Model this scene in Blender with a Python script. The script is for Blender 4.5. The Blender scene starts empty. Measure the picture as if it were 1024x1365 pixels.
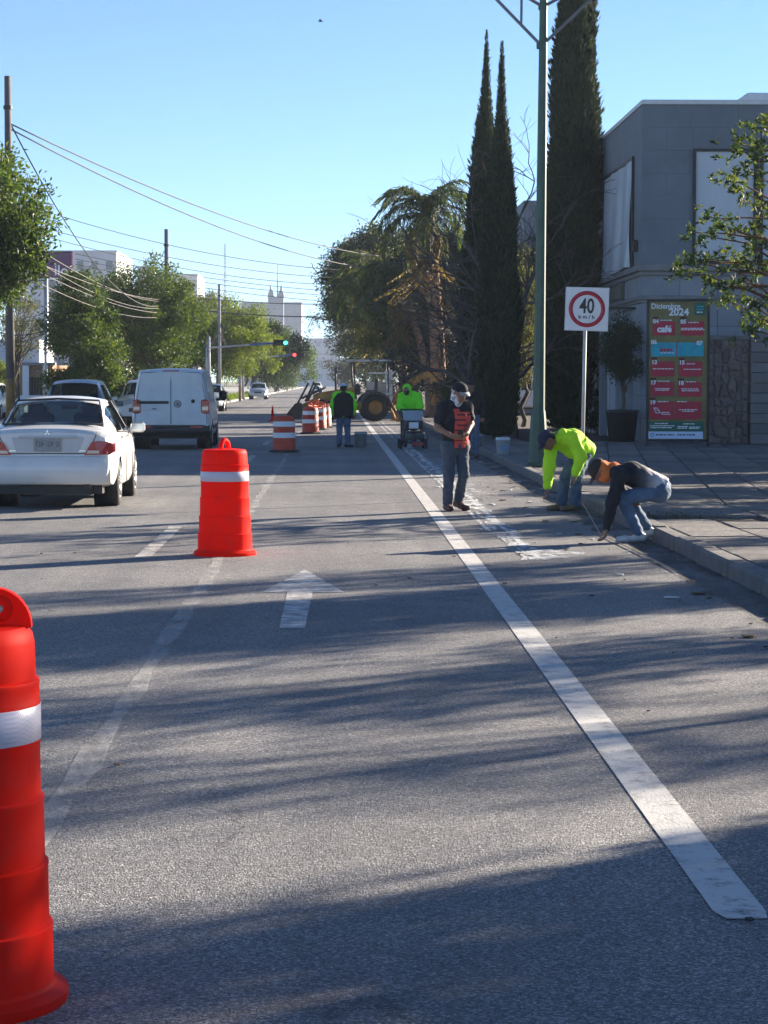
import bpy, math, random
import numpy as np
from mathutils import Vector, Matrix
R = math.radians
sc = bpy.context.scene
col = sc.collection

# ---------------------------------------------------------------- camera
F_PX, PW, PH = 3036.0, 1024.0, 1365.0
CAM_Z = 1.65
HAZE = 0.00024
PITCH = math.atan((PH/2 - 508.0)/F_PX)
YAW = math.atan((512.0 - 446.0)/F_PX)
cd = bpy.data.cameras.new('camera')
cam = bpy.data.objects.new('camera', cd)
col.objects.link(cam)
cam.location = (0, 0, CAM_Z)
cam.rotation_euler = (math.pi/2 - PITCH, 0, -YAW)
cd.sensor_fit = 'HORIZONTAL'
cd.sensor_width = 36.0
cd.lens = 36.0*F_PX/PW
cd.clip_start = 0.1
cd.clip_end = 6000
sc.camera = cam
CAM_ROT = cam.rotation_euler.to_matrix()

# ---------------------------------------------------------------- sky, sun, exposure
SUN_EL, SUN_AZ = R(17.0), R(52.0)          # azimuth clockwise from +Y (up the street) towards +X
w = bpy.data.worlds.new('World'); sc.world = w; w.use_nodes = True
nt = w.node_tree; nt.nodes.clear()
sky = nt.nodes.new('ShaderNodeTexSky'); sky.sky_type = 'NISHITA'; sky.sun_disc = False
sky.sun_elevation = SUN_EL; sky.sun_rotation = SUN_AZ
sky.altitude = 8000; sky.air_density = 1.6; sky.dust_density = 0.1; sky.ozone_density = 3.2
bg = nt.nodes.new('ShaderNodeBackground'); bg.inputs['Strength'].default_value = 0.056
wo = nt.nodes.new('ShaderNodeOutputWorld')
nt.links.new(sky.outputs[0], bg.inputs[0]); nt.links.new(bg.outputs[0], wo.inputs[0])
SUN_DIR = Vector((math.cos(SUN_EL)*math.sin(SUN_AZ), math.cos(SUN_EL)*math.cos(SUN_AZ), math.sin(SUN_EL)))
sl = bpy.data.lights.new('sun', 'SUN'); sl.energy = 5.0; sl.angle = R(0.5); sl.color = (1.0, 0.865, 0.70)
so = bpy.data.objects.new('sun', sl); col.objects.link(so)
so.rotation_euler = SUN_DIR.to_track_quat('Z', 'Y').to_euler(); so.location = (40, 30, 40)
sc.view_settings.view_transform = 'Standard'; sc.view_settings.look = 'None'
sc.view_settings.gamma = 1.0; sc.view_settings.exposure = 1.9; sc.view_settings.use_curve_mapping = False
sc.render.engine = 'CYCLES'
sc.cycles.use_denoising = True
sc.cycles.max_bounces = 6; sc.cycles.diffuse_bounces = 3; sc.cycles.glossy_bounces = 3
sc.cycles.transmission_bounces = 5; sc.cycles.transparent_max_bounces = 12; sc.cycles.volume_bounces = 0
sc.cycles.sample_clamp_indirect = 6.0

# ---------------------------------------------------------------- picking helpers (pixel of the photo -> place in the street)
def ray(px, py):
    return CAM_ROT @ Vector(((px - PW/2)/F_PX, -(py - PH/2)/F_PX, -1.0))
def at(px, py, Y):
    d = ray(px, py); t = Y/d.y
    return Vector((d.x*t, Y, CAM_Z + d.z*t))
def gr(px, py, z=0.0):
    d = ray(px, py); t = (z - CAM_Z)/d.z
    return Vector((d.x*t, d.y*t, z))

# ---------------------------------------------------------------- materials
MATS = {}
def new_mat(name):
    m = bpy.data.materials.new(name); m.use_nodes = True
    m.node_tree.nodes.clear(); MATS[name] = m
    return m, m.node_tree.nodes, m.node_tree.links
def N(nodes, t, **kw):
    n = nodes.new(t)
    for k, v in kw.items(): setattr(n, k, v)
    return n
def mixc(nodes, links, fac, a, b, bt='MIX'):
    m = nodes.new('ShaderNodeMix'); m.data_type = 'RGBA'; m.blend_type = bt
    for sock, v in ((m.inputs[0], fac), (m.inputs[6], a), (m.inputs[7], b)):
        if hasattr(v, 'links'): links.new(v, sock)
        elif isinstance(v, (int, float)): sock.default_value = v
        else: sock.default_value = (*v, 1)
    return m.outputs[2]
def math_(nodes, links, op, a, b=None, c=None, clamp=False):
    m = nodes.new('ShaderNodeMath'); m.operation = op; m.use_clamp = clamp
    for i, v in enumerate((a, b, c)):
        if v is None: continue
        if hasattr(v, 'links'): links.new(v, m.inputs[i])
        else: m.inputs[i].default_value = v
    return m.outputs[0]
def ramp(nodes, links, fac, stops):
    r = nodes.new('ShaderNodeValToRGB'); e = r.color_ramp.elements
    while len(e) < len(stops): e.new(0.5)
    for el, (p, c) in zip(e, stops):
        el.position = p; el.color = (*c, 1) if len(c) == 3 else c
    links.new(fac, r.inputs[0]); return r.outputs[0]
def noise(nodes, links, vec, scale, detail=4, rough=0.55):
    n = nodes.new('ShaderNodeTexNoise'); n.inputs['Scale'].default_value = scale
    n.inputs['Detail'].default_value = detail; n.inputs['Roughness'].default_value = rough
    if vec is not None: links.new(vec, n.inputs['Vector'])
    return n.outputs[0]
def bump(nodes, links, h, dist, strength=1.0):
    b = nodes.new('ShaderNodeBump'); b.inputs['Distance'].default_value = dist
    b.inputs['Strength'].default_value = strength
    links.new(h, b.inputs['Height']); return b.outputs[0]
def mat(name, c, rough=0.6, metal=0.0, var=0.12, scale=6.0, bmp=0.0, bscale=60.0, dirt=None, coat=0.0, stretch=None, spec=0.5):
    """plain surface: base colour with uneven tone, optional dirt colour in patches and fine relief"""
    if name in MATS: return MATS[name]
    m, n, l = new_mat(name)
    tc = N(n, 'ShaderNodeTexCoord'); vec = tc.outputs['Object']
    if stretch:
        mp = N(n, 'ShaderNodeMapping'); mp.inputs['Scale'].default_value = stretch
        l.new(vec, mp.inputs[0]); vec = mp.outputs[0]
    p = N(n, 'ShaderNodeBsdfPrincipled'); o = N(n, 'ShaderNodeOutputMaterial')
    f = noise(n, l, vec, scale)
    f = ramp(n, l, f, [(0.3, (0, 0, 0)), (0.7, (1, 1, 1))])
    cc = mixc(n, l, f, tuple(v*(1-var) for v in c), tuple(min(1, v*(1+var)) for v in c))
    if dirt:
        d = noise(n, l, vec, scale*0.37, 6, 0.65)
        d = ramp(n, l, d, [(0.5, (0, 0, 0)), (0.72, (1, 1, 1))])
        cc = mixc(n, l, d, cc, dirt)
    l.new(cc, p.inputs['Base Color'])
    p.inputs['Roughness'].default_value = rough; p.inputs['Metallic'].default_value = metal
    p.inputs['Coat Weight'].default_value = coat; p.inputs['Coat Roughness'].default_value = 0.08
    p.inputs['Specular IOR Level'].default_value = spec
    if bmp:
        h = noise(n, l, vec, bscale, 4)
        l.new(bump(n, l, h, bmp), p.inputs['Normal'])
    l.new(p.outputs[0], o.inputs[0])
    return m
def leaf_mat(name, a, b, c, trans=0.35, rough=0.55):
    """leaf tone varies leaf by leaf"""
    m, n, l = new_mat(name)
    g = N(n, 'ShaderNodeNewGeometry'); o = N(n, 'ShaderNodeOutputMaterial')
    cc = ramp(n, l, g.outputs['Random Per Island'], [(0.0, a), (0.55, b), (1.0, c)])
    p = N(n, 'ShaderNodeBsdfPrincipled'); p.inputs['Roughness'].default_value = rough
    p.inputs['Specular IOR Level'].default_value = 0.35
    l.new(cc, p.inputs['Base Color'])
    t = N(n, 'ShaderNodeBsdfTranslucent')
    tcol = mixc(n, l, 1.0, cc, (1.6, 1.65, 0.6), 'MULTIPLY'); l.new(tcol, t.inputs[0])
    mx = N(n, 'ShaderNodeMixShader'); mx.inputs[0].default_value = trans
    l.new(p.outputs[0], mx.inputs[1]); l.new(t.outputs[0], mx.inputs[2]); l.new(mx.outputs[0], o.inputs[0])
    return m
def glass_mat(name, tint, gloss=0.02):
    m, n, l = new_mat(name); o = N(n, 'ShaderNodeOutputMaterial')
    t = N(n, 'ShaderNodeBsdfTransparent'); t.inputs[0].default_value = (*tint, 1)
    g = N(n, 'ShaderNodeBsdfGlossy'); g.inputs['Roughness'].default_value = 0.02
    ge = N(n, 'ShaderNodeNewGeometry'); dt = N(n, 'ShaderNodeVectorMath'); dt.operation = 'DOT_PRODUCT'
    l.new(ge.outputs['Normal'], dt.inputs[0]); l.new(ge.outputs['Incoming'], dt.inputs[1])
    k = math_(n, l, 'SUBTRACT', 1.0, math_(n, l, 'ABSOLUTE', dt.outputs['Value']), clamp=True)
    f = math_(n, l, 'ADD', math_(n, l, 'MULTIPLY', math_(n, l, 'POWER', k, 5.0), 0.9), gloss+.03, clamp=True)
    mx = N(n, 'ShaderNodeMixShader'); l.new(f, mx.inputs[0]); l.new(t.outputs[0], mx.inputs[1]); l.new(g.outputs[0], mx.inputs[2])
    l.new(mx.outputs[0], o.inputs[0]); return m
def worn_paint(name, c, cover, scale, stretch=(1, 1, 1), soft=0.12, amax=1.0):
    """road paint worn through to the asphalt in patches"""
    m, n, l = new_mat(name); o = N(n, 'ShaderNodeOutputMaterial')
    tc = N(n, 'ShaderNodeTexCoord'); mp = N(n, 'ShaderNodeMapping'); mp.inputs['Scale'].default_value = stretch
    l.new(tc.outputs['Object'], mp.inputs[0])
    a = noise(n, l, mp.outputs[0], scale, 8, 0.7); b = noise(n, l, tc.outputs['Object'], 75.0, 3, 0.7)
    k = math_(n, l, 'ADD', math_(n, l, 'MULTIPLY', a, 0.72), math_(n, l, 'MULTIPLY', b, 0.28))
    k = ramp(n, l, k, [(cover, (0, 0, 0)), (min(1.0, cover+soft), (amax, amax, amax))])
    p = N(n, 'ShaderNodeBsdfPrincipled'); p.inputs['Roughness'].default_value = 0.7
    cc = mixc(n, l, noise(n, l, tc.outputs['Object'], 4.0, 6), tuple(v*0.72 for v in c), c)
    l.new(cc, p.inputs['Base Color'])
    l.new(bump(n, l, b, 0.004), p.inputs['Normal'])
    t = N(n, 'ShaderNodeBsdfTransparent')
    mx = N(n, 'ShaderNodeMixShader'); l.new(k, mx.inputs[0]); l.new(t.outputs[0], mx.inputs[1]); l.new(p.outputs[0], mx.inputs[2])
    l.new(mx.outputs[0], o.inputs[0]); return m

# ---------------------------------------------------------------- mesh helpers
class MB:
    def __init__(s): s.v = []; s.f = []; s.sm = []
    def add(s, vs, fs, smooth=False):
        k = len(s.v); s.v.extend([tuple(v) for v in vs])
        for f in fs: s.f.append(tuple(i + k for i in f)); s.sm.append(smooth)
        return s
    def box(s, c, d, rot=None, bev=0.0, taper=(1, 1)):
        hx, hy, hz = d[0]/2, d[1]/2, d[2]/2
        b = min(bev, hx*.9, hy*.9, hz*.9)
        if b <= 0:
            vs = [Vector((x*hx*(taper[0] if z > 0 else 1), y*hy*(taper[1] if z > 0 else 1), z*hz)) for z in (-1, 1) for y in (-1, 1) for x in (-1, 1)]
            fs = [(0, 2, 3, 1), (4, 5, 7, 6), (0, 1, 5, 4), (2, 6, 7, 3), (0, 4, 6, 2), (1, 3, 7, 5)]
        else:
            # bevelled box: 4 rings of 8
            vs = []; fs = []
            for z, ins in ((-hz, b), (-hz+b, 0), (hz-b, 0), (hz, b)):
                tx, ty = (taper if z > 0 else (1, 1))
                X, Y = hx*tx - ins, hy*ty - ins
                bb = b
                for (x, y) in ((X, Y-bb), (X-bb, Y), (-X+bb, Y), (-X, Y-bb), (-X, -Y+bb), (-X+bb, -Y), (X-bb, -Y), (X, -Y+bb)):
                    vs.append(Vector((x, y, z)))
            for r in range(3):
                for i in range(8):
                    j = (i+1) % 8; fs.append((r*8+i, r*8+j, r*8+8+j, r*8+8+i))
            fs.append(tuple(range(7, -1, -1))); fs.append(tuple(range(24, 32)))
        M = Matrix.Translation(Vector(c))
        if rot is not None: M = M @ (rot if isinstance(rot, Matrix) else Matrix.Rotation(rot, 4, 'Z'))
        return s.add([M @ v for v in vs], fs, False)
    def tube(s, pts, rad, n=8, cap=True, smooth=True):
        pts = [Vector(p) for p in pts]
        if not hasattr(rad, '__len__'): rad = [rad]*len(pts)
        vs = []; fs = []; up = None
        for i, p in enumerate(pts):
            t = (pts[min(i+1, len(pts)-1)] - pts[max(i-1, 0)])
            t = t.normalized() if t.length > 1e-9 else Vector((0, 0, 1))
            if up is None:
                up = Vector((0, 0, 1)) if abs(t.z) < 0.9 else Vector((1, 0, 0))
            x = t.cross(up)
            if x.length < 1e-6: x = t.orthogonal()
            x.normalize(); y = x.cross(t).normalized(); up = y
            for k in range(n):
                a = 2*math.pi*k/n
                vs.append(p + (x*math.cos(a) + y*math.sin(a))*rad[i])
        for i in range(len(pts)-1):
            for k in range(n):
                j = (k+1) % n; fs.append((i*n+k, i*n+j, (i+1)*n+j, (i+1)*n+k))
        s.add(vs, fs, smooth)
        if cap:
            k = len(s.v) - len(vs)
            s.f.append(tuple(k+i for i in range(n-1, -1, -1))); s.sm.append(False)
            s.f.append(tuple(k+(len(pts)-1)*n+i for i in range(n))); s.sm.append(False)
        return s
    def lathe(s, prof, c=(0, 0, 0), n=24, smooth=True, axis='Z', a0=0.0, a1=2*math.pi):
        full = abs(a1-a0-2*math.pi) < 1e-6
        m = n if full else n+1
        vs = []; fs = []
        for (r, z) in prof:
            for k in range(m):
                a = a0 + (a1-a0)*k/n
                p = (r*math.cos(a), r*math.sin(a), z)
                if axis == 'X': p = (p[2], p[0], p[1])
                if axis == 'Y': p = (p[0], p[2], p[1])
                vs.append((p[0]+c[0], p[1]+c[1], p[2]+c[2]))
        for i in range(len(prof)-1):
            for k in range(n):
                j = (k+1) % m; fs.append((i*m+k, i*m+j, (i+1)*m+j, (i+1)*m+k))
        return s.add(vs, fs, smooth)
    def prism(s, poly, a, b, fn):
        """polygon (2-D list) extruded from a to b; fn(u, v, w) -> 3-D point"""
        n = len(poly)
        vs = [fn(u, v, a) for u, v in poly] + [fn(u, v, b) for u, v in poly]
        fs = [tuple(range(n-1, -1, -1)), tuple(range(n, 2*n))] + [(i, (i+1) % n, n+(i+1) % n, n+i) for i in range(n)]
        return s.add(vs, fs, False)
    def sheet(s, x0, x1, y0, y1, z):
        return s.add([(x0, y0, z), (x1, y0, z), (x1, y1, z), (x0, y1, z)], [(0, 1, 2, 3)])
    def mesh(s, name='mesh'):
        me = bpy.data.meshes.new(name); me.from_pydata([tuple(v) for v in s.v], [], s.f)
        me.polygons.foreach_set('use_smooth', s.sm); me.update(); return me

def np_mesh(name, V, Fq, smooth=False):
    """mesh from numpy arrays: V (n,3), Fq (m,k)"""
    me = bpy.data.meshes.new(name); k = Fq.shape[1]
    me.vertices.add(len(V)); me.vertices.foreach_set('co', np.ascontiguousarray(V, dtype=np.float32).ravel())
    me.loops.add(Fq.size); me.loops.foreach_set('vertex_index', np.ascontiguousarray(Fq, dtype=np.int32).ravel())
    me.polygons.add(len(Fq)); me.polygons.foreach_set('loop_start', np.arange(0, Fq.size, k, dtype=np.int32))
    me.polygons.foreach_set('use_smooth', np.full(len(Fq), smooth))
    me.update(calc_edges=True); me.validate(); return me

def link(name, data, parent=None, m=None):
    o = bpy.data.objects.new(name, data); col.objects.link(o)
    if parent is not None: o.parent = parent
    if m is not None:
        data.materials.clear(); data.materials.append(m)
    return o
def obj(name, mb, m, parent=None, loc=None, rotz=None):
    me = mb.mesh(name) if isinstance(mb, MB) else mb
    o = link(name, me, parent)
    if m is not None and not me.materials: me.materials.append(m)
    if loc is not None: o.location = loc
    if rotz is not None: o.rotation_euler = (0, 0, rotz)
    return o
def tag(o, label, cat, group=None, kind=None):
    if label: o['label'] = label
    if cat: o['category'] = cat
    if group: o['group'] = group
    if kind: o['kind'] = kind
    return o
def thing(name, label, cat, loc=(0, 0, 0), rotz=0.0, group=None, scale=1.0):
    o = bpy.data.objects.new(name, None); col.objects.link(o)
    o.location = loc; o.rotation_euler = (0, 0, rotz); o.scale = (scale,)*3
    o.empty_display_size = 0.1
    return tag(o, label, cat, group)
def struct(name, mb, m, parent=None):
    o = obj(name, mb, m, parent)
    if parent is None: o['kind'] = 'structure'
    return o
def dup(root, loc, rotz, label, group=None):
    r = root.copy(); col.objects.link(r); r.location = loc; r.rotation_euler = (0, 0, rotz); r['label'] = label
    if group: r['group'] = group
    for ch in list(root.children):
        c = ch.copy(); col.objects.link(c); c.parent = r
        for g in list(ch.children):
            d = g.copy(); col.objects.link(d); d.parent = c
    return r
def text_mesh(txt, size, bold=0.0, ext=0.001, align='CENTER', shear=0.0, xs=1.0):
    cu = bpy.data.curves.new('lettering', 'FONT'); cu.body = txt; cu.size = size; cu.extrude = ext; cu.offset = bold
    cu.align_x = align; cu.align_y = 'CENTER'; cu.shear = shear; cu.resolution_u = 3
    o = bpy.data.objects.new('lettering', cu); col.objects.link(o)
    me = bpy.data.meshes.new_from_object(o.evaluated_get(bpy.context.evaluated_depsgraph_get()))
    bpy.data.objects.remove(o); bpy.data.curves.remove(cu)
    co = np.empty(len(me.vertices)*3, dtype=np.float32); me.vertices.foreach_get('co', co)
    co = co.reshape(-1, 3); co[:, 0] *= xs
    me.vertices.foreach_set('co', co.ravel()); me.materials.clear(); me.update()
    return me
def text(name, txt, size, m, parent, loc, rot=(math.pi/2, 0, 0), **kw):
    o = link(name, text_mesh(txt, size, **kw), parent); o.data.materials.append(m)
    o.location = loc; o.rotation_euler = rot; return o

# ---------------------------------------------------------------- shared colours
white_paint = mat('white_car_paint', (0.74, 0.74, 0.72), 0.35, var=0.03, scale=3, coat=0.6, dirt=(0.62, 0.60, 0.56))
black_rubber = mat('black_rubber', (0.022, 0.022, 0.024), 0.85, var=0.3, scale=20)
black_plastic = mat('black_plastic', (0.02, 0.021, 0.024), 0.5, var=0.2, scale=9)
dark_metal = mat('dark_metal', (0.05, 0.052, 0.055), 0.55, 0.6, var=0.3, scale=9)
chrome = mat('bright_metal', (0.72, 0.72, 0.72), 0.18, 1.0, var=0.05)
alu = mat('wheel_alloy', (0.55, 0.55, 0.55), 0.35, 0.9, var=0.08)
galv = mat('galvanised_steel', (0.42, 0.44, 0.45), 0.45, 0.7, var=0.15, scale=12)
white_flat = mat('white_print', (0.78, 0.79, 0.80), 0.6, var=0.04)
wood_bark = mat('tree_bark', (0.085, 0.065, 0.05), 0.9, var=0.4, scale=7, bmp=0.03, bscale=22, stretch=(1, 1, 0.25))
wood_grey = mat('grey_twig_bark', (0.095, 0.082, 0.075), 0.9, var=0.35, scale=7)
concrete = mat('concrete', (0.30, 0.29, 0.28), 0.85, var=0.18, scale=3, bmp=0.006, bscale=60, dirt=(0.20, 0.19, 0.18))
pole_concrete = mat('concrete_pole_grey', (0.17, 0.165, 0.165), 0.9, var=0.2, scale=3, bmp=0.006, bscale=40, dirt=(0.12, 0.115, 0.11))
dark_glass = glass_mat('tinted_window_glass', (0.30, 0.36, 0.37))
clear_glass = glass_mat('clear_window_glass', (0.72, 0.80, 0.80))
# ================================================================ ground, road, kerbs, pavement
KERB_R, KERB_L, PAVE_Z = 3.30, -8.0, 0.13
def asphalt_material():
    m, n, l = new_mat('asphalt'); o = N(n, 'ShaderNodeOutputMaterial')
    tc = N(n, 'ShaderNodeTexCoord'); v = tc.outputs['Object']
    vo = N(n, 'ShaderNodeTexVoronoi'); vo.inputs['Scale'].default_value = 115.0; l.new(v, vo.inputs['Vector'])
    vo2 = N(n, 'ShaderNodeTexVoronoi'); vo2.inputs['Scale'].default_value = 230.0; l.new(v, vo2.inputs['Vector'])
    sep = N(n, 'ShaderNodeSeparateColor'); l.new(vo.outputs['Color'], sep.inputs[0])
    sep2 = N(n, 'ShaderNodeSeparateColor'); l.new(vo2.outputs['Color'], sep2.inputs[0])
    c = ramp(n, l, sep.outputs[0], [(0.0, (0.030, 0.032, 0.037)), (0.4, (0.116, 0.117, 0.123)), (0.75, (0.252, 0.252, 0.256)), (1.0, (0.626, 0.610, 0.602))])
    c2 = ramp(n, l, sep2.outputs[0], [(0.0, (0.034, 0.036, 0.041)), (0.5, (0.129, 0.132, 0.137)), (1.0, (0.463, 0.453, 0.442))])
    c = mixc(n, l, 0.45, c, c2)
    big = noise(n, l, v, 0.35, 5, 0.6)
    big = ramp(n, l, big, [(0.3, (0.70, 0.70, 0.72)), (0.7, (1.22, 1.20, 1.16))])
    c = mixc(n, l, 1.0, c, big, 'MULTIPLY')
    # tyre-polished tracks run along the lanes
    mp = N(n, 'ShaderNodeMapping'); mp.inputs['Scale'].default_value = (1.5, 0.03, 1); l.new(v, mp.inputs[0])
    tr = ramp(n, l, noise(n, l, mp.outputs[0], 1.0, 3), [(0.35, (0.84, 0.84, 0.85)), (0.65, (1.1, 1.1, 1.09))])
    c = mixc(n, l, 1.0, c, tr, 'MULTIPLY')
    # dark stains
    st = noise(n, l, v, 1.3, 6, 0.7); st = ramp(n, l, st, [(0.56, (1, 1, 1)), (0.74, (0.66, 0.66, 0.68))])
    c = mixc(n, l, 1.0, c, st, 'MULTIPLY')
    # hairline cracks
    cn = noise(n, l, v, 0.8, 5, 0.6)
    cv = N(n, 'ShaderNodeTexVoronoi'); cv.feature = 'DISTANCE_TO_EDGE'; cv.inputs['Scale'].default_value = 0.28
    wv = N(n, 'ShaderNodeVectorMath'); wv.operation = 'ADD'
    cn2 = N(n, 'ShaderNodeTexNoise'); cn2.inputs['Scale'].default_value = 1.4; cn2.inputs['Detail'].default_value = 6; l.new(v, cn2.inputs['Vector'])
    l.new(v, wv.inputs[0]); l.new(cn2.outputs['Color'], wv.inputs[1]); l.new(wv.outputs[0], cv.inputs['Vector'])
    ck = ramp(n, l, cv.outputs['Distance'], [(0.0, (0.45, 0.45, 0.46)), (0.006, (1, 1, 1))])
    ck = mixc(n, l, ramp(n, l, cn, [(0.5, (0, 0, 0)), (0.6, (1, 1, 1))]), (1, 1, 1), ck)
    c = mixc(n, l, 1.0, c, ck, 'MULTIPLY')
    p = N(n, 'ShaderNodeBsdfPrincipled'); p.inputs['Roughness'].default_value = 0.72; p.inputs['Specular IOR Level'].default_value = 0.45
    l.new(c, p.inputs['Base Color'])
    h = math_(n, l, 'SUBTRACT', 1.0, vo.outputs['Distance'])
    h2 = math_(n, l, 'MULTIPLY', math_(n, l, 'SUBTRACT', 1.0, vo2.outputs['Distance']), 0.6)
    h = math_(n, l, 'ADD', h, h2)
    h = math_(n, l, 'MULTIPLY', h, math_(n, l, 'ADD', sep.outputs[1], 0.4))
    l.new(bump(n, l, h, 0.0055, 1.0), p.inputs['Normal'])
    l.new(p.outputs[0], o.inputs[0]); return m
asphalt = asphalt_material()
dry_ground = mat('dry_ground', (0.20, 0.17, 0.13), 0.95, var=0.3, scale=0.4, bmp=0.02, bscale=8)
struct('ground', MB().sheet(-2500, 2500, -60, 4500, -0.03), dry_ground)
struct('road', MB().sheet(KERB_L, KERB_R, -20, 1500, 0.0), asphalt)

def slab_material():
    m, n, l = new_mat('paving_stone'); o = N(n, 'ShaderNodeOutputMaterial')
    tc = N(n, 'ShaderNodeTexCoord'); v = tc.outputs['Object']
    oi = N(n, 'ShaderNodeObjectInfo'); g = N(n, 'ShaderNodeNewGeometry')
    rnd = math_(n, l, 'FRACT', math_(n, l, 'ADD', oi.outputs['Random'], g.outputs['Random Per Island']))
    base = ramp(n, l, rnd, [(0.0, (0.16, 0.156, 0.16)), (0.5, (0.205, 0.199, 0.20)), (1.0, (0.25, 0.24, 0.235))])
    a = ramp(n, l, noise(n, l, v, 2.2, 6, 0.65), [(0.3, (0.75, 0.75, 0.78)), (0.7, (1.2, 1.17, 1.12))])
    c = mixc(n, l, 1.0, base, a, 'MULTIPLY')
    sp = ramp(n, l, noise(n, l, v, 120, 3, 0.7), [(0.35, (0.7, 0.7, 0.7)), (0.65, (1.25, 1.25, 1.25))])
    c = mixc(n, l, 1.0, c, sp, 'MULTIPLY')
    p = N(n, 'ShaderNodeBsdfPrincipled'); p.inputs['Roughness'].default_value = 0.85; l.new(c, p.inputs['Base Color'])
    mp = N(n, 'ShaderNodeMapping'); mp.inputs['Scale'].default_value = (7, 22, 7); l.new(v, mp.inputs[0])
    h = noise(n, l, mp.outputs[0], 1.0, 5, 0.7)                    # chiselled rows across each slab
    h = math_(n, l, 'ADD', h, math_(n, l, 'MULTIPLY', noise(n, l, v, 70, 3), 0.4))
    sy = N(n, 'ShaderNodeSeparateXYZ'); l.new(v, sy.inputs[0])
    wob = math_(n, l, 'MULTIPLY', noise(n, l, v, 6.0, 3), 9.0)
    rows = math_(n, l, 'SINE', math_(n, l, 'ADD', math_(n, l, 'MULTIPLY', sy.outputs[1], 52.0), wob))
    h = math_(n, l, 'ADD', h, math_(n, l, 'MULTIPLY', rows, 0.30))
    l.new(bump(n, l, h, 0.06, 1.0), p.inputs['Normal'])
    l.new(p.outputs[0], o.inputs[0]); return m
slab_stone = slab_material()
soil = mat('joint_soil', (0.075, 0.062, 0.05), 0.95, var=0.4, scale=4, bmp=0.02, bscale=30)
side = struct('sidewalk', MB().box((22.0, 290, -0.02), (37.0, 620, 0.22)), soil)
struct('sidewalk_opposite', MB().box((-10.0, 290, 0.0), (3.6, 620, 0.24)).box((-30, 290, -0.02), (36.4, 620, 0.22)), concrete)
rng = random.Random(7)
def clip_poly(P, a, b, c):                                         # keep a*x+b*y >= c
    out = []
    for i, p in enumerate(P):
        q = P[(i+1) % len(P)]; dp = a*p[0]+b*p[1]-c; dq = a*q[0]+b*q[1]-c
        if dp >= 0: out.append(p)
        if (dp >= 0) != (dq >= 0):
            t = dp/(dp-dq); out.append((p[0]+(q[0]-p[0])*t, p[1]+(q[1]-p[1])*t))
    return out
def slab_mb(mb, P, z1):
    n = len(P); cx = sum(p[0] for p in P)/n; cy = sum(p[1] for p in P)/n
    tx, ty = rng.uniform(-.006, .006), rng.uniform(-.006, .006)
    k = 0.975
    top = [(cx+(x-cx)*k, cy+(y-cy)*k, z1 + (x-cx)*tx + (y-cy)*ty) for x, y in P]
    vs = [(x, y, 0.08) for x, y in P] + [(x, y, z1-.012) for x, y in P] + top
    fs = [(i, (i+1) % n, n+(i+1) % n, n+i) for i in range(n)] + [(n+i, n+(i+1) % n, 2*n+(i+1) % n, 2*n+i) for i in range(n)] + [tuple(range(2*n, 3*n))]
    mb.add(vs, fs)
far_slabs = MB(); nslab = 0
def put_slab(P):
    global nslab
    if len(P) < 3: return
    cx = sum(p[0] for p in P)/len(P); cy = sum(p[1] for p in P)/len(P)
    z = PAVE_Z + rng.uniform(-.007, .007)
    if 14 < cy < 57.5 and cx < 0.192*cy + 0.7 and nslab < 300:
        mb = MB(); slab_mb(mb, [(x-cx, y-cy) for x, y in P], z)
        obj('paving_slab', mb, slab_stone, side, loc=(cx, cy, 0)); nslab += 1
    else: slab_mb(far_slabs, P, z)
G = 0.014
# two straight border courses along the kerb
for c in range(2):
    x0 = KERB_R+0.205 + c*0.66; y = 3.0 + c*0.55; 
    while y < 140:
        L = rng.choice((1.05, 1.25, 1.4)) if y < 57 else 3.0
        if y < 25.75 and y+L > 25.05: 
            if y < 24.4: put_slab([(x0, y), (x0+.66-G, y), (x0+.66-G, 25.05-G), (x0, 25.05-G)])
            y = 25.75; continue
        put_slab([(x0, y), (x0+.66-G, y), (x0+.66-G, y+L-G), (x0, y+L-G)]); y += L
# the wide forecourt, laid slightly askew to the kerb
X0 = KERB_R+0.205+1.32; ca, sa = math.cos(R(6.6)), math.sin(R(6.6))
def fore(u, v): return (X0 + u*ca + v*sa, 16.0 - u*sa + v*ca)
for i in range(-8, 18):
    for j in range(-9, 33):
        u0, v0 = i*0.68, j*1.34 + (0.67 if i % 2 else 0.0)
        P = [fore(u0, v0), fore(u0+.68-G*1.4, v0), fore(u0+.68-G*1.4, v0+1.34-G*1.4), fore(u0, v0+1.34-G*1.4)]
        P = clip_poly(P, 1, 0, X0+.002); P = clip_poly(P, 0, -1, -57.4) if P else P
        P = clip_poly(P, -1, 0, -15.5) if P else P
        if P and max(p[1] for p in P) - min(p[1] for p in P) > .08 and max(p[0] for p in P) - min(p[0] for p in P) > .08: put_slab(P)
fs_ = obj('paving_slab_field', far_slabs, slab_stone, side); fs_['kind'] = 'stuff'
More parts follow.
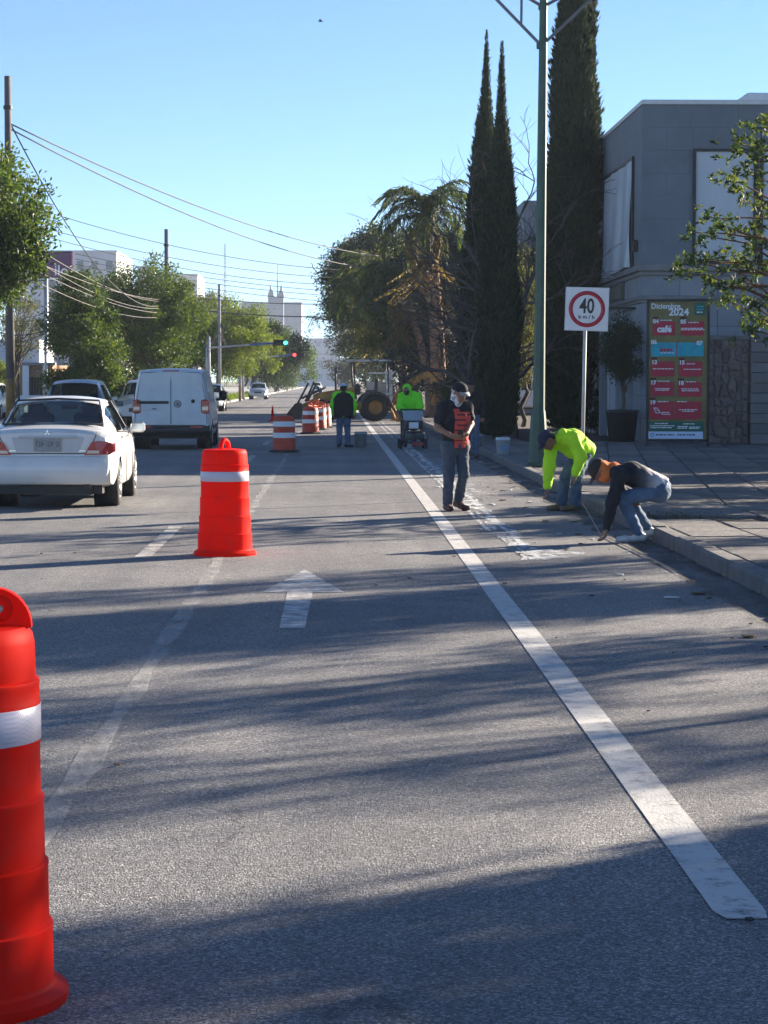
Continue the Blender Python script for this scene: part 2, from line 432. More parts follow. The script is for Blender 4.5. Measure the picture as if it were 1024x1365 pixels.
# kerbs
def kerb_material():
    m, n, l = new_mat('kerb_concrete'); o = N(n, 'ShaderNodeOutputMaterial')
    tc = N(n, 'ShaderNodeTexCoord'); v = tc.outputs['Object']
    c = mixc(n, l, ramp(n, l, noise(n, l, v, 2.5, 7, 0.7), [(0.3, (0, 0, 0)), (0.7, (1, 1, 1))]), (0.09, 0.088, 0.087), (0.20, 0.192, 0.185))
    mp = N(n, 'ShaderNodeMapping'); mp.inputs['Scale'].default_value = (1, 0.16, 1); l.new(v, mp.inputs[0])
    a = math_(n, l, 'MULTIPLY', ramp(n, l, noise(n, l, mp.outputs[0], 1.6, 2), [(0.52, (0, 0, 0)), (0.6, (1, 1, 1))]),
              ramp(n, l, noise(n, l, v, 7.0, 8, 0.75), [(0.48, (0, 0, 0)), (0.6, (1, 1, 1))]))
    c = mixc(n, l, a, c, (0.36, 0.27, 0.10))                       # what is left of yellow paint
    p = N(n, 'ShaderNodeBsdfPrincipled'); p.inputs['Roughness'].default_value = 0.9; l.new(c, p.inputs['Base Color'])
    l.new(bump(n, l, noise(n, l, v, 35, 5), 0.012), p.inputs['Normal']); l.new(p.outputs[0], o.inputs[0]); return m
kerb_m = kerb_material()
def kerb(name, xa, xb, y0, y1, face):
    r = random.Random(3); mb = MB(); y = y0
    k = struct(name, MB().box(((xa+xb)/2, (y0+y1)/2, 0.0), (abs(xb-xa)-.03, y1-y0, 0.2)), kerb_m)
    n_ = 0
    while y < y1:
        L = 1.5 if y < 60 else 6.0; dz = r.uniform(-.014, .008); dx = r.uniform(-.006, .006)
        mb = MB().box((0, 0, 0), (abs(xb-xa), L-.02, 0.27), bev=0.028)
        o_ = obj('kerb_stone', mb, kerb_m, k, loc=((xa+xb)/2+dx, y+L/2, 0.01+dz))
        y += L
kerb('kerb', KERB_R, KERB_R+0.19, 4.0, 120.0, -1)
kerb('kerb_opposite', KERB_L-0.19, KERB_L, 25.0, 175.0, 1)

# ---------------------------------------------------------------- road markings
line_white = worn_paint('worn_white_line', (0.62, 0.61, 0.58), 0.27, 9.0, soft=0.22)
faint_white = worn_paint('nearly_gone_white_line', (0.66, 0.65, 0.62), 0.40, 2.6, (2.2, 0.7, 1), soft=0.26, amax=.75)
dash_white = worn_paint('worn_lane_dash', (0.58, 0.555, 0.51), 0.36, 4.0, soft=.2)
arrow_white = worn_paint('worn_arrow_white', (0.72, 0.71, 0.69), 0.35, 6.0, soft=0.24)
fresh_white = worn_paint('spilled_white_paint', (0.74, 0.77, 0.78), 0.45, 2.6, (3.0, 0.55, 1), soft=0.14)
def strip(name, label, x, wd, y0, y1, m, z=0.004, cat='road line', group=None, round_end=False):
    mb = MB()
    if round_end:
        vs = [(x+wd/2, y1, z), (x-wd/2, y1, z), (x-wd/2, y0+.10, z), (x-wd*.34, y0, z), (x+wd*.42, y0, z), (x+wd/2, y0+.1, z)]
        mb.add(vs, [tuple(range(6))])
    else: mb.sheet(x-wd/2, x+wd/2, y0, y1, z)
    return struct(name, mb, m)
def ragged0(x, wd, y0, y1, step, z):
    q = random.Random(2); mb = MB(); L = []; Rr = []; y = y0
    while y <= y1:
        L.append((x - wd/2*q.uniform(.6, 1.5), y, z)); Rr.append((x + wd/2*q.uniform(.6, 1.5), y, z)); y += step*(1 if y < 60 else 6)
    n = len(L); return mb.add(L+Rr, [(i, n+i, n+i+1, i+1) for i in range(n-1)])
strip('edge_line', '', 1.258, 0.165, 6.88, 620, line_white, round_end=True)
struct('old_lane_line', ragged0(-1.07, 0.10, 6.6, 300, .45, .004), faint_white)
for i, y in enumerate((21.2, 33.5, 46.0, 58.5, 71, 83.5, 96, 120, 150, 180)):
    strip('lane_dash', '', -1.80, 0.15, y, y+4.6, dash_white, z=0.0045)
for i, y in enumerate((30, 55, 80, 105, 130, 160)): strip('lane_dash', '', -5.1, 0.13, y, y+4.6, dash_white)
struct('lane_arrow', MB().add([(-.37, 15.15, .004), (-.20, 15.15, .004), (-.17, 18.0, .004), (-.37, 18.0, .004)], [(0, 1, 2, 3)])
       .add([(-.57, 17.75, .0045), (.07, 17.75, .0045), (-.26, 19.9, .0045)], [(0, 1, 2)]), arrow_white)
# stripes of fresh paint where the striping crew works
r = random.Random(5)
def ragged(x, wd, y0, y1, step, z):
    mb = MB(); L = []; Rr = []; y = y0
    while y <= y1:
        L.append((x - wd/2*r.uniform(.7, 1.35), y, z)); Rr.append((x + wd/2*r.uniform(.7, 1.35), y, z)); y += step
    n = len(L); mb.add(L+Rr, [(i, n+i, n+i+1, i+1) for i in range(n-1)]); return mb
struct('paint_stripe', ragged(1.70, 0.045, 25, 92, .5, .005), worn_paint('thin_white_stripe', (.72, .74, .74), .40, 3.0, (5, .5, 1), soft=.15))
struct('paint_stripe', ragged(1.90, 0.06, 23.0, 92, .5, .0055), MATS['thin_white_stripe'])
struct('paint_spill', ragged(1.86, 0.24, 20.9, 60, .35, .007), fresh_white)
struct('paint_spill', ragged(2.12, 0.20, 33, 47, .3, .0075), worn_paint('thin_white_spill', (.72, .75, .77), .50, 2.2, (2.0, .7, 1)))
sp_ = MB(); P = [(2.02+math.cos(a)*(.27+.08*math.sin(3*a+1)+.04*math.sin(7*a)), 21.5+math.sin(a)*(.62+.15*math.sin(2*a)+.1*math.sin(5*a)), .009) for a in [i*math.pi/12 for i in range(24)]]
sp_.add(P, [tuple(range(24))]); struct('paint_puddle', sp_, worn_paint('puddle_white_paint', (.74, .78, .80), .43, 4.0, (1.5, .8, 1), soft=.2))
for x0, x1, y, wd in ((-7.5, 3.0, 62.5, .35), (-7.8, 3.1, 86.0, .5), (-7.8, 3.1, 150, .6)):
    struct('sun_strip', MB().sheet(x0, x1, y, y+wd, .0062), dash_white)  # strips of sunlight across the road, put in as white paint

struct('gutter_dirt', ragged(3.10, .40, 8, 110, .4, .0035), worn_paint('gutter_dirt_brown', (.075, .062, .05), .42, 2.0, (1.5, .5, 1), soft=.25))
struct('gutter_dirt', ragged(2.75, .30, 14, 60, .4, .0037), worn_paint('dusty_grit', (.20, .17, .14), .55, 3.0, (1.2, .5, 1), soft=.25))
# ================================================================ buildings on the right
def rect_minus(rc, holes):
    out = [rc]
    for hx0, hx1, hz0, hz1 in holes:
        nxt = []
        for (a, b, c, d) in out:
            if hx0 >= b or hx1 <= a or hz0 >= d or hz1 <= c: nxt.append((a, b, c, d)); continue
            if a < hx0: nxt.append((a, hx0, c, d))
            if b > hx1: nxt.append((hx1, b, c, d))
            m0, m1 = max(a, hx0), min(b, hx1)
            if c < hz0: nxt.append((m0, m1, c, hz0))
            if d > hz1: nxt.append((m0, m1, hz1, d))
        out = nxt
    return [q for q in out if q[1]-q[0] > .03 and q[3]-q[2] > .03]
def tile_wall(parent, name, m, x0, x1, z0, z1, tw, th, holes, place, gap=.012, depth=.03, stagger=False, jitter=0.004, merged=False):
    """separate panels on a wall; place(u, z, out) -> world point"""
    r = random.Random(int(x0*31+z0*17)); rows = max(1, round((z1-z0)/th)); th = (z1-z0)/rows
    allm = MB()
    for j in range(rows):
        x = x0 - (tw/2 if stagger and j % 2 else 0)
        while x < x1 - .02:
            for (a, b, c, d) in rect_minus((max(x, x0), min(x+tw, x1), z0+j*th, z0+(j+1)*th), holes):
                a += gap/2; b -= gap/2; c += gap/2; d -= gap/2; e = depth + r.uniform(0, jitter)
                mb = allm if merged else MB()
                vs = [place(u, z, q) for q in (0, e) for (u, z) in ((a, c), (b, c), (b, d), (a, d))]
                mb.add(vs, [(4, 5, 6, 7), (0, 1, 5, 4), (1, 2, 6, 5), (2, 3, 7, 6), (3, 0, 4, 7)])
                if not merged: obj(name, mb, m, parent)
            x += tw
    if merged: o = obj(name, allm, m, parent); o['kind'] = 'stuff'
def tile_material(name, c, var=0.10, bmp=0.004):
    m, n, l = new_mat(name); o = N(n, 'ShaderNodeOutputMaterial'); tc = N(n, 'ShaderNodeTexCoord'); oi = N(n, 'ShaderNodeObjectInfo')
    cc = ramp(n, l, oi.outputs['Random'], [(0, tuple(v*(1-var) for v in c)), (1, tuple(v*(1+var) for v in c))])
    a = ramp(n, l, noise(n, l, tc.outputs['Object'], 1.3, 6, .65), [(.3, (.85, .85, .86)), (.7, (1.12, 1.12, 1.1))])
    cc = mixc(n, l, 1.0, cc, a, 'MULTIPLY')
    p = N(n, 'ShaderNodeBsdfPrincipled'); p.inputs['Roughness'].default_value = .75; l.new(cc, p.inputs['Base Color'])
    l.new(bump(n, l, noise(n, l, tc.outputs['Object'], 45, 4), bmp), p.inputs['Normal']); l.new(p.outputs[0], o.inputs[0]); return m
clad = tile_material('charcoal_cladding', (0.155, 0.182, 0.212), 0.02)
stone_tile = tile_material('grey_stone_tile', (0.275, 0.295, 0.32), 0.09)
joint_dark = mat('dark_joint', (0.06, 0.06, 0.062), 0.9, var=.1)
trim_grey = mat('grey_cornice_stone', (0.21, 0.205, 0.20), 0.8, var=.15, scale=3, bmp=.004)
frame_black = mat('black_window_frame', (0.012, 0.012, 0.014), 0.45, var=.1)
blind_grey = mat('grey_roller_blind', (0.55, 0.58, 0.61), 0.75, var=.05, scale=.8)
flash = mat('pale_roof_flashing', (0.62, 0.62, 0.60), 0.5, 0.2, var=.08)
BX, BY, BY2, BH = 7.78, 57.5, 76.0, 8.68
b = thing('corner_building', 'charcoal clad two-storey corner building with blinded windows behind the banner', 'building', (0, 0, 0))
core = MB().box(((BX+36)/2+.02, (BY+BY2)/2+.02, BH/2), (36-BX-.04, BY2-BY-.04, BH-.06))
obj('wall', core, joint_dark, b)
Wf = [(9.02, 10.62, 4.62, 7.48), (10.72, 12.4, 4.62, 7.48), (14.5, 16.1, 4.62, 7.48), (16.2, 17.8, 4.62, 7.48)]
Wl = [(59.0, 65.4, 4.62, 7.44)]
pf = lambda u, z, q: (u, BY + .02 - q, z)
pl = lambda u, z, q: (BX + .02 - q, u, z)
tile_wall(b, 'cladding_panel', clad, BX-.03, 13.2, 4.58, BH-.10, 1.2, .6, Wf, pf, gap=.004, depth=.05, stagger=True)
tile_wall(b, 'cladding_panel', clad, BY+.0, BY2, 4.58, BH-.10, 1.2, .6, Wl, pl, gap=.004, depth=.05, stagger=True)
tile_wall(b, 'cladding_field', clad, 13.2, 36, 4.58, BH-.10, 1.2, .6, Wf, pf, gap=.004, depth=.05, stagger=True, merged=True)
tile_wall(b, 'stone_panel', stone_tile, BX-.03, 13.2, 3.80, 4.30, .96, .5, [], pf, depth=.05)
tile_wall(b, 'stone_panel', stone_tile, BX-.03, 13.2, .12, 3.62, .96, .58, [(10.6, 12.6, .1, 2.6)], pf, depth=.05)
tile_wall(b, 'stone_field', stone_tile, 13.2, 36, .12, 4.3, .96, .58, [], pf, depth=.05, merged=True)
doors = [(62.0, 64.2, .1, 3.1), (66.0, 69.0, .1, 3.1), (71, 74, .1, 3.1)]
tile_wall(b, 'stone_panel', stone_tile, BY+.0, BY2, 3.80, 4.30, 1.0, .5, [(60.9, 64.1, 3.8, 4.3)], pl, depth=.05)
tile_wall(b, 'stone_panel', stone_tile, BY+.0, BY2, .12, 3.62, .96, .58, doors, pl, depth=.05)
for z0, z1, out in ((4.30, 4.42, .10), (4.42, 4.58, .17), (3.62, 3.70, .09), (3.70, 3.80, .13)):
    mb = MB().box(((BX+36)/2-out/2, BY+.02-out/2+.15, (z0+z1)/2), (36-BX+out, .3+out, z1-z0), bev=.015)
    mb.box((BX+.02-out/2+.15, (BY+BY2)/2, (z0+z1)/2-.001), (.3+out, BY2-BY-.3, z1-z0-.004), bev=.015)
    obj('cornice', mb, trim_grey, b)
obj('roof_edge', MB().box(((BX+36)/2-.03, BY+.1, BH-.04), (36-BX+.06, .34, .12), bev=.01).box((BX+.1, (BY+BY2)/2, BH-.042), (.34, BY2-BY-.4, .116), bev=.01), flash, b)
obj('roof_box', MB().box((14.0, 62, BH+.25), (6.4, 4, .55), bev=.05), white_flat, b)
for (x0, x1, z0, z1) in Wf:
    f = obj('window', MB().box(((x0+x1)/2, BY-.0, (z0+z1)/2), (x1-x0+.0, .03, z1-z0)), frame_black, b)
    t = .07
    obj('window_frame', MB().box((x0+t/2, BY-.05, (z0+z1)/2), (t, .09, z1-z0)).box((x1-t/2, BY-.05, (z0+z1)/2), (t, .09, z1-z0))
        .box(((x0+x1)/2, BY-.05, z0+t/2), (x1-x0-2*t, .088, t)).box(((x0+x1)/2, BY-.05, z1-t/2), (x1-x0-2*t, .088, t)), frame_black, f)
    mb = MB(); n = 16; w_ = x1-x0-2*t
    vs = []; fs = []
    for i in range(n+1):
        for j in (0, 1): vs.append((x0+t+w_*i/n, BY-.045-.006*math.sin(i*1.9)-.003*math.sin(i*.7), z0+t+.01 if j == 0 else z1-t))
    fs = [(2*i, 2*i+2, 2*i+3, 2*i+1) for i in range(n)]
    mb.add(vs, fs, True); obj('blind', mb, blind_grey, f)
# the side window, hung with a slack sheet of plastic
f = obj('window', MB().box((BX-.0, 62.2, 6.03), (.03, 6.4, 2.82)), frame_black, b)
obj('window_frame', MB().box((BX-.05, 59.05, 6.03), (.1, .1, 2.82)).box((BX-.05, 65.35, 6.03), (.1, .1, 2.82)).box((BX-.05, 62.2, 7.40), (.1, 6.2, .09)), frame_black, f)
vs = []; n, k = 40, 24
for j in range(k+1):
    for i in range(n+1):
        u, v = i/n, j/k
        q = .05 + .03*math.sin(u*9+v*2.2) + .03*math.sin(u*23+v*5) + .06*(1-v)**2*math.sin(u*14)
        vs.append((BX-.06-q*(.4+.6*(1-v)), 59.2+6.0*u, 4.60+.10*math.sin(u*6.)*(1-v)**3*.4 + 2.77*v))
tarp = mat('translucent_grey_sheet', (0.48, 0.52, 0.56), .35, var=.12, scale=1.5)
obj('plastic_sheet', MB().add(vs, [(j*(n+1)+i, j*(n+1)+i+1, (j+1)*(n+1)+i+1, (j+1)*(n+1)+i) for j in range(k) for i in range(n)], True), tarp, f)
sg = obj('sign_board', MB().box((BX-.02, 62.5, 4.05), (.07, 3.2, .5)), mat('bronze_sign_board', (.07, .066, .055), .5, var=.2), b)
for i in range(9): obj('raised_letter', MB().box((BX-.075, 61.15+i*.34, 4.05), (.04, .13+.05*(i % 3), .36), bev=.01), mat('bronze_letter', (.16, .15, .12), .45, .4), sg)
obj('awning_bar', MB().box((BX-.55, 58.6, 3.52), (1.15, .06, .06)).box((BX-.06, 59.8, 3.52), (.06, 2.4, .05)), frame_black, b)
for (y0, y1, z0, z1) in doors:
    d = obj('shop_door', MB().box((BX+.0, (y0+y1)/2, (z0+z1)/2), (.04, y1-y0, z1-z0)), frame_black, b)
    for q in range(4): obj('mullion', MB().box((BX-.05, y0+.08+(y1-y0-.16)*q/3, (z0+z1)/2), (.07, .07, z1-z0)), white_flat, d)
for y in (59.2, 61.2, 64.9): obj('pilaster', MB().box((BX-.12, y, 1.7), (.2, .28, 3.2), bev=.02), stone_tile, b)
obj('wall_lamp', MB().box((BX-.1, 58.3, 5.1), (.14, .14, .3), bev=.02), frame_black, b)

# ---------------------------------------------------------------- low stone garden wall in front
def stone_material():
    m, n, l = new_mat('rubble_stone'); o = N(n, 'ShaderNodeOutputMaterial'); tc = N(n, 'ShaderNodeTexCoord'); oi = N(n, 'ShaderNodeObjectInfo')
    g = N(n, 'ShaderNodeNewGeometry'); rn = math_(n, l, 'FRACT', math_(n, l, 'ADD', oi.outputs['Random'], g.outputs['Random Per Island']))
    cc = ramp(n, l, rn, [(0, (.17, .125, .115)), (.35, (.24, .18, .155)), (.7, (.29, .225, .19)), (1, (.21, .18, .17))])
    a = ramp(n, l, noise(n, l, tc.outputs['Object'], 9, 6, .7), [(.3, (.65, .65, .68)), (.7, (1.3, 1.27, 1.2))])
    cc = mixc(n, l, 1.0, cc, a, 'MULTIPLY')
    p = N(n, 'ShaderNodeBsdfPrincipled'); p.inputs['Roughness'].default_value = .9; l.new(cc, p.inputs['Base Color'])
    l.new(bump(n, l, noise(n, l, tc.outputs['Object'], 28, 6, .65), .02), p.inputs['Normal']); l.new(p.outputs[0], o.inputs[0]); return m
rubble = stone_material(); mortar = mat('pale_mortar', (.25, .235, .22), .95, var=.25, scale=12, bmp=.01, bscale=50)
WY = 55.0
sw = thing('stone_wall', 'rough brown rubble stone wall with pale mortar beside the banner', 'wall', (0, 0, 0))
obj('mortar_bed', MB().box((9.51, WY+.2, 1.36), (1.04, .38, 2.58)).box((13.5, WY+.2, 1.36), (5.4, .38, 2.58)), mortar, sw)
obj('coping', MB().box((9.52, WY+.2, 2.70), (1.06, .46, .12), bev=.02).box((13.5, WY+.2, 2.70), (5.4, .46, .12), bev=.02), trim_grey, sw)
def rubble_field(x0, x1, z0, z1, nx, nz, merged):
    r = random.Random(int(x0*10)); V = {}; allm = MB()
    for j in range(nz+1):
        for i in range(nx+1):
            ex = 0 if i in (0, nx) else .38; ez = 0 if j in (0, nz) else .40
            V[i, j] = (x0+(x1-x0)*(i+r.uniform(-ex, ex))/nx, z0+(z1-z0)*(j+r.uniform(-ez, ez))/nz)
    used = set()
    for j in range(nz):
        for i in range(nx):
            if (i, j) in used: continue
            P = [V[i, j], V[i+1, j], V[i+1, j+1], V[i, j+1]]
            q = r.random()
            if q < .22 and i+1 < nx and (i+1, j) not in used: P = [V[i, j], V[i+1, j], V[i+2, j], V[i+2, j+1], V[i+1, j+1], V[i, j+1]]; used.add((i+1, j))
            elif q < .38 and j+1 < nz and (i, j+1) not in used: P = [V[i, j], V[i+1, j], V[i+1, j+1], V[i+1, j+2], V[i, j+2], V[i, j+1]]; used.add((i, j+1))
            cx = sum(p[0] for p in P)/len(P); cz = sum(p[1] for p in P)/len(P); d = r.uniform(.02, .06); n = len(P)
            def ring(k, y): return [(cx+(x-cx)*k, y, cz+(z-cz)*k) for x, z in P]
            mb = allm if merged else MB()
            mb.add(ring(.90, WY+.02) + ring(.86, WY-d*.6) + ring(.62, WY-d), [(a, (a+1) % n, n+(a+1) % n, n+a) for a in range(n)] + [(n+a, n+(a+1) % n, 2*n+(a+1) % n, 2*n+a) for a in range(n)] + [tuple(range(2*n, 3*n))])
            if not merged: obj('stone', mb, rubble, sw)
    if merged: o = obj('stone_field', allm, rubble, sw); o['kind'] = 'stuff'
rubble_field(9.0, 10.02, .13, 2.64, 6, 14, False)
rubble_field(10.82, 16.1, .13, 2.64, 26, 14, True)
gp = thing('gate_pillar', 'squared grey block pillar at the end of the rubble wall', 'pillar', (10.43, WY+.12, 0))
for k in range(11):
    obj('block', MB().box((0, 0, .13+.123+k*.246), (.76+.006*(k % 3), .56, .236), bev=.012), tile_material('pillar_block', (.20, .185, .18), .2) if k == 0 else MATS['pillar_block'], gp)

# ---------------------------------------------------------------- the grey building further along
g2 = thing('far_grey_building', 'pale grey stepped building with sloping canopy behind the cypresses', 'building', (0, 0, 0))
pale = mat('pale_grey_render', (0.30, 0.31, 0.32), .85, var=.1, scale=.7, dirt=(.24, .24, .25))
obj('wall', MB().box((14.0, 118, 5.2), (9.6, 14, 10.4)).box((16.5, 119, 11.0), (6.0, 12, 2.2)), pale, g2)
obj('canopy', MB().prism([(0, 0), (4.2, 2.6), (4.2, 3.3), (0, .9)], 108.0, 111.4, lambda u, v, q: (8.6+u, q, 7.0+v)), mat('dark_canopy', (.10, .10, .11), .7), g2)
for i in range(3):
    for j in range(3):
        wd = obj('window', MB().box((10.4+i*2.6, 110.98, 2.0+j*2.9), (1.3, .1, 1.5)), frame_black, g2)
        obj('window_frame', MB().box((10.4+i*2.6, 110.9, 1.18+j*2.9), (1.5, .2, .1)), trim_grey, wd)
# ================================================================ vegetation
leaf_green = leaf_mat('leaf_mid_green', (0.026, 0.052, 0.016), (0.055, 0.098, 0.023), (0.12, 0.15, 0.032), .38)
leaf_bright = leaf_mat('leaf_yellow_green', (0.05, 0.085, 0.018), (0.105, 0.15, 0.026), (0.20, 0.215, 0.04), .46)
leaf_dark = leaf_mat('leaf_dark_green', (0.018, 0.032, 0.014), (0.032, 0.052, 0.02), (0.06, 0.08, 0.03), .28)
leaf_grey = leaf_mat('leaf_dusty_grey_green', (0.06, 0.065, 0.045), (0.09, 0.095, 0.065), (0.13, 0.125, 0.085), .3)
leaf_cyp = leaf_mat('cypress_spray_green', (0.014, 0.028, 0.015), (0.024, 0.044, 0.021), (0.038, 0.064, 0.028), .15, .8)
leaf_palm = leaf_mat('palm_leaflet_green', (0.03, 0.052, 0.022), (0.058, 0.088, 0.032), (0.13, 0.145, 0.05), .40)
leaf_dead = leaf_mat('dead_palm_leaf', (0.11, 0.072, 0.034), (0.19, 0.13, 0.055), (0.27, 0.19, 0.085), .35)
leaf_glossy = leaf_mat('leaf_glossy_green', (0.028, 0.05, 0.024), (0.05, 0.085, 0.034), (0.14, 0.16, 0.04), .34, .65)
leaf_olive = leaf_mat('leaf_olive', (0.05, 0.06, 0.028), (0.08, 0.09, 0.038), (0.16, 0.15, 0.05), .4)

def leaf_cloud(rs, C, L, wd=0.42, nrm=None, upb=0.0, fold=0.12):
    """one small kite-shaped leaf at each point of C; returns V, F"""
    n = len(C)
    d = rs.normal(size=(n, 3)); d[:, 2] += upb
    if nrm is not None: d += nrm*0.9
    d /= np.linalg.norm(d, axis=1, keepdims=True) + 1e-9
    q = rs.normal(size=(n, 3)); s = np.cross(d, q); s /= np.linalg.norm(s, axis=1, keepdims=True) + 1e-9
    k = np.cross(d, s); ll = (L*rs.uniform(.65, 1.3, size=n))[:, None]
    a = C; t = C + d*ll; m = C + d*ll*.45
    V = np.stack([a, m + s*ll*wd*.5 + k*ll*fold, t, m - s*ll*wd*.5 + k*ll*fold], axis=1).reshape(-1, 3)
    Fq = np.arange(n*4).reshape(n, 4)
    return V, Fq
def in_clumps(rs, centers, radii, per):
    """points gathered in clumps, thicker towards each clump's outside"""
    P = []; Nn = []
    for c, r_, k in zip(centers, radii, per):
        u = rs.normal(size=(k, 3)); u /= np.linalg.norm(u, axis=1, keepdims=True) + 1e-9
        q = rs.uniform(.15, 1.0, size=k)**.5
        P.append(np.asarray(c) + u*np.asarray(r_)*q[:, None]*(1+.25*rs.normal(size=(k, 1)))); Nn.append(u)
    return np.concatenate(P), np.concatenate(Nn)
def limb(mb, a, b_, r0, r1, rs, n=5, sag=0.0, seg=6):
    a = np.asarray(a, float); b_ = np.asarray(b_, float); pts = []; L = np.linalg.norm(b_-a)
    for i in range(n+1):
        t = i/n; p = a + (b_-a)*t
        p = p + rs.normal(size=3)*L*.035*math.sin(math.pi*t); p[2] += sag*L*math.sin(math.pi*t)
        pts.append(p)
    mb.tube(pts, [r0+(r1-r0)*(i/n) for i in range(n+1)], seg, cap=False)
    return pts
def tree(name, label, cat, base, top, crown_c, crown_r, nclump, clump_r, leaves, leaf_len, m, seed, trunk_r=.16, group=None,
         bark=None, lean=None, hollow=.35, wd=.42, low=None, whitewash=False, limbs=14, squash=.8):
    rs = np.random.RandomState(seed); base = np.asarray(base, float); cc = np.asarray(crown_c, float); cr = np.asarray(crown_r, float)
    t = thing(name, label, cat, tuple(base), group=group)
    cen = []; rad = []
    while len(cen) < nclump:
        u = rs.uniform(-1, 1, 3); d = np.linalg.norm(u)
        if d > 1 or d < hollow*rs.uniform(.3, 1.2): continue
        if low is not None and cc[2]+u[2]*cr[2] < low: continue
        cen.append(cc + u*cr - base); r_ = clump_r*rs.uniform(.55, 1.25); rad.append((r_, r_, r_*squash))
    w_ = np.array([q[0]**2 for q in rad]); per = np.maximum(6, (leaves*w_/w_.sum()).astype(int))
    P, Nn = in_clumps(rs, cen, rad, per)
    P = P[P[:, 2] > .12] if low is None else P
    V, Fq = leaf_cloud(rs, P, leaf_len, wd, Nn[:len(P)], .1)
    c = link('crown', np_mesh('crown', V, Fq), t, m); c['kind'] = 'stuff'
    mb = MB(); tp = np.asarray(top, float) - base
    pts = limb(mb, (0, 0, -.1), tp, trunk_r, trunk_r*.62, rs, 7, seg=9)
    order = rs.permutation(len(cen))[:limbs]
    for k in order:
        s_ = pts[rs.randint(4, len(pts))]
        q = limb(mb, s_, cen[k], trunk_r*.38, .012, rs, 5, .08, 5)
        for kk in range(2): limb(mb, q[3], cen[k] + rs.normal(size=3)*rad[k][0]*.6, trunk_r*.14, .008, rs, 3, 0, 4)
    obj('trunk', mb, bark or wood_bark, t)
    if whitewash: obj('painted_band', MB().lathe([(trunk_r*1.03, 0), (trunk_r*1.0, 1.0)], n=12), mat('ochre_trunk_paint', (.30, .17, .05), .9, var=.25, scale=5), t)
    return t

# ---- cypresses: a solid dark core wrapped in thousands of upright sprays
def cypress(label, x, y, prof, seed, n=26000, lean=(0, 0), spray=.20):
    """prof: list of (z, radius)"""
    rs = np.random.RandomState(seed); t = thing('cypress_tree', label, 'tree', (x, y, PAVE_Z), group='columnar cypresses on the right pavement')
    zs = np.array([p[0] for p in prof]); rr = np.array([p[1] for p in prof]); H = zs[-1]
    cx = lambda z: np.stack([lean[0]*z/H, lean[1]*z/H], -1)
    wz = np.linspace(zs[0], H, 400); ww = np.interp(wz, zs, rr) + .04; cdf = np.cumsum(ww); cdf /= cdf[-1]
    z = np.interp(rs.uniform(size=n), cdf, wz); a = rs.uniform(0, 2*math.pi, n)
    # lumpy, slightly fluted outline
    ph = rs.uniform(0, 6.28, 12)
    lump = 1 + .12*np.sin(3*a + 1.3*z + ph[0]) + .09*np.sin(5*a - 2.1*z + ph[1]) + .10*np.sin(9*a + 4.0*z + ph[2]) + .05*np.sin(2.7*z+ph[3])
    r_ = np.interp(z, zs, rr)*lump*np.where(rs.uniform(size=n) < .05, rs.uniform(1.02, 1.2, n), rs.uniform(.80, 1.03, n))
    c0 = cx(z); P = np.stack([c0[:, 0] + r_*np.cos(a), c0[:, 1] + r_*np.sin(a), z], -1)
    out = np.stack([np.cos(a), np.sin(a), np.zeros(n)], -1)
    d = out*rs.uniform(.05, .55, (n, 1)) + np.array([0, 0, 1.0]) + rs.normal(size=(n, 3))*.18
    d /= np.linalg.norm(d, axis=1, keepdims=True)
    s = np.cross(d, out + rs.normal(size=(n, 3))*.7); s /= np.linalg.norm(s, axis=1, keepdims=True)
    L = (spray*rs.uniform(.55, 1.35, n)*np.clip(np.interp(z, zs, rr)/.3, .4, 1))[:, None]
    V = np.stack([P, P + d*L*.5 + s*L*.16, P + d*L + out*L*.10, P + d*L*.5 - s*L*.16], 1).reshape(-1, 3)
    c = link('crown', np_mesh('crown', V, np.arange(n*4).reshape(n, 4)), t, leaf_cyp); c['kind'] = 'stuff'
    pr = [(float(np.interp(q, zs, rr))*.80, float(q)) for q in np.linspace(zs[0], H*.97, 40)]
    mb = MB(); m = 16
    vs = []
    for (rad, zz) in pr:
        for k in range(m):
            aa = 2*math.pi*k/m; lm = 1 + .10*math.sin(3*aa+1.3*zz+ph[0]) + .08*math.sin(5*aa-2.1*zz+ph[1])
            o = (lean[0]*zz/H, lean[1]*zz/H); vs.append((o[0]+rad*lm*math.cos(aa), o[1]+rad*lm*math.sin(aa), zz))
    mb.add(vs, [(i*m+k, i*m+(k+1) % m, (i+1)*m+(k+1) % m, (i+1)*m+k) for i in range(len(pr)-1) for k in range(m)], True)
    obj('light_block_core', mb, mat('cypress_core_dark', (.016, .022, .012), .95, var=.5, scale=9), t)  # solid dark core added to block light through the crown
    obj('trunk', MB().tube([(0, 0, -.1), (0, 0, zs[0]+.6)], [.14, .11], 9), wood_bark, t)
    return t
c1 = at(757, 560, 66); c2 = at(663, 560, 60); c3 = at(640, 560, 71)
cypress('tall dark cypress right of the green lamp post, its top out of the picture', c1.x, 66, [(.15, .42), (.6, .56), (1.6, .68), (3, .74), (5, .76), (7, .72), (9, .62), (11.5, .50), (13.5, .32), (15.2, .14), (16, .02)], 1, 44000, lean=(.26, 0))
cypress('slender cypress nearest the white bucket, shorter of the twin spires', c2.x, 60, [(.1, .38), (.5, .42), (2, .46), (4, .43), (5.6, .35), (7.2, .23), (8.6, .12), (9.7, .055), (10.35, .01)], 2, 24000, lean=(.10, 0))
cypress('slender cypress left of its twin, with the higher spire', c3.x, 71, [(.1, .46), (.5, .56), (2.5, .66), (5, .56), (7, .42), (9, .25), (10.6, .13), (11.7, .055), (12.3, .01)], 3, 28000, lean=(.18, 0))

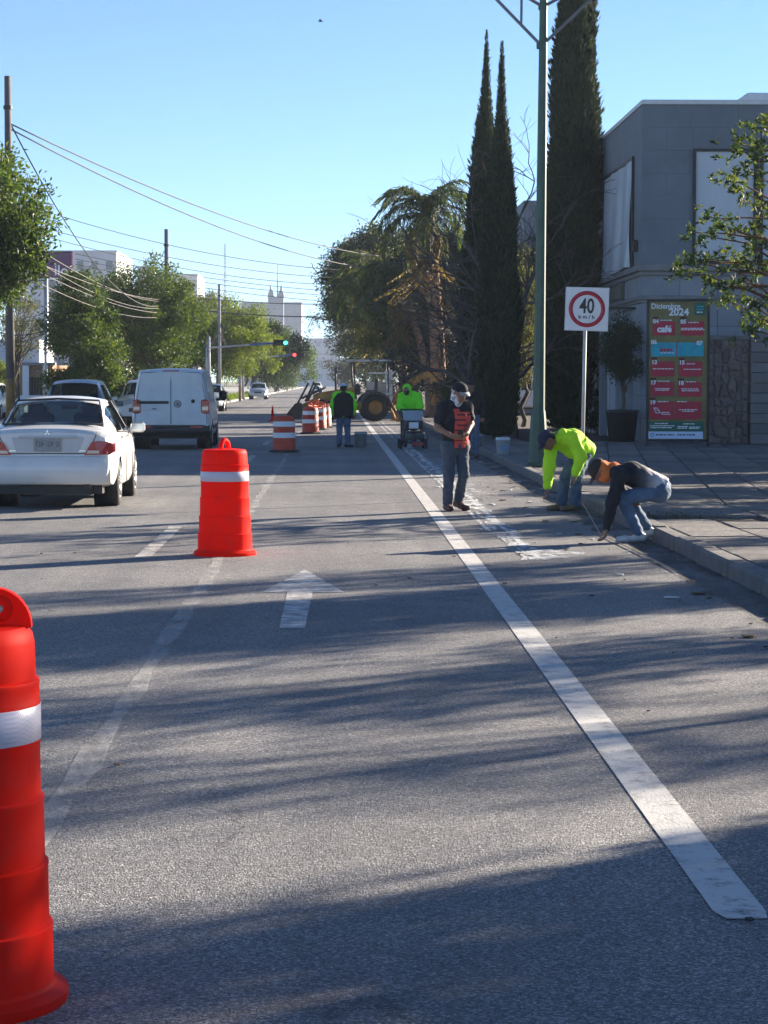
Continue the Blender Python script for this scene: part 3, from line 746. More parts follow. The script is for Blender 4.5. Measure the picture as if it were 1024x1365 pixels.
# ---- palms
def frond_mesh(seed, L=2.7, droop=.9, n=54, leaf=.55, hang=.5):
    rs = np.random.RandomState(seed); V = []; Fq = []
    rib = []
    for i in range(n+1):
        t = i/n; rib.append(np.array([L*(t - .28*droop*t**3), .03*math.sin(t*4+seed), L*(.42*t - .85*droop*t**2.3)]))
    mb = MB(); mb.tube([rib[i] for i in range(0, n+1, 6)], [.035*(1-.85*i/9) for i in range(len(range(0, n+1, 6)))], 5, cap=False)
    for i in range(5, n+1):
        t = i/n; p = rib[i]; tan = rib[min(i+1, n)] - rib[i-1]; tan /= np.linalg.norm(tan)
        ll = leaf*(.35+.9*math.sin(math.pi*min(1, .12+.86*t)))*rs.uniform(.8, 1.15)
        for sd in (-1, 1):
            d = np.array([0, sd*.8, -.12]) + tan*.55 + rs.normal(size=3)*.16; d /= np.linalg.norm(d)
            e = d*.45 + np.array([0, 0, -hang - .5*rs.uniform()]); e /= np.linalg.norm(e)
            wv = np.cross(d, [0, 0, 1]); wv /= np.linalg.norm(wv)+1e-9; wv = wv*.022
            a, m_, t_ = p, p + d*ll*.5, p + d*ll*.5 + e*ll*.55
            mb.add([a-wv*.6, a+wv*.6, m_+wv, m_-wv], [(0, 1, 2, 3)]); mb.add([m_-wv, m_+wv, t_], [(0, 1, 2)])
    return mb.mesh('frond')
FR = [frond_mesh(1), frond_mesh(2, 2.4, 1.15), frond_mesh(3, 2.9, .8), frond_mesh(4, 2.2, 1.4)]
for q in FR: q.materials.append(leaf_palm)
FD = [frond_mesh(8, 2.3, 1.9, 40, .4, 1.2), frond_mesh(9, 2.0, 2.2, 40, .4, 1.4)]
for q in FD: q.materials.append(leaf_dead)
palm_bark = mat('palm_trunk_brown', (.30, .17, .10), .95, var=.35, scale=6, bmp=.04, bscale=14, stretch=(1, 1, 2.5))
def palm(label, base, H, rt, seed, nf=22, nd=8, scale=1.0, lean=(0, 0)):
    rs = random.Random(seed); t = thing('palm_tree', label, 'palm', base, group='palms beyond the backhoe')
    pr = []
    for i in range(46):
        z = H*i/45; pr.append((rt*(1.15-.35*i/45)*(1+.05*(i % 2)), z))
    mb = MB()
    mb.tube([(lean[0]*(z/H)**2, lean[1]*(z/H)**2, z) for r_, z in pr], [r_ for r_, z in pr], 12)
    obj('trunk', mb, palm_bark, t)
    top = Vector((lean[0], lean[1], H))
    for i in range(nf):
        q = i/nf; o = link('frond', FR[i % 4], t); o.location = top + Vector((0, 0, .1+.3*q))
        o.rotation_euler = (rs.uniform(-.3, .3), -(-.35 + 1.25*q) + rs.uniform(-.15, .15), i*2.39996+rs.uniform(-.2, .2)); s_ = scale*rs.uniform(.85, 1.12); o.scale = (s_,)*3
    for i in range(nd):
        o = link('dead_frond', FD[i % 2], t); o.location = top + Vector((0, 0, -.15))
        o.rotation_euler = (rs.uniform(-.2, .2), .75+rs.uniform(-.2, .25), i*2*math.pi/nd+rs.uniform(-.3, .3)); o.scale = (scale*rs.uniform(.8, 1.1),)*3
    return t
pA = at(585, 520, 98); palm('feathery palm with a thick rusty trunk, highest of the palms', (pA.x, 98, PAVE_Z), 8.4, .30, 11, 28, 16, 1.2, (-.5, 0))
pB = at(573, 520, 104); palm('thin grey trunked palm just left of the rusty trunk', (pB.x, 104, PAVE_Z), 5.6, .17, 12, 18, 14, 1.05, (-1.3, 0))
pC = at(528, 520, 135); palm('drooping palm leaning out over the road behind the backhoe', (pC.x+.6, 135, PAVE_Z), 6.9, .22, 13, 24, 14, 1.4, (-1.6, 0))

# ---- the bare tangled tree between palms and cypresses
def bare_tree(label, base, seed, H, spread, depth=6, rt=.13):
    rs = np.random.RandomState(seed); t = thing('bare_tree', label, 'tree', base); mb = MB()
    def grow(p, d, L, r_, k):
        pts = [p]; q = p.copy(); dd = d.copy()
        for i in range(4):
            dd = dd + rs.normal(size=3)*.16 + np.array([0, 0, -.02 if k < 3 else .03]); dd /= np.linalg.norm(dd); q = q + dd*L/4; pts.append(q.copy())
        mb.tube(pts, [r_, r_*.92, r_*.84, r_*.76, r_*.66], 5 if k > 3 else 3, cap=False)
        if k == 0: return
        for j in range(3 if k > 1 else 2):
            nd = dd + rs.normal(size=3)*spread; nd[2] += .1; nd /= np.linalg.norm(nd)
            grow(pts[rs.randint(2, 5)], nd, L*rs.uniform(.6, .9), r_*.60, k-1)
    for j in range(3):
        d = np.array([-.35+.25*rs.normal(), .2*rs.normal(), 1.0]); grow(np.array([0., 0, -.1]), d/np.linalg.norm(d), H*.34, rt, depth)
    o = obj('branches', mb, wood_grey, t); o['kind'] = 'stuff'
    return t
bt = at(712, 560, 64); bare_tree('leafless grey tangled tree in front of the twin cypresses', (bt.x-.6, 63, PAVE_Z), 21, 8.2, .50, 6)
bt2 = at(640, 560, 99); bare_tree('leafless grey thicket left of the twin cypresses', (bt2.x+.4, 99, PAVE_Z), 24, 8.6, .42, 5, .10)

# ---- leafy trees on the right
TR = 'trees along the right pavement'
def T(px, py, Y): p = at(px, py, Y); return (p.x, p.y, p.z)
tree('broadleaf_tree', 'dense dark tree overhanging the road behind the palms', 'tree', (5.6, 150, .1), (4.4, 150, 5), (3.6, 150, 7.4), (4.4, 4.5, 4.8), 130, 1.0, 44000, .24, leaf_dark, 31, .28, TR)
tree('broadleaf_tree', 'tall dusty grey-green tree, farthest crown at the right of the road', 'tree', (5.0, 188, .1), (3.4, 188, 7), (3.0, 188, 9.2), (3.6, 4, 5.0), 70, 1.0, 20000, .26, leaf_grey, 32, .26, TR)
tree('broadleaf_tree', 'dark leafy tree behind the rusty palm trunk', 'tree', (8.2, 116, .1), (7.4, 116, 4), (6.6, 116, 5.2), (4.4, 3.5, 4.9), 130, .95, 44000, .22, leaf_dark, 33, .24, TR)
tree('broadleaf_tree', 'olive green tree under the palm crowns by the backhoe', 'tree', (5.4, 122, .1), (4.6, 122, 4.2), (3.2, 121, 5.6), (2.6, 2.5, 3.0), 80, .75, 24000, .18, leaf_olive, 34, .2, TR)
tree('broadleaf_tree', 'dark shaded tree left of the twin cypresses behind the paint machine', 'tree', (6.4, 89, .1), (6.4, 89, 3.4), (6.3, 89, 3.8), (1.35, 1.3, 3.4), 80, .6, 22000, .15, leaf_dark, 36, .16, TR, low=.6)
tree('broadleaf_tree', 'small yellow-green tree between lamp post and twin cypresses', 'tree', (6.45, 78, .1), (6.5, 78, 2.6), (6.45, 78, 4.0), (1.0, 1.1, 2.2), 34, .42, 6500, .11, leaf_olive, 35, .09, TR)
tree('broadleaf_tree', 'sunlit leafy sprig tree tucked behind the tall cypress', 'tree', (7.42, 67.2, .1), (7.45, 67.2, 3.2), (7.3, 67.0, 4.5), (.55, .5, 1.5), 22, .3, 2600, .10, leaf_bright, 37, .06, TR)
tree('clipped_shrub', 'dark clipped round shrub beside the rusty palm trunk', 'shrub', (4.55, 88, .1), (4.55, 88, .6), (4.55, 88, 1.0), (.65, .6, .75), 30, .3, 5000, .09, leaf_dark, 38, .06)
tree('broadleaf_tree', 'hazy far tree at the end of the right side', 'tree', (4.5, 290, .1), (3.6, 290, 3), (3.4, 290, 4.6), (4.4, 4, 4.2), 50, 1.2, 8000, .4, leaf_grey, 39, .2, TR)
tree('broadleaf_tree', 'second dusty tree filling the gap beyond the backhoe', 'tree', (6.5, 235, .1), (5.5, 235, 4), (5.0, 235, 6.2), (4.6, 4, 5.4), 60, 1.2, 12000, .34, leaf_dark, 40, .26, TR)
tree('broadleaf_tree', 'dark green tree filling in under the highest palm', 'tree', (6.6, 106, .1), (6.0, 106, 4), (5.0, 107, 5.0), (2.6, 2.0, 3.6), 90, .75, 26000, .18, leaf_dark, 42, .18, TR, low=1.0)
# bare arching boughs reaching out over the carriageway
rs = np.random.RandomState(51); ob = thing('bare_bough_tree', 'dark crooked tree with thin boughs reaching left over the road', 'tree', (4.6, 142, .1)); mb = MB(); C = []
limb(mb, (0, 0, 0), (-1.2, 0, 4.0), .22, .15, rs, 6)
def bough(p, d, L, r_, k):
    p = np.asarray(p, float); pts = [p]; dd = np.asarray(d, float)
    for i in range(6):
        dd = dd + rs.normal(size=3)*.22; dd /= np.linalg.norm(dd); pts.append(pts[-1] + dd*L/6)
    mb.tube(pts, [r_*(1-.1*i) for i in range(7)], 5, cap=False)
    if k:
        for j in range(4): nd = dd + rs.normal(size=3)*.75; bough(pts[rs.randint(2, 7)], nd/np.linalg.norm(nd), L*rs.uniform(.45, .7), r_*.5, k-1)
    else: C.append(pts[-1]); C.append(pts[4])
for d, L in (((-1, .1, .35), 3.6), ((-1, -.1, -.05), 3.4), ((-.9, .2, .7), 3.4), ((-.8, 0, .15), 3.0)): bough((-1.2, 0, 3.9), np.array(d)/np.linalg.norm(d), L, .09, 3)
o = obj('branches', mb, wood_bark, ob); o['kind'] = 'stuff'
C = np.array(C); C = np.repeat(C, 5, 0) + rs.normal(size=(len(C)*5, 3))*.14; V, Fq = leaf_cloud(rs, C, .15)
o = link('crown', np_mesh('crown', V, Fq), ob, leaf_dark); o['kind'] = 'stuff'

# ---- left side
TL = 'trees along the left pavement'
tree('broadleaf_tree', 'bushy green tree at the left edge in front of the concrete pole', 'tree', (-9.3, 52, .1), (-8.6, 52, 3.4), (-8.25, 52, 5.15), (1.6, 1.6, 1.75), 120, .50, 40000, .13, leaf_green, 61, .15, TL)
tree('broadleaf_tree', 'low leafy tree bushing down to the ground left of the white van', 'tree', (-9.5, 85, .1), (-9.5, 85, 2.2), (-9.45, 85, 2.9), (1.35, 1.3, 2.6), 84, .52, 26000, .14, leaf_green, 62, .12, TL, low=.5)
tree('broadleaf_tree', 'broad green tree rising behind the white van', 'tree', (-9.3, 118, .1), (-9.4, 118, 3.6), (-9.5, 118, 4.9), (2.7, 2.6, 3.0), 110, .75, 34000, .17, leaf_green, 63, .2, TL, low=1.6)
tree('broadleaf_tree', 'yellow-green street tree beside the near signal mast', 'tree', (-8.9, 172, .1), (-8.7, 172, 3.4), (-7.9, 172, 4.8), (3.1, 3, 2.9), 100, .8, 28000, .2, leaf_bright, 64, .2, TL, low=1.9, whitewash=True)
tree('broadleaf_tree', 'dark rounded tree behind the traffic lights', 'tree', (-8.6, 232, .1), (-7.6, 232, 4), (-6.2, 232, 4.7), (3.3, 3, 3.2), 70, .95, 15000, .25, leaf_dark, 65, .22, TL, low=1.2)
tree('broadleaf_tree', 'slim bright sapling between the signal masts', 'tree', (-8.7, 205, .1), (-7.0, 205, 3), (-5.6, 205, 4.2), (1.1, 1.1, 1.9), 30, .55, 5000, .2, leaf_bright, 66, .12, TL)
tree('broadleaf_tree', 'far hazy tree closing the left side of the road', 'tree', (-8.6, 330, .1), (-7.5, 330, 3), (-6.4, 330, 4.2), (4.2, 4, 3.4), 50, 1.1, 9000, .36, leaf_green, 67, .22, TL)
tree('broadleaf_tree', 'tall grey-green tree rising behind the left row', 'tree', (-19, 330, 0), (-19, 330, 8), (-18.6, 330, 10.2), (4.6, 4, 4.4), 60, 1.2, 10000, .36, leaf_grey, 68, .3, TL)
tree('broadleaf_tree', 'thin wispy tree behind the left concrete pole', 'tree', (-13.0, 92, .1), (-12.8, 92, 2.8), (-12.7, 92, 4.0), (1.3, 1.2, 1.4), 40, .4, 2600, .12, leaf_olive, 69, .08, TL, limbs=26)
tree('broadleaf_tree', 'mid green tree behind the silver parked car', 'tree', (-10.8, 140, .1), (-10.8, 140, 3), (-10.6, 140, 4.0), (2.6, 2.4, 3.4), 60, .8, 12000, .2, leaf_green, 70, .18, TL, low=.6)
tree('broadleaf_tree', 'green tree leaning over the pavement past the signal poles', 'tree', (-9.6, 265, .1), (-9, 265, 3), (-8.6, 265, 4.6), (4.0, 3, 4.0), 60, 1.0, 10000, .3, leaf_green, 71, .2, TL, low=.8)
tree('flowering_shrub', 'yellow-flowered shrub at the far left edge by the house', 'shrub', (-14.6, 98, .1), (-14.6, 98, .8), (-14.5, 98, 1.5), (.8, .6, 1.0), 26, .3, 3500, .1, leaf_bright, 72, .05)
tree('broadleaf_tree', 'dark tree closing the gap left of the van roof', 'tree', (-12.9, 134, .1), (-12.9, 134, 3), (-12.9, 134, 3.4), (2.4, 2.2, 3.2), 70, .8, 18000, .2, leaf_dark, 73, .18, TL, low=.3)
# ground plants along the left verge
rs = np.random.RandomState(77); n = 9000
P = np.stack([rs.uniform(-9.4, -8.35, n), 95 + 150*rs.uniform(size=n)**1.3, .12 + .35*rs.uniform(size=n)**2], -1); V, Fq = leaf_cloud(rs, P, .22, .3, None, .8)
o = link('ground_cover', np_mesh('ground_cover', V, Fq), None, leaf_bright); tag(o, 'low green plants along the left verge', 'plants', kind='stuff')

# ---- the large-leaved tree at the right edge
def rosette_tree(label, base, seed):
    rs = np.random.RandomState(seed); base = np.asarray(base, float); t = thing('large_leaved_tree', label, 'tree', tuple(base), group=TR); mb = MB()
    Ys = base[1]; C = []
    limb(mb, (0, 0, -.1), (-.05, 0, 2.7), .13, .10, rs, 6, seg=9)
    limb(mb, (-.05, 0, 2.6), (.25, .1, 5.2), .09, .03, rs, 6)
    tips = [(963, 300), (940, 290), (985, 310), (1000, 330), (930, 345), (915, 365), (950, 350), (975, 345), (960, 385), (935, 375), (990, 375), (1010, 300), (1012, 350), (970, 400), (990, 415), (1005, 400),
            (980, 250), (968, 240), (1000, 225), (1015, 240), (970, 200), (985, 190), (1012, 205), (1018, 160), (1008, 170), (1020, 190), (995, 270), (1015, 275), (945, 315), (925, 310), (1000, 440), (1015, 430), (985, 360), (905, 350)]
    for k, (px, py) in enumerate(tips):
        p = at(px, py, Ys + rs.uniform(-.9, .9)); tip = np.array(p) - base
        s0 = np.array([.02+.05*rs.normal(), .05*rs.normal(), min(5.0, max(1.9, tip[2]-rs.uniform(.25, .7)))])
        q = limb(mb, s0, tip, .022, .007, rs, 5, .06, 5)
        for j in range(7): C.append(tip + rs.normal(size=3)*[.10, .16, .07])
        for j in range(3): C.append(np.array(q[rs.randint(2, 5)]) + rs.normal(size=3)*.09)
    for k in range(46):            # the rest of the crown, beyond the picture
        tip = np.array([rs.uniform(.2, 2.2), rs.uniform(-1.2, 1.2), rs.uniform(2.3, 6.0)])
        limb(mb, (.1, 0, max(2, tip[2]-.7)), tip, .025, .007, rs, 4, .06, 5)
        for j in range(9): C.append(tip + rs.normal(size=3)*.16)
    P = np.repeat(np.array(C), 11, 0); P = P + rs.normal(size=P.shape)*.012
    V, Fq = leaf_cloud(rs, P, .085, .42, None, .35, .05)
    c = link('crown', np_mesh('crown', V, Fq), t, leaf_glossy); c['kind'] = 'stuff'
    obj('trunk', mb, mat('rusty_bark', (.16, .085, .05), .9, var=.4, scale=9, bmp=.02), t)
rosette_tree('tree with rosettes of glossy leaves reaching in from the right edge', (6.45, 31.0, PAVE_Z), 81)

# ---- the forecourt trees standing right of the picture; their shade lies across the road
TS = 'forecourt trees right of the picture'
for k, (x, y, zc, rx, rz, ncl, nl, lb) in enumerate((
        (12.0, 25.0, 4.7, 1.45, 1.8, 90, 17000, 'dense forecourt tree casting the broad shade band by the arrow'),
        (12.4, 21.6, 4.6, 1.2, 1.4, 24, 3200, 'thin crowned forecourt tree, middle of the row'),
        (10.6, 12.9, 2.95, 2.1, 1.45, 150, 30000, 'big forecourt tree casting the shade at the bottom of the picture'),
        (11.5, 15.8, 5.15, .55, .8, 20, 1500, 'slim unseen tree added to shade the nearest drum'),  # narrow crown out of view, added to put the nearest drum in shade
        (13.5, 29.2, 5.2, 1.0, 1.6, 22, 3000, 'small airy forecourt tree casting thin streaks beyond the arrow'),
        (14.5, 20.8, 5.6, 1.2, 1.4, 16, 2000, 'airy forecourt tree behind the row'))):
    tree('forecourt_tree', lb, 'tree', (x, y, .1), (x, y, zc-rz*.4), (x, y, zc), (rx, rx, rz), ncl, .42, nl, .13, leaf_green, 90+k, .12, TS, hollow=.1)

for k, (x, y, lb) in enumerate(((9.0, 30.2, 'unseen low shrub added to shade the pavement, nearest of the row'), (9.6, 34.2, 'unseen low shrub added to shade the pavement, second of the row'), (10.2, 38.4, 'unseen low shrub added to shade the pavement, third of the row'), (10.8, 42.8, 'unseen low shrub added to shade the pavement, by the rubble wall'))):
    tree('shade_shrub', lb, 'shrub', (x, y, .1), (x, y, 1.4), (x, y, 1.65), (1.35, 1.45, 1.15), 80, .40, 14000, .12, leaf_green, 140+k, .08, 'unseen shrubs added for pavement shade', hollow=.1)  # low crowns added out of view so their shade covers the pavement
# ================================================================ vehicles  (local frame: y = 0 at the rear bumper, +y forward, x right, z up)
red_lens = mat('red_lamp_lens', (.42, .012, .016), .18, var=.12, scale=30, coat=.6)
clear_lens = mat('clear_lamp_lens', (.55, .50, .46), .15, .3, var=.1, coat=.6)
seat_dark = mat('dark_seat_cloth', (.03, .031, .034), .9, var=.2)
plate_m = mat('number_plate', (.30, .31, .31), .5, var=.15, scale=30)
plate_ink = mat('number_plate_ink', (.14, .15, .17), .6, var=.1)
def lin(y, P): return float(np.interp(y, [p[0] for p in P], [p[1] for p in P]))
TYRE = {}
def wheel(parent, x, y, r_, wd, sgn, rim=None, spokes=5):
    key = (round(r_, 3), round(wd, 3), sgn, spokes)
    if key not in TYRE:
        t = MB().lathe([(r_*.64, -wd/2+.012), (r_*.80, -wd/2), (r_*.95, -wd/2+.015), (r_, -wd*.3), (r_, wd*.3), (r_*.95, wd/2-.015), (r_*.80, wd/2), (r_*.64, wd/2-.012)], n=28, axis='X')
        o = wd/2*sgn
        m = MB().lathe([(r_*.66, o*.9), (r_*.63, o*.95), (r_*.58, o*.80), (r_*.56, o*.2), (0.02, o*.2)], n=28, axis='X')
        for k in range(spokes):
            a = 2*math.pi*k/spokes
            for s in (-1, 1):
                a0, a1 = a + s*.10, a + s*.16
                m.tube([(o*.82, math.cos(a)*r_*.10, math.sin(a)*r_*.10), (o*.90, math.cos(a1)*r_*.58, math.sin(a1)*r_*.58)], [r_*.07, r_*.055], 5)
        m.lathe([(r_*.16, o*.7), (r_*.15, o*.92), (.001, o*.95)], n=12, axis='X')
        TYRE[key] = (t.mesh('tyre'), m.mesh('rim'))
        TYRE[key][0].materials.append(black_rubber); TYRE[key][1].materials.append(rim or alu)
    w_ = obj('wheel', MB().lathe([(r_*.57, -wd*.42), (r_*.57, wd*.42)], n=20, axis='X'), dark_metal, parent, loc=(x, y, r_))
    link('tyre', TYRE[key][0], w_); link('rim', TYRE[key][1], w_)
    return w_
def car_body(t, S, paint, glass=dark_glass):
    """lofted shell with real window openings and wheel arches"""
    L = S['L']; ny = S.get('ny', 76)
    ys = np.unique(np.concatenate([np.linspace(0, L, ny), [q for rg in S['side_win'] for q in rg], S['rear_win'], S['front_win']]))
    ys = ys[(ys >= 0) & (ys <= L)]
    NL, NU, NT = 11, 6, 7
    half = []
    for y in ys:
        zb, zl, zt, w_, wt = (lin(y, S[k]) for k in ('zb', 'zbelt', 'ztop', 'w', 'wt'))
        pts = [(0.0, zb), (w_*.80, zb)]
        for i in range(NL):
            t_ = i/(NL-1); z = zb+.03+(zl-zb-.03)*t_
            k = np.interp(t_, [0, .12, .30, .45, .62, .85, 1], [.93, .972, .992, 1.0, .993, .975, .945]); pts.append((w_*k, z))
        ze = zt - min(.055, (zt-zl)*.5)
        for i in range(1, NU+1):
            s = i/NU; x = w_*.945 + (wt-w_*.945)*s; pts.append((x + (.018*math.sin(math.pi*s) if zt-zl > .2 else 0), zl + (ze-zl)*s))
        for i in range(1, NT+1):
            u = 1 - i/NT; pts.append((wt*u, ze + (zt-ze)*(1-u**2.6)))
        half.append(pts)
    m = len(half[0]); n = len(ys); V = []
    for k, y in enumerate(ys):
        for (x, z) in half[k]: V.append([x, y, z])
        for (x, z) in half[k]: V.append([-x, y, z])
    V = np.array(V)
    # lean of the tail and nose faces
    for f_, y0, y1 in (('rake_rear', 0, .25), ('rake_front', L, L-.3)):
        pass
    arch = S['arch']
    body, win = [], {}
    def idx(k, j, s): return k*2*m + (m if s < 0 else 0) + j
    jbelt = 2+NL-1; jroof = jbelt+NU
    for k in range(n-1):
        yc = (ys[k]+ys[k+1])/2
        for j in range(m-1):
            for s in (1, -1):
                q = [idx(k, j, s), idx(k+1, j, s), idx(k+1, j+1, s), idx(k, j+1, s)]
                if s > 0: q = q[::-1]
                c = V[q].mean(0)
                if 1 <= j < jbelt and any((c[1]-ay)**2 + (c[2]-az)**2 < ar**2 for ay, az, ar in arch): continue
                wkey = None
                if jbelt <= j < jroof-1+0 and j >= jbelt:
                    for i, (a, b_) in enumerate(S['side_win']):
                        if a <= yc <= b_ and lin(yc, S['ztop'])-lin(yc, S['zbelt']) > .18: wkey = ('side_window', i, s)
                if j >= jroof:
                    if S['rear_win'][0] <= yc <= S['rear_win'][1]: wkey = ('rear_window', 0, 0)
                    if S['front_win'][0] <= yc <= S['front_win'][1]: wkey = ('windscreen', 0, 0)
                (win.setdefault(wkey, []) if wkey else body).append(tuple(q))
    for k, rev in ((0, False), (n-1, True)):
        for j in range(m-1):
            q = (idx(k, j, 1), idx(k, j+1, 1), idx(k, j+1, -1), idx(k, j, -1)); body.append(q[::-1] if rev else q)
    # snap ragged arch edges to true circles
    for ay, az, ar in arch:
        d = np.hypot(V[:, 1]-ay, V[:, 2]-az); near = (np.abs(d-ar) < .05) & (np.abs(V[:, 0]) > .5) & (V[:, 2] > lin(ay, S['zb'])+.02)
        f = ar/np.maximum(d, 1e-6)
        V[near, 1] = ay + (V[near, 1]-ay)*f[near]; V[near, 2] = az + (V[near, 2]-az)*f[near]
    def sub(fs, name, mm, sm=True):
        used = sorted({i for f in fs for i in f}); mp = {i: q for q, i in enumerate(used)}
        mb = MB().add([V[i] for i in used], [tuple(mp[i] for i in f) for f in fs], sm); return obj(name, mb, mm, t)
    bo = sub(body, 'body', paint)
    md = bo.modifiers.new('edges', 'EDGE_SPLIT'); md.split_angle = R(38)
    for key, fs in win.items(): sub(fs, key[0], glass)
    return bo
def wells(t, arch, hw):
    for ay, az, ar in arch:
        for s in (-1, 1):
            mb = MB().lathe([(ar+.01, s*hw*.98), (ar+.01, s*hw*.62), (.02, s*hw*.60)], c=(0, ay, az), n=24, axis='X')
            o = obj('wheel_well', mb, black_plastic, t)
def curved_bar(x1, z0, z1, d, fn, n=14, thick=.03):
    """wrap-round bar: fn(x) gives the y of the body's face"""
    mb = MB(); vs = []
    for i in range(n+1):
        x = -x1 + 2*x1*i/n; y = fn(x)
        vs += [(x, y, z0), (x, y-d, z0+.03), (x, y-d, z1-.03), (x, y, z1)]
    fs = [(i*4+k, i*4+k+1, i*4+4+k+1, i*4+4+k) for i in range(n) for k in range(3)]
    return mb.add(vs, fs, True)

# ---------------------------------------------------------------- the white sedan
SED = dict(L=4.53, ny=84,
    zb=[(0, .33), (.5, .27), (1.5, .22), (3.5, .22), (4.2, .24), (4.53, .30)],
    zbelt=[(0, .92), (.1, .97), (.8, .985), (2, .955), (3.2, .92), (4.1, .80), (4.45, .68), (4.53, .60)],
    ztop=[(0, .99), (.04, 1.035), (.12, 1.05), (.62, 1.075), (.75, 1.12), (1.32, 1.40), (1.55, 1.437), (2.0, 1.452), (2.4, 1.43), (2.62, 1.37), (3.32, 1.01), (3.6, .965), (4.2, .86), (4.47, .74), (4.53, .66)],
    w=[(0, .775), (.05, .812), (.15, .836), (.5, .848), (2, .848), (3.6, .845), (4.2, .80), (4.42, .70), (4.53, .58)],
    wt=[(0, .66), (.1, .69), (.6, .68), (.8, .64), (1.3, .565), (2.0, .57), (2.5, .56), (3.3, .66), (3.6, .68), (4.2, .64), (4.53, .45)],
    side_win=[(1.12, 1.98), (2.08, 2.95)], rear_win=(.70, 1.29), front_win=(2.60, 3.26),
    arch=[(1.00, .31, .345), (3.60, .31, .345)])
sed_y = 29.35; sx = at(63.5, 600, sed_y).x
car = thing('white_sedan', 'white four-door sedan driving away, with red tail lamps and two people inside', 'car', (sx, sed_y, 0), R(.6))
sedan_glass = glass_mat('sedan_glass', (.50, .60, .60), .05)
car_body(car, SED, white_paint, sedan_glass); wells(car, SED['arch'], .84)
for x, s in ((.755, 1), (-.755, -1)):
    for y in (1.0, 3.6): wheel(car, x, y, .31, .19, s)
rear_y = lambda x: .035*(abs(x)/.82)**2*0 + .12*max(0, (abs(x)-.62)/.2)**2
bp = obj('bumper', curved_bar(.80, .32, .70, .085, lambda x: rear_y(x)+.03, 20), white_paint, car)
bp_side = MB()
obj('number_plate', MB().box((0, -.035, .835), (.34, .02, .17), bev=.006), plate_m, car)
pk = [c for c in car.children if c.name.startswith('number_plate')][-1]
for i in range(8):
    if i in (3, 6): continue
    st_ = MB().box((-.135+i*.037, -.048, .845), (.008, .004, .07)); st_.box((-.122+i*.037, -.048, .845+(.03, -.03, 0)[i % 3]), (.02, .004, .011))
    if i % 2: st_.box((-.112+i*.037, -.048, .850), (.007, .004, .05))
    obj('plate_stroke', st_, plate_ink, pk)
lid = MB(); 
for (x0, z0, x1, z1, r_) in ((-.52, .72, .52, .72, .006), (-.52, .72, -.64, 1.0, .006), (.52, .72, .64, 1.0, .006)): lid.tube([(x0, -.004, z0), (x1, -.004, z1)], r_, 5)
obj('boot_seam', lid, black_plastic, car)
obj('plate_recess', MB().prism([(-.40, .74), (.40, .74), (.46, .93), (-.46, .93)], -.012, .0, lambda u, v, q: (u, q, v)).box((0, -.03, .93), (.74, .04, .022), bev=.008), mat('grey_white_paint', (.52, .53, .54), .35, var=.05, coat=.4), car)
for s in (-1, 1):
    mb = MB(); P = [(.47, .705), (.66, .705), (.80, .71), (.848, .74), (.84, .84), (.78, .872), (.66, .88), (.60, .878), (.56, .86)]
    vs = []
    for (x, z) in P:
        yb = .055*max(0, (x-.66)/.18)**2
        vs.append((s*x, yb-.03, z))
    for (x, z) in P: vs.append((s*(x+.004 if x > .75 else x), .055*max(0, (x-.66)/.18)**2 + .16, z))
    n = 9; fs = [tuple(range(n)), *[(i, (i+1) % n, n+(i+1) % n, n+i) for i in range(n)]]
    tl_ = obj('tail_lamp', mb.add(vs, fs), red_lens, car)
    obj('reverse_lamp', MB().add([(s*.50, -.036, .722), (s*.66, -.036, .722), (s*.66, -.036, .760), (s*.515, -.036, .760)], [(0, 1, 2, 3)] if s > 0 else [(3, 2, 1, 0)]), clear_lens, tl_)
    # lamp wrapping on to the flank
    obj('lamp_side', MB().add([(s*.850, .05, .735), (s*.853, .24, .75), (s*.851, .22, .85), (s*.848, .05, .862)], [(0, 1, 2, 3)]), red_lens, tl_)
    mir = obj('door_mirror', MB().box((s*.93, 3.02, 1.0), (.21, .10, .15), bev=.035).box((s*.83, 3.05, .95), (.08, .05, .05)), white_paint, car)
    obj('mirror_glass', MB().box((s*.93, 2.965, 1.0), (.17, .012, .11), bev=.004), chrome, mir)
    for y in (1.55, 2.45): obj('door_handle', MB().box((s*.842, y, .90), (.035, .17, .035), bev=.012), white_paint, car)
    sm = MB()
    for y, zz in ((2.03, .25), (1.12, .62), (3.05, .30)): sm.tube([(s*.846, y, zz), (s*.849, y, .62), (s*.815, y, .945)], .0045, 4)
    obj('door_seam', sm, black_plastic, car)
    obj('window_trim', MB().tube([(s*.807, .98, .99), (s*.806, 2, .965), (s*.80, 3.15, .93)], .013, 5), black_plastic, car)
    obj('pillar_trim', MB().box((s*.72, 2.03, 1.19), (.05, .09, .42), Matrix.Rotation(s*-.52, 4, 'Y')), black_plastic, car)
bd = obj('emblem', MB(), chrome, car)
em = MB()
for k in range(3):
    a = math.pi/2 + k*2*math.pi/3; c_, s_ = math.cos(a), math.sin(a); r_ = .040
    em.prism([(0, 0), (c_*r_*.55-s_*r_*.32, s_*r_*.55+c_*r_*.32), (c_*r_*1.1, s_*r_*1.1), (c_*r_*.55+s_*r_*.32, s_*r_*.55-c_*r_*.32)], -.012, -.002, lambda u, v, q: (u, q, v+.985))
bd.data = em.mesh('emblem'); bd.data.materials.append(chrome)
obj('model_badge', MB().box((.44, -.004, .755), (.09, .008, .022)), chrome, car); obj('model_badge', MB().box((-.44, -.004, .755), (.11, .008, .018)), chrome, car)
obj('exhaust', MB().tube([(.50, .02, .30), (.50, .35, .30)], .045, 12), dark_metal, car)
obj('underbody', MB().box((0, 2.2, .27), (1.35, 3.9, .16)).box((.1, .42, .24), (.9, .5, .12)), black_plastic, car)
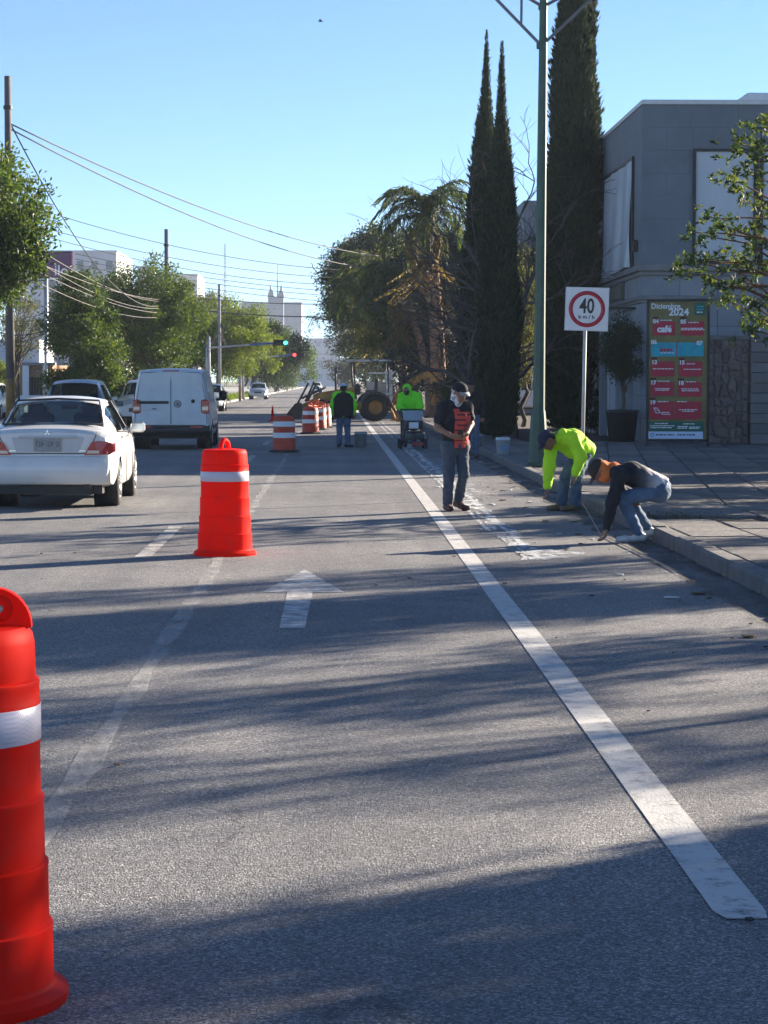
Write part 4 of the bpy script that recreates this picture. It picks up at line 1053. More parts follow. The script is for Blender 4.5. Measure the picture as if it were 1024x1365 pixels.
obj('window_surround', MB().tube([(-.66, .66, 1.085), (.66, .66, 1.085), (.60, 1.0, 1.25), (.545, 1.31, 1.39), (0, 1.33, 1.415), (-.545, 1.31, 1.39), (-.60, 1.0, 1.25), (-.66, .66, 1.085)], .014, 5), black_plastic, car)
st = MB()
for x in (-.36, .36):
    st.box((x, 2.0, .92), (.46, .14, .60), bev=.05); st.box((x, 1.98, 1.26), (.25, .09, .17), bev=.04)
st.box((0, .98, .80), (1.15, .14, .52), bev=.05); st.box((0, 1.4, .58), (1.2, .9, .18), bev=.05)
obj('seat', st, seat_dark, car)
obj('dashboard', MB().box((0, 3.0, .90), (1.3, .4, .2), bev=.05), seat_dark, car)
obj('inside_mirror', MB().box((.0, 2.72, 1.29), (.23, .02, .065), bev=.01), black_plastic, car)

# ---------------------------------------------------------------- the white panel van
VAN = dict(L=4.89, ny=70,
    zb=[(0, .42), (.6, .36), (2, .30), (4.2, .30), (4.89, .36)],
    zbelt=[(0, 1.08), (.1, 1.10), (3.6, 1.12), (4.2, 1.06), (4.7, .9), (4.89, .7)],
    ztop=[(0, 1.86), (.06, 1.92), (.25, 1.955), (2, 1.97), (3.2, 1.96), (3.6, 1.90), (4.3, 1.28), (4.6, 1.12), (4.89, .85)],
    w=[(0, .90), (.05, .925), (.2, .95), (4.0, .95), (4.6, .88), (4.89, .70)],
    wt=[(0, .735), (.06, .755), (.3, .775), (3.3, .77), (4.3, .76), (4.89, .55)],
    side_win=[(3.0, 3.9)], rear_win=(-2, -1), front_win=(3.62, 4.28),
    arch=[(1.02, .34, .385), (4.02, .34, .385)])
van_y = 54.9; vx = at(228, 560, van_y).x
van = thing('panel_van', 'white windowless panel van driving away ahead of the sedan', 'van', (vx, van_y, 0), R(.4))
van_paint = mat('van_white_paint', (.66, .68, .70), .4, var=.05, scale=2, coat=.4, dirt=(.52, .53, .55))
car_body(van, VAN, van_paint); wells(van, VAN['arch'], .94)
for x, s in ((.84, 1), (-.84, -1)):
    for y in (1.02, 4.02): wheel(van, x, y, .335, .215, s)
obj('bumper', curved_bar(.93, .34, .60, .10, lambda x: .12*max(0, (abs(x)-.7)/.23)**2+.02, 20), black_plastic, van)
obj('bumper_reflector', MB().box((.62, -.085, .55), (.3, .012, .035)).box((-.62, -.085, .55), (.3, .012, .035)), red_lens, van)
for i, (x0, x1) in enumerate(((-.85, -.005), (.005, .85))):
    d = obj('rear_door', MB().prism([(x0 if i else -.865, .62), (x1 if not i else .865, .62), (x1 if not i else .845, 1.1), (x1 if not i else .70, 1.86), (x0 if i else -.70, 1.86), (x0 if i else -.845, 1.1)], -.022, .01, lambda u, v, q: (u, q + .05*max(0, v-1.1), v)), van_paint, van)
    if i == 0:
        obj('plate_lamp_bar', MB().box((-.43, -.035, 1.14), (.76, .03, .065), bev=.008), black_plastic, d)
        pn = obj('number_plate', MB().box((-.40, -.03, 1.03), (.33, .012, .15), bev=.004), mat('white_number_plate', (.66, .67, .68), .5, var=.08), d)
        obj('plate_latch', MB().box((-.40, -.035, .985), (.11, .01, .025)), plate_ink, d)
    else:
        em = MB().lathe([(.085, -.030), (.085, -.042), (.07, -.042), (.07, -.030)], c=(.16, 0, 1.105), n=20, axis='Y')
        for a, b_ in (((-.035, .042), (-.0, -.0)), ((.035, .042), (0, 0)), ((-.046, .0), (-.022, -.045)), ((-.022, -.045), (0, 0)), ((0, 0), (.022, -.045)), ((.022, -.045), (.046, 0))):
            em.tube([(.16+a[0], -.035, 1.105+a[1]), (.16+b_[0], -.035, 1.105+b_[1])], .007, 4)
        obj('emblem', em, dark_metal, d)
        obj('door_lock', MB().lathe([(.045, -.022), (.045, -.035), (.02, -.036), (.018, -.03), (0.001, -.03)], c=(.53, 0, 1.17), n=16, axis='Y'), black_plastic, d)
sm = MB().tube([(0, -.024, .62), (0, -.024, 1.1), (0, .012, 1.86)], .009, 4)
sm.tube([(-.865, -.02, .62), (-.845, -.02, 1.1), (-.70, .015, 1.86), (.70, .015, 1.86), (.845, -.02, 1.1), (.865, -.02, .62)], .006, 4)
obj('door_seam', sm, black_plastic, van)
obj('brake_lamp', MB().box((0, .045, 1.895), (.40, .05, .03), bev=.01), red_lens, van)
for s in (-1, 1):
    tl_ = obj('tail_lamp', MB().box((s*.82, .03, 1.04), (.20, .15, .34), bev=.03), red_lens, van)
    obj('reverse_lamp', MB().box((s*.82, -.05, .995), (.15, .012, .09), bev=.004), clear_lens, tl_)
    mi = obj('door_mirror', MB().box((s*1.09, 3.75, 1.28), (.20, .12, .27), bev=.05).box((s*.98, 3.75, 1.18), (.12, .06, .06)), black_plastic, van)
    obj('side_rail', MB().box((s*.955, 2.4, .52), (.02, 2.2, .10), bev=.008), black_plastic, van)
obj('underbody', MB().box((0, 2.4, .40), (1.6, 4.4, .22)).box((0, .6, .33), (1.2, .5, .14)), black_plastic, van)

# ---------------------------------------------------------------- cars parked and passing further off
HATCH = dict(SED); HATCH.update(L=4.0,
    ztop=[(0, .95), (.05, 1.02), (.35, 1.42), (.7, 1.50), (1.6, 1.53), (2.1, 1.50), (2.35, 1.42), (3.0, 1.03), (3.7, .90), (4.0, .70)],
    zbelt=[(0, .90), (.1, .97), (2, .97), (2.8, .94), (3.6, .80), (4.0, .62)], zb=[(0, .33), (1, .24), (3, .24), (4.0, .30)],
    w=[(0, .74), (.12, .81), (.5, .845), (3.2, .845), (3.7, .78), (4.0, .58)], wt=[(0, .68), (.35, .60), (.8, .585), (2.2, .58), (3.0, .66), (4.0, .45)],
    side_win=[(.75, 1.5), (1.58, 2.5)], rear_win=(.07, .33), front_win=(2.3, 2.95), arch=[(.72, .30, .335), (3.2, .30, .335)])
SUV = dict(HATCH); SUV.update(L=4.4, ztop=[(0, 1.0), (.05, 1.08), (.3, 1.60), (.7, 1.69), (2.0, 1.71), (2.4, 1.62), (3.1, 1.15), (4.0, 1.05), (4.4, .85)],
    zbelt=[(0, 1.0), (.1, 1.06), (2.9, 1.04), (3.9, .95), (4.4, .72)], side_win=[(.6, 1.6), (1.68, 2.65)], front_win=(2.42, 3.05), arch=[(.85, .35, .385), (3.5, .35, .385)],
    w=[(0, .78), (.12, .85), (.5, .88), (3.6, .88), (4.1, .80), (4.4, .64)], zb=[(0, .42), (1, .32), (3, .32), (4.4, .40)])
def parked(name, label, S, paint, loc, rz, r_=.31, group='parked and passing cars'):
    t = thing(name, label, 'car', loc, rz, group)
    S = dict(S); S['ny'] = 44; car_body(t, S, paint); hw = max(p[1] for p in S['w']); wells(t, S['arch'], hw*.98)
    for s in (1, -1):
        for (y, z, q) in S['arch']: wheel(t, s*(hw-.10), y, r_, .2, s)
        obj('tail_lamp', MB().box((s*hw*.82, .06, .88), (.2, .14, .2), bev=.03), red_lens, t)
        obj('headlamp', MB().box((s*hw*.68, S['L']-.16, .68), (.34, .14, .15), bev=.04), clear_lens, t)
        obj('door_mirror', MB().box((s*(hw+.1), S['front_win'][0]+.35, 1.02), (.2, .1, .14), bev=.03), paint, t)
    obj('bumper', curved_bar(hw*.9, .34, .62, .07, lambda x: .05, 10), paint, t)
    obj('grille', MB().box((0, S['L']-.03, .62), (.7, .08, .16), bev=.02), black_plastic, t)
    obj('underbody', MB().box((0, S['L']/2, .32), (1.4, S['L']*.8, .15)), black_plastic, t)
    st = MB()
    for x in (-.36, .36): st.box((x, S['L']*.45, .95), (.46, .14, .62), bev=.05)
    obj('seat', st, seat_dark, t); return t
slate = mat('slate_blue_paint', (.12, .16, .21), .3, var=.05, coat=.6); silver = mat('silver_paint', (.42, .45, .48), .32, .4, var=.05, coat=.5)
p_ = at(98, 513, 61.5); parked('parked_car', 'slate blue car half hidden behind the white sedan', SUV, slate, (p_.x, 61.5, 0), 0)
parked('parked_car', 'pale silver car facing us between the slate car and the van', SUV, silver, (-7.0, 86.0, 0), math.pi)
parked('parked_car', 'small grey car parked past the van, glimpsed beside its mirror', HATCH, silver, (-6.85, 128, 0), math.pi)
parked('parked_car', 'white car standing by the house at the left edge', HATCH, white_paint, (-14.35, 96, .1), math.pi)
parked('distant_car', 'white car far down the road beyond the loader bucket', HATCH, white_paint, (-2.6, 330, 0), math.pi)
parked('distant_car', 'second faint grey car on the far left of the road', HATCH, silver, (-6.9, 210, 0), math.pi)
q = at(699, 540, 103); parked('parked_car', 'white car standing in the yard between cypress and lamp post', SUV, white_paint, (q.x, 103, .12), R(-8))

# ---------------------------------------------------------------- backhoe loader (seen side on, bucket to the left)
cat_y = mat('worn_machine_yellow', (.42, .22, .05), .6, var=.3, scale=3, dirt=(.10, .07, .045), bmp=.004)
mach_dark = mat('machine_black', (.055, .055, .06), .6, var=.3, scale=5)
rust = mat('bucket_rusty_steel', (.11, .08, .06), .75, .3, var=.4, scale=5, bmp=.01)
cab_white = mat('machine_cream', (.66, .65, .61), .55, var=.12, scale=2, dirt=(.36, .33, .29))
q = at(498, 560, 94)
bh = thing('backhoe_loader', 'worn yellow backhoe loader with canopy, parked across the lane beyond the workers', 'backhoe', (q.x, 94, 0), R(4), scale=.90)
# x: -forward (left in view); rear axle at x = 0
def bwheel(x, y, r_, wd):
    w_ = obj('wheel', MB().lathe([(r_*.52, -wd/2), (r_*.5, wd/2)], n=20, axis='Y'), dark_metal, bh, loc=(x, y, r_))
    tm = MB().lathe([(r_*.5, -wd/2+.02), (r_*.82, -wd/2), (r_*.95, -wd*.42), (r_*.97, 0), (r_*.95, wd*.42), (r_*.82, wd/2), (r_*.5, wd/2-.02)], n=28, axis='Y')
    for k in range(22):
        a = 2*math.pi*k/22
        for s in (-1, 1):
            tm.box((math.cos(a+s*.07)*r_*.97, s*wd*.23, math.sin(a+s*.07)*r_*.97), (r_*.08, wd*.48, .05), Matrix.Rotation(-a, 4, 'Y'))
    obj('tyre', tm, black_rubber, w_)
    s = -1
    obj('rim', MB().lathe([(r_*.52, s*wd*.46), (r_*.46, s*wd*.40), (r_*.40, s*wd*.15), (r_*.20, s*wd*.12), (r_*.18, s*wd*.32), (.01, s*wd*.33)], n=20, axis='Y'), cat_y, w_)
    for sd in (-1, 1): pass
for y in (-.85, .85): bwheel(0, y, .63, .42); bwheel(-2.1, y*.95, .42, .30)
obj('chassis', MB().box((-1.1, 0, .72), (3.3, .7, .42), bev=.05).box((.55, 0, .75), (.5, 1.3, .6), bev=.04), cat_y, bh)
hood = MB().prism([(-2.75, .85), (-.85, .85), (-.85, 1.55), (-1.2, 1.52), (-2.55, 1.30), (-2.75, 1.2)], -.38, .38, lambda u, v, q_: (u, q_, v)); obj('engine_hood', hood, cat_y, bh)
obj('exhaust_stack', MB().tube([(-1.75, -.22, 1.3), (-1.75, -.22, 2.0), (-1.75, -.22, 2.45)], [.05, .05, .045], 9), mach_dark, bh)
for y in (-.85, .85):
    vs = [(math.cos(a)*.75, math.sin(a)*.75+.63) for a in [R(k) for k in range(10, 175, 15)]]; ins = [(math.cos(a)*.70, math.sin(a)*.70+.63) for a in [R(k) for k in range(170, 5, -15)]]
    P = vs+ins; f_ = MB()
    for i in range(len(vs)-1):
        a, b_ = vs[i], vs[i+1]; f_.add([(a[0], y-.25, a[1]), (b_[0], y-.25, b_[1]), (b_[0], y+.25, b_[1]), (a[0], y+.25, a[1])], [(0, 1, 2, 3)]); f_.add([(a[0], y-.25, a[1]), (b_[0], y-.25, b_[1]), (b_[0]*.85, y-.25, .63+(b_[1]-.63)*.85), (a[0]*.85, y-.25, .63+(a[1]-.63)*.85)], [(0, 1, 2, 3)])
    obj('mudguard', f_, mach_dark, bh)
for x, dx in ((-.85, -.12), (.62, .0)):
    for y in (-.68, .68): obj('canopy_post', MB().tube([(x, y, 1.0), (x+dx, y, 2.72)], .045, 6), mach_dark, bh)
obj('canopy_roof', MB().box((-.22, 0, 2.76), (2.0, 1.6, .10), bev=.04), cab_white, bh)
obj('seat', MB().box((-.1, 0, 1.35), (.5, .5, .14), bev=.04).box((.12, 0, 1.65), (.12, .48, .55), bev=.04), mach_dark, bh)
obj('steering_console', MB().box((-.75, 0, 1.45), (.25, .5, .5), bev=.04).tube([(-.6, 0, 1.6), (-.5, 0, 1.85)], .02, 6).lathe([(.17, 1.85), (.20, 1.87), (.17, 1.89)], c=(-.5, 0, 0), n=14), mach_dark, bh)
obj('cab_panel', MB().box((.60, .3, 1.75), (.05, .7, 1.1)).box((.2, .71, 1.5), (.9, .04, .6)).box((.72, -.70, 1.6), (.16, .10, 1.5)).box((.25, -.70, 1.25), (.8, .06, .12)).box((.2, -.68, 2.2), (.95, .06, .08)), cab_white, bh)
for y in (-.42, .42):
    a = obj('loader_arm', MB().prism([(-.9, 1.35), (-.85, 1.15), (-2.3, 1.0), (-3.3, .55), (-3.42, .7), (-2.35, 1.22)], y-.06, y+.06, lambda u, v, q_: (u, q_, v)), cat_y, bh)
    obj('cylinder', MB().tube([(-1.6, y*1.3, .75), (-2.5, y*1.3, 1.0)], .05, 8).tube([(-2.2, y*.7, 1.55), (-3.3, y*.7, 1.05)], .045, 8), mach_dark, a)
obj('loader_linkage', MB().tube([(-2.4, -.3, 1.1), (-2.62, -.3, 1.75), (-3.05, -.3, .9)], .06, 6).tube([(-2.3, .3, 1.1), (-2.72, .3, 1.8), (-3.1, .3, .9)], .06, 6).tube([(-3.0, -.28, 1.75), (-3.5, -.28, .8)], .05, 6), rust, bh)
bk = MB(); prof = [(-3.35, .85), (-3.25, .45), (-3.4, .14), (-3.75, .10), (-4.15, .12), (-4.15, .15), (-3.75, .15), (-3.45, .20), (-3.33, .46), (-3.42, .85)]
for i in range(len(prof)-1): a, b_ = prof[i], prof[i+1]; bk.add([(a[0], -1.0, a[1]), (b_[0], -1.0, b_[1]), (b_[0], 1.0, b_[1]), (a[0], 1.0, a[1])], [(0, 1, 2, 3)])
for y in (-1.0, .97): bk.prism([(-3.35, .85), (-3.25, .45), (-3.4, .13), (-4.1, .12), (-3.55, .8)], y, y+.03, lambda u, v, q_: (u, q_, v))
obj('loader_bucket', bk, rust, bh)
bm_ = obj('boom', MB().prism([(.7, .85), (.85, .65), (1.3, 1.0), (2.25, 1.95), (2.7, 2.05), (2.72, 2.25), (2.35, 2.32), (1.9, 2.1), (1.0, 1.25)], -.14, .14, lambda u, v, q_: (u, q_, v)), cat_y, bh)
obj('dipper', MB().prism([(2.45, 2.3), (2.75, 2.25), (2.9, 1.7), (2.65, .75), (2.5, .78), (2.55, 1.6)], -.12, .12, lambda u, v, q_: (u+.12, q_, v)), cat_y, bm_)
obj('hoe_bucket', MB().prism([(2.5, .75), (2.85, .75), (2.9, .45), (2.7, .15), (2.4, .05), (2.2, .2), (2.45, .35)], -.3, .3, lambda u, v, q_: (u+.1, q_, v)), rust, bm_)
obj('cylinder', MB().tube([(.95, 0, 1.6), (2.0, 0, 2.35)], .05, 8).tube([(2.2, 0, 2.4), (2.85, 0, 2.3)], .045, 8), mach_dark, bm_)
for y in (-1, 1): obj('stabiliser', MB().tube([(.7, y*.6, .9), (1.1, y*1.25, .12)], .07, 6).box((1.12, y*1.28, .05), (.4, .3, .08)), cat_y, bh)
# ================================================================ people: one continuous skinned surface each, clothing as children
def surface_nets(D, org, h):
    s = D < 0; nx, ny, nz = D.shape
    cnt = np.zeros((nx-1, ny-1, nz-1)); acc = np.zeros((nx-1, ny-1, nz-1, 3))
    cor = [(0, 0, 0), (1, 0, 0), (0, 1, 0), (1, 1, 0), (0, 0, 1), (1, 0, 1), (0, 1, 1), (1, 1, 1)]
    def blk(A, c): return A[c[0]:nx-1+c[0], c[1]:ny-1+c[1], c[2]:nz-1+c[2]]
    for a, b_ in ((0, 1), (2, 3), (4, 5), (6, 7), (0, 2), (1, 3), (4, 6), (5, 7), (0, 4), (1, 5), (2, 6), (3, 7)):
        ca, cb = cor[a], cor[b_]; A, B = blk(D, ca), blk(D, cb); m = (A < 0) != (B < 0)
        t = np.where(m, A/np.where(np.abs(A-B) < 1e-12, 1, A-B), 0)
        for k in range(3): acc[..., k] += np.where(m, ca[k] + (cb[k]-ca[k])*t, 0)
        cnt += m
    act = cnt > 0; ids = -np.ones(act.shape, int); ids[act] = np.arange(act.sum())
    I = np.argwhere(act); V = (I + acc[act]/cnt[act][:, None])*h + org
    Fs = []
    for ax in range(3):
        o1, o2 = [(1, 2), (2, 0), (0, 1)][ax]
        sl0 = [slice(None)]*3; sl1 = [slice(None)]*3; sl0[ax] = slice(0, -1); sl1[ax] = slice(1, None)
        a, b_ = s[tuple(sl0)], s[tuple(sl1)]; E = np.argwhere(a != b_)
        ok = (E[:, o1] > 0) & (E[:, o2] > 0) & (E[:, o1] < D.shape[o1]-1) & (E[:, o2] < D.shape[o2]-1); E = E[ok]
        fl = a[tuple(E.T)]
        def cell(d1, d2):
            q = E.copy(); q[:, o1] -= d1; q[:, o2] -= d2; return ids[tuple(q.T)]
        Q = np.stack([cell(1, 1), cell(0, 1), cell(0, 0), cell(1, 0)], 1); Q[~fl] = Q[~fl][:, ::-1]; Fs.append(Q)
    Fq = np.concatenate(Fs); Fq = Fq[(Fq >= 0).all(1)]
    return V, Fq
def sdf_mesh(name, caps, h, k=.02, cut=None, wr=0.0, wseed=0, pad=.05):
    """caps: (a, b, ra, rb) tapered capsules blended together; cut: list of (point, normal) half spaces kept where dot >= 0"""
    A = np.array([list(c[0]) for c in caps]); B = np.array([list(c[1]) for c in caps]); rm = max(max(c[2], c[3]) for c in caps)
    lo = np.minimum(A, B).min(0) - rm - pad; hi = np.maximum(A, B).max(0) + rm + pad
    n = np.ceil((hi-lo)/h).astype(int)+1
    X, Y, Z = [lo[i] + h*np.arange(n[i]) for i in range(3)]
    P = np.stack(np.meshgrid(X, Y, Z, indexing='ij'), -1); D = np.full(P.shape[:3], 1e3)
    for (a, b_, ra, rb) in caps:
        a = np.array(a, float); b_ = np.array(b_, float); mn = np.minimum(a, b_) - max(ra, rb) - .10; mx = np.maximum(a, b_) + max(ra, rb) + .10
        i0 = np.clip(((mn-lo)/h).astype(int), 0, n-1); i1 = np.clip(((mx-lo)/h).astype(int)+2, 1, n)
        sl = tuple(slice(p, q) for p, q in zip(i0, i1)); Q = P[sl]; ab = b_-a; L2 = (ab**2).sum() + 1e-12
        t = np.clip(((Q-a)@ab)/L2, 0, 1); d = np.linalg.norm(Q - a - t[..., None]*ab, axis=-1) - (ra + (rb-ra)*t)
        o = D[sl]; hh = np.clip(.5 + .5*(o-d)/k, 0, 1); D[sl] = np.where(o > 500, d, o*(1-hh) + d*hh - k*hh*(1-hh))
    if wr:
        ph = np.random.RandomState(wseed).uniform(0, 6.28, 9)
        w_ = np.sin(P[..., 2]*43+P[..., 0]*21+ph[0]) * np.sin(P[..., 0]*37-P[..., 2]*19+P[..., 1]*25+ph[1]) + .7*np.sin(P[..., 2]*80+P[..., 1]*41+ph[2])*np.sin(P[..., 0]*66+P[..., 2]*30+ph[3])
        D = D + wr*w_
    for (p, nn) in (cut or []):
        D = np.maximum(D, -((P-np.array(p, float))@(np.array(nn, float)/np.linalg.norm(nn))))
    D = np.where(D > 500, 1.0, D)
    V, Fq = surface_nets(D, lo, h); return np_mesh(name, V, Fq, True)
def join_mesh(name, meshes):
    Vs = []; Fs = []; k = 0
    for me in meshes:
        v = np.empty(len(me.vertices)*3, np.float32); me.vertices.foreach_get('co', v); f = np.empty(len(me.loops), np.int32); me.loops.foreach_get('vertex_index', f)
        Vs.append(v.reshape(-1, 3)); Fs.append(f.reshape(-1, 4)+k); k += len(v)//3; bpy.data.meshes.remove(me)
    return np_mesh(name, np.concatenate(Vs), np.concatenate(Fs), True)
def skin_mat(name, c):
    return mat(name, c, .55, var=.12, scale=14, bmp=.002, bscale=90)
skin = skin_mat('brown_skin', (.26, .135, .085))
A3 = lambda p: np.array(p, float)
def unit(v): v = A3(v); return v/(np.linalg.norm(v)+1e-9)
def hand(wrist, d, palm_n, curl=.5, side=1):
    """palm and five jointed fingers; d = direction of the hand, palm_n = way the palm faces"""
    w_ = A3(wrist); d = unit(d); pn = A3(palm_n) - d*np.dot(palm_n, d); pn = unit(pn); s = np.cross(d, pn)*side; c = []
    k = w_ + d*.085
    for q in (-.027, -.009, .010, .028): c.append((w_ + s*q*.7 + d*.005, k + s*q, .019, .0155))
    for q, L in ((-.030, .060), (-.010, .072), (.011, .078), (.031, .070)):
        p0 = k + s*q; d1 = unit(d + pn*curl*.6); p1 = p0 + d1*L*.5; d2 = unit(d + pn*curl*1.7); p2 = p1 + d2*L*.32; d3 = unit(d*.8 + pn*curl*2.6); p3 = p2 + d3*L*.26
        c += [(p0, p1, .0105, .0098), (p1, p2, .0098, .009), (p2, p3, .009, .0075)]
    t0 = w_ + d*.028 + s*.030; t1 = t0 + unit(d*.75 + s*.7 + pn*.4)*.042; t2 = t1 + unit(d + s*.15 + pn*.5)*.036
    c += [(t0, t1, .0145, .012), (t1, t2, .012, .009)]
    return sdf_mesh('hand', c, .006, .006, pad=.02)
def head_caps(c, up, fw, s=1.0):
    """skull, jaw, nose, brow, lips, ears"""
    c = A3(c); up = unit(up); fw = A3(fw); fw = unit(fw - up*np.dot(fw, up)); rt = np.cross(fw, up)
    P = lambda f, r_, u: c + fw*f*s + rt*r_*s + up*u*s
    return [(P(.012, 0, .035), P(-.025, 0, .03), .078*s, .080*s), (P(.035, 0, -.045), P(.03, 0, .0), .055*s, .066*s), (P(.062, 0, -.085), P(.03, 0, -.06), .026*s, .045*s),
            (P(.088, 0, .005), P(.103, 0, -.028), .011*s, .015*s), (P(.082, -.03, .022), P(.082, .03, .022), .012*s, .012*s), (P(.083, -.018, -.055), P(.083, .018, -.055), .011*s, .011*s),
            (P(-.005, .078, .01), P(-.008, .08, -.025), .014*s, .009*s), (P(-.005, -.078, .01), P(-.008, -.08, -.025), .014*s, .009*s)], (c, up, fw, rt)
def person(label, loc, J, fw, head_fw, head_up, top, trousers, shoe, sleeves='long', group='road workers', handfx=None, shirt_name='shirt', s=1.0, h=.0125, hem=.10, seed=1, build=1.0, hide_hands=False, shirt_grow=.012):
    t = thing('person', label, 'person', loc, group=group)
    J = {k: A3(v) for k, v in J.items()}; g = build
    pel, chest, neck = J['pelvis'], J['chest'], J['neck']
    sL, sR, eL, eR, wL, wR = (J[k] for k in ('shL', 'shR', 'elL', 'elR', 'wrL', 'wrR'))
    hL, hR, kL, kR, aL, aR, tL, tR = (J[k] for k in ('hipL', 'hipR', 'knL', 'knR', 'anL', 'anR', 'toL', 'toR'))
    lat = unit(sR-sL)
    torso = [(pel + lat*.055, chest + lat*.075, .108*g, .112*g), (pel - lat*.055, chest - lat*.075, .108*g, .112*g), (pel, chest, .115*g, .115*g),
             (chest + lat*.05, (sR*.55+neck*.45), .105*g, .07*g), (chest - lat*.05, (sL*.55+neck*.45), .105*g, .07*g), (sL, sR, .068*g, .068*g)]
    arms = [(sL, eL, .056*g, .044*g), (eL, wL, .043*g, .029*g), (sR, eR, .056*g, .044*g), (eR, wR, .043*g, .029*g)]
    hips = [(hL, hR, .105*g, .105*g), (pel, (hL+hR)/2, .12*g, .115*g)]
    legs = [(hL, kL, .085*g, .060*g), (kL, aL, .060*g, .042*g), (hR, kR, .085*g, .060*g), (kR, aR, .060*g, .042*g)]
    feet = [(aL, tL, .040, .030), (aR, tR, .040, .030)]
    hd, fr = head_caps(J['head'], head_up, head_fw, s)
    nk = [(neck, J['head'] - fr[1]*.05*s, .058, .052)]
    sh = lambda C, q: [(a, b_, max(.01, ra-q), max(.01, rb-q)) for a, b_, ra, rb in C]
    parts = [sdf_mesh('body', sh(torso, .012) + arms + sh(hips, .012) + sh(legs, .012) + sh(feet, .01) + nk + hd, h, .028)]
    if not hide_hands:
        dfl = {'L': (wL-eL, (0, -1, -.3), .6, 1), 'R': (wR-eR, (0, -1, -.3), .6, -1)}
        dfl.update(handfx or {})
        for sd, w_ in (('L', wL), ('R', wR)): parts.append(hand(w_, *dfl[sd]))
    body = link('body', join_mesh('body', parts), t, skin)
    gr_ = lambda C, q: [(a, b_, ra+q, rb+q) for a, b_, ra, rb in C]
    q = shirt_grow
    arm_c = []
    for S_, E_, W_ in ((sL, eL, wL), (sR, eR, wR)):
        if sleeves == 'long': arm_c += [(S_, E_, .056*g+q*1.3, .046*g+q*1.5), (E_, W_ - unit(W_-E_)*.01, .046*g+q*1.4, .034*g+q)]
        else: arm_c += [(S_, S_ + (E_-S_)*.62, .058*g+q*1.5, .056*g+q*1.6)]
    ax = unit(chest-pel)
    low = pel - ax*hem
    shirt = sdf_mesh(shirt_name, gr_(torso, q) + arm_c + [(pel - lat*.05 - ax*(hem+.06), pel - lat*.05, .112*g+q, .11*g+q), (pel + lat*.05 - ax*(hem+.06), pel + lat*.05, .112*g+q, .11*g+q)], h, .03,
                     cut=[(low, ax)], wr=.0045, wseed=seed)
    so_ = link(shirt_name, shirt, t, top)
    tro = sdf_mesh('trousers', gr_(hips, .010) + [(hL, kL, .092*g, .072*g), (kL, aL + unit(kL-aL)*.02, .070*g, .062*g), (hR, kR, .092*g, .072*g), (kR, aR + unit(kR-aR)*.02, .070*g, .062*g)], h, .022, wr=.0050, wseed=seed+5)
    link('trousers', tro, t, trousers)
    for A_, T_ in ((aL, tL), (aR, tR)):
        d = unit(T_-A_); hd_ = unit([d[0], d[1], 0]) if abs(d[0])+abs(d[1]) > .05 else unit([fw[0], fw[1], 0])
        heel = A_ - hd_*.045 + np.array([0, 0, -.035]); ball = T_ - hd_*.03; rt = np.cross(hd_, [0, 0, 1.])
        sm = sdf_mesh('shoe', [(heel, ball, .040, .036), (ball - rt*.012, T_ + hd_*.035 - rt*.008, .037, .030), (ball + rt*.012, T_ + hd_*.035 + rt*.008, .037, .030), (A_, heel, .046, .042), (A_, (ball+heel)/2, .045, .04)], .008, .015)
        link('shoe', sm, t, shoe)
    return t, fr, J
def cap(t, fr, m, s=1.0, brim=True, m2=None, back=0.0):
    c, up, fw, rt = fr; P = lambda f, r_, u: c + fw*f*s + rt*r_*s + up*u*s
    me = sdf_mesh('cap', [(P(.010, 0, .05), P(-.028, 0, .045), .089*s, .090*s)], .009, .01, cut=[(P(0, 0, .038), up*1.0 + fw*.12)])
    o = link('cap', me, t, m)
    if brim:
        mb = MB(); vs = []
        for i in range(9):
            a = R(-62 + 124*i/8); vs.append(P(.055+.045*math.cos(a), .085*math.sin(a), .045)); vs.append(P(.055+.115*math.cos(a), .088*math.sin(a), .030-.010*abs(math.sin(a))))
        vs2 = [v + up*.008 for v in vs]
        mb.add(vs+vs2, [(2*i, 2*i+1, 2*i+3, 2*i+2) for i in range(8)] + [(18+2*i, 18+2*i+2, 18+2*i+3, 18+2*i+1) for i in range(8)] + [(2*i+1, 19+2*i, 21+2*i, 2*i+3) for i in range(8)], True)
        obj('brim', mb, m2 or m, o)
    return o
def gaiter(t, fr, neck, m, s=1.0, face=False, name='neck_gaiter'):
    c, up, fw, rt = fr; P = lambda f, r_, u: c + fw*f*s + rt*r_*s + up*u*s; nk = A3(neck)
    C = [(nk, P(-.01, 0, -.05), .082, .080), (P(-.015, 0, -.06), P(-.03, 0, .01), .080, .090)]
    if face: C += [(P(.03, 0, -.05), P(-.02, 0, -.02), .070, .09)]
    me = sdf_mesh(name, C, .010, .02, wr=.004, wseed=3)
    return link(name, me, t, m)
def hair(t, fr, m, s=1.0):
    c, up, fw, rt = fr; P = lambda f, r_, u: c + fw*f*s + rt*r_*s + up*u*s
    me = sdf_mesh('hair', [(P(.0, 0, .045), P(-.035, 0, .03), .084*s, .088*s), (P(-.03, 0, .0), P(-.035, 0, -.03), .080*s, .07*s)], .009, .02, cut=[(P(.03, 0, .04), -fw + up*.9)])
    return link('hair', me, t, m)
def eyes(t, fr, s=1.0):
    c, up, fw, rt = fr
    for sd in (-1, 1):
        p = c + fw*.086*s + rt*.03*sd*s + up*.004*s
        link('eye', sdf_mesh('eye', [(p - rt*.006, p + rt*.006, .009, .009)], .005, .004, pad=.02), t, mat('dark_eye', (.02, .015, .012), .3, var=.1))
denim = mat('blue_denim', (.075, .125, .20), .85, var=.3, scale=7, bmp=.004, bscale=120, dirt=(.12, .18, .26))
denim_dark = mat('slate_denim', (.055, .075, .105), .85, var=.28, scale=7, bmp=.004, bscale=120, dirt=(.075, .10, .13))
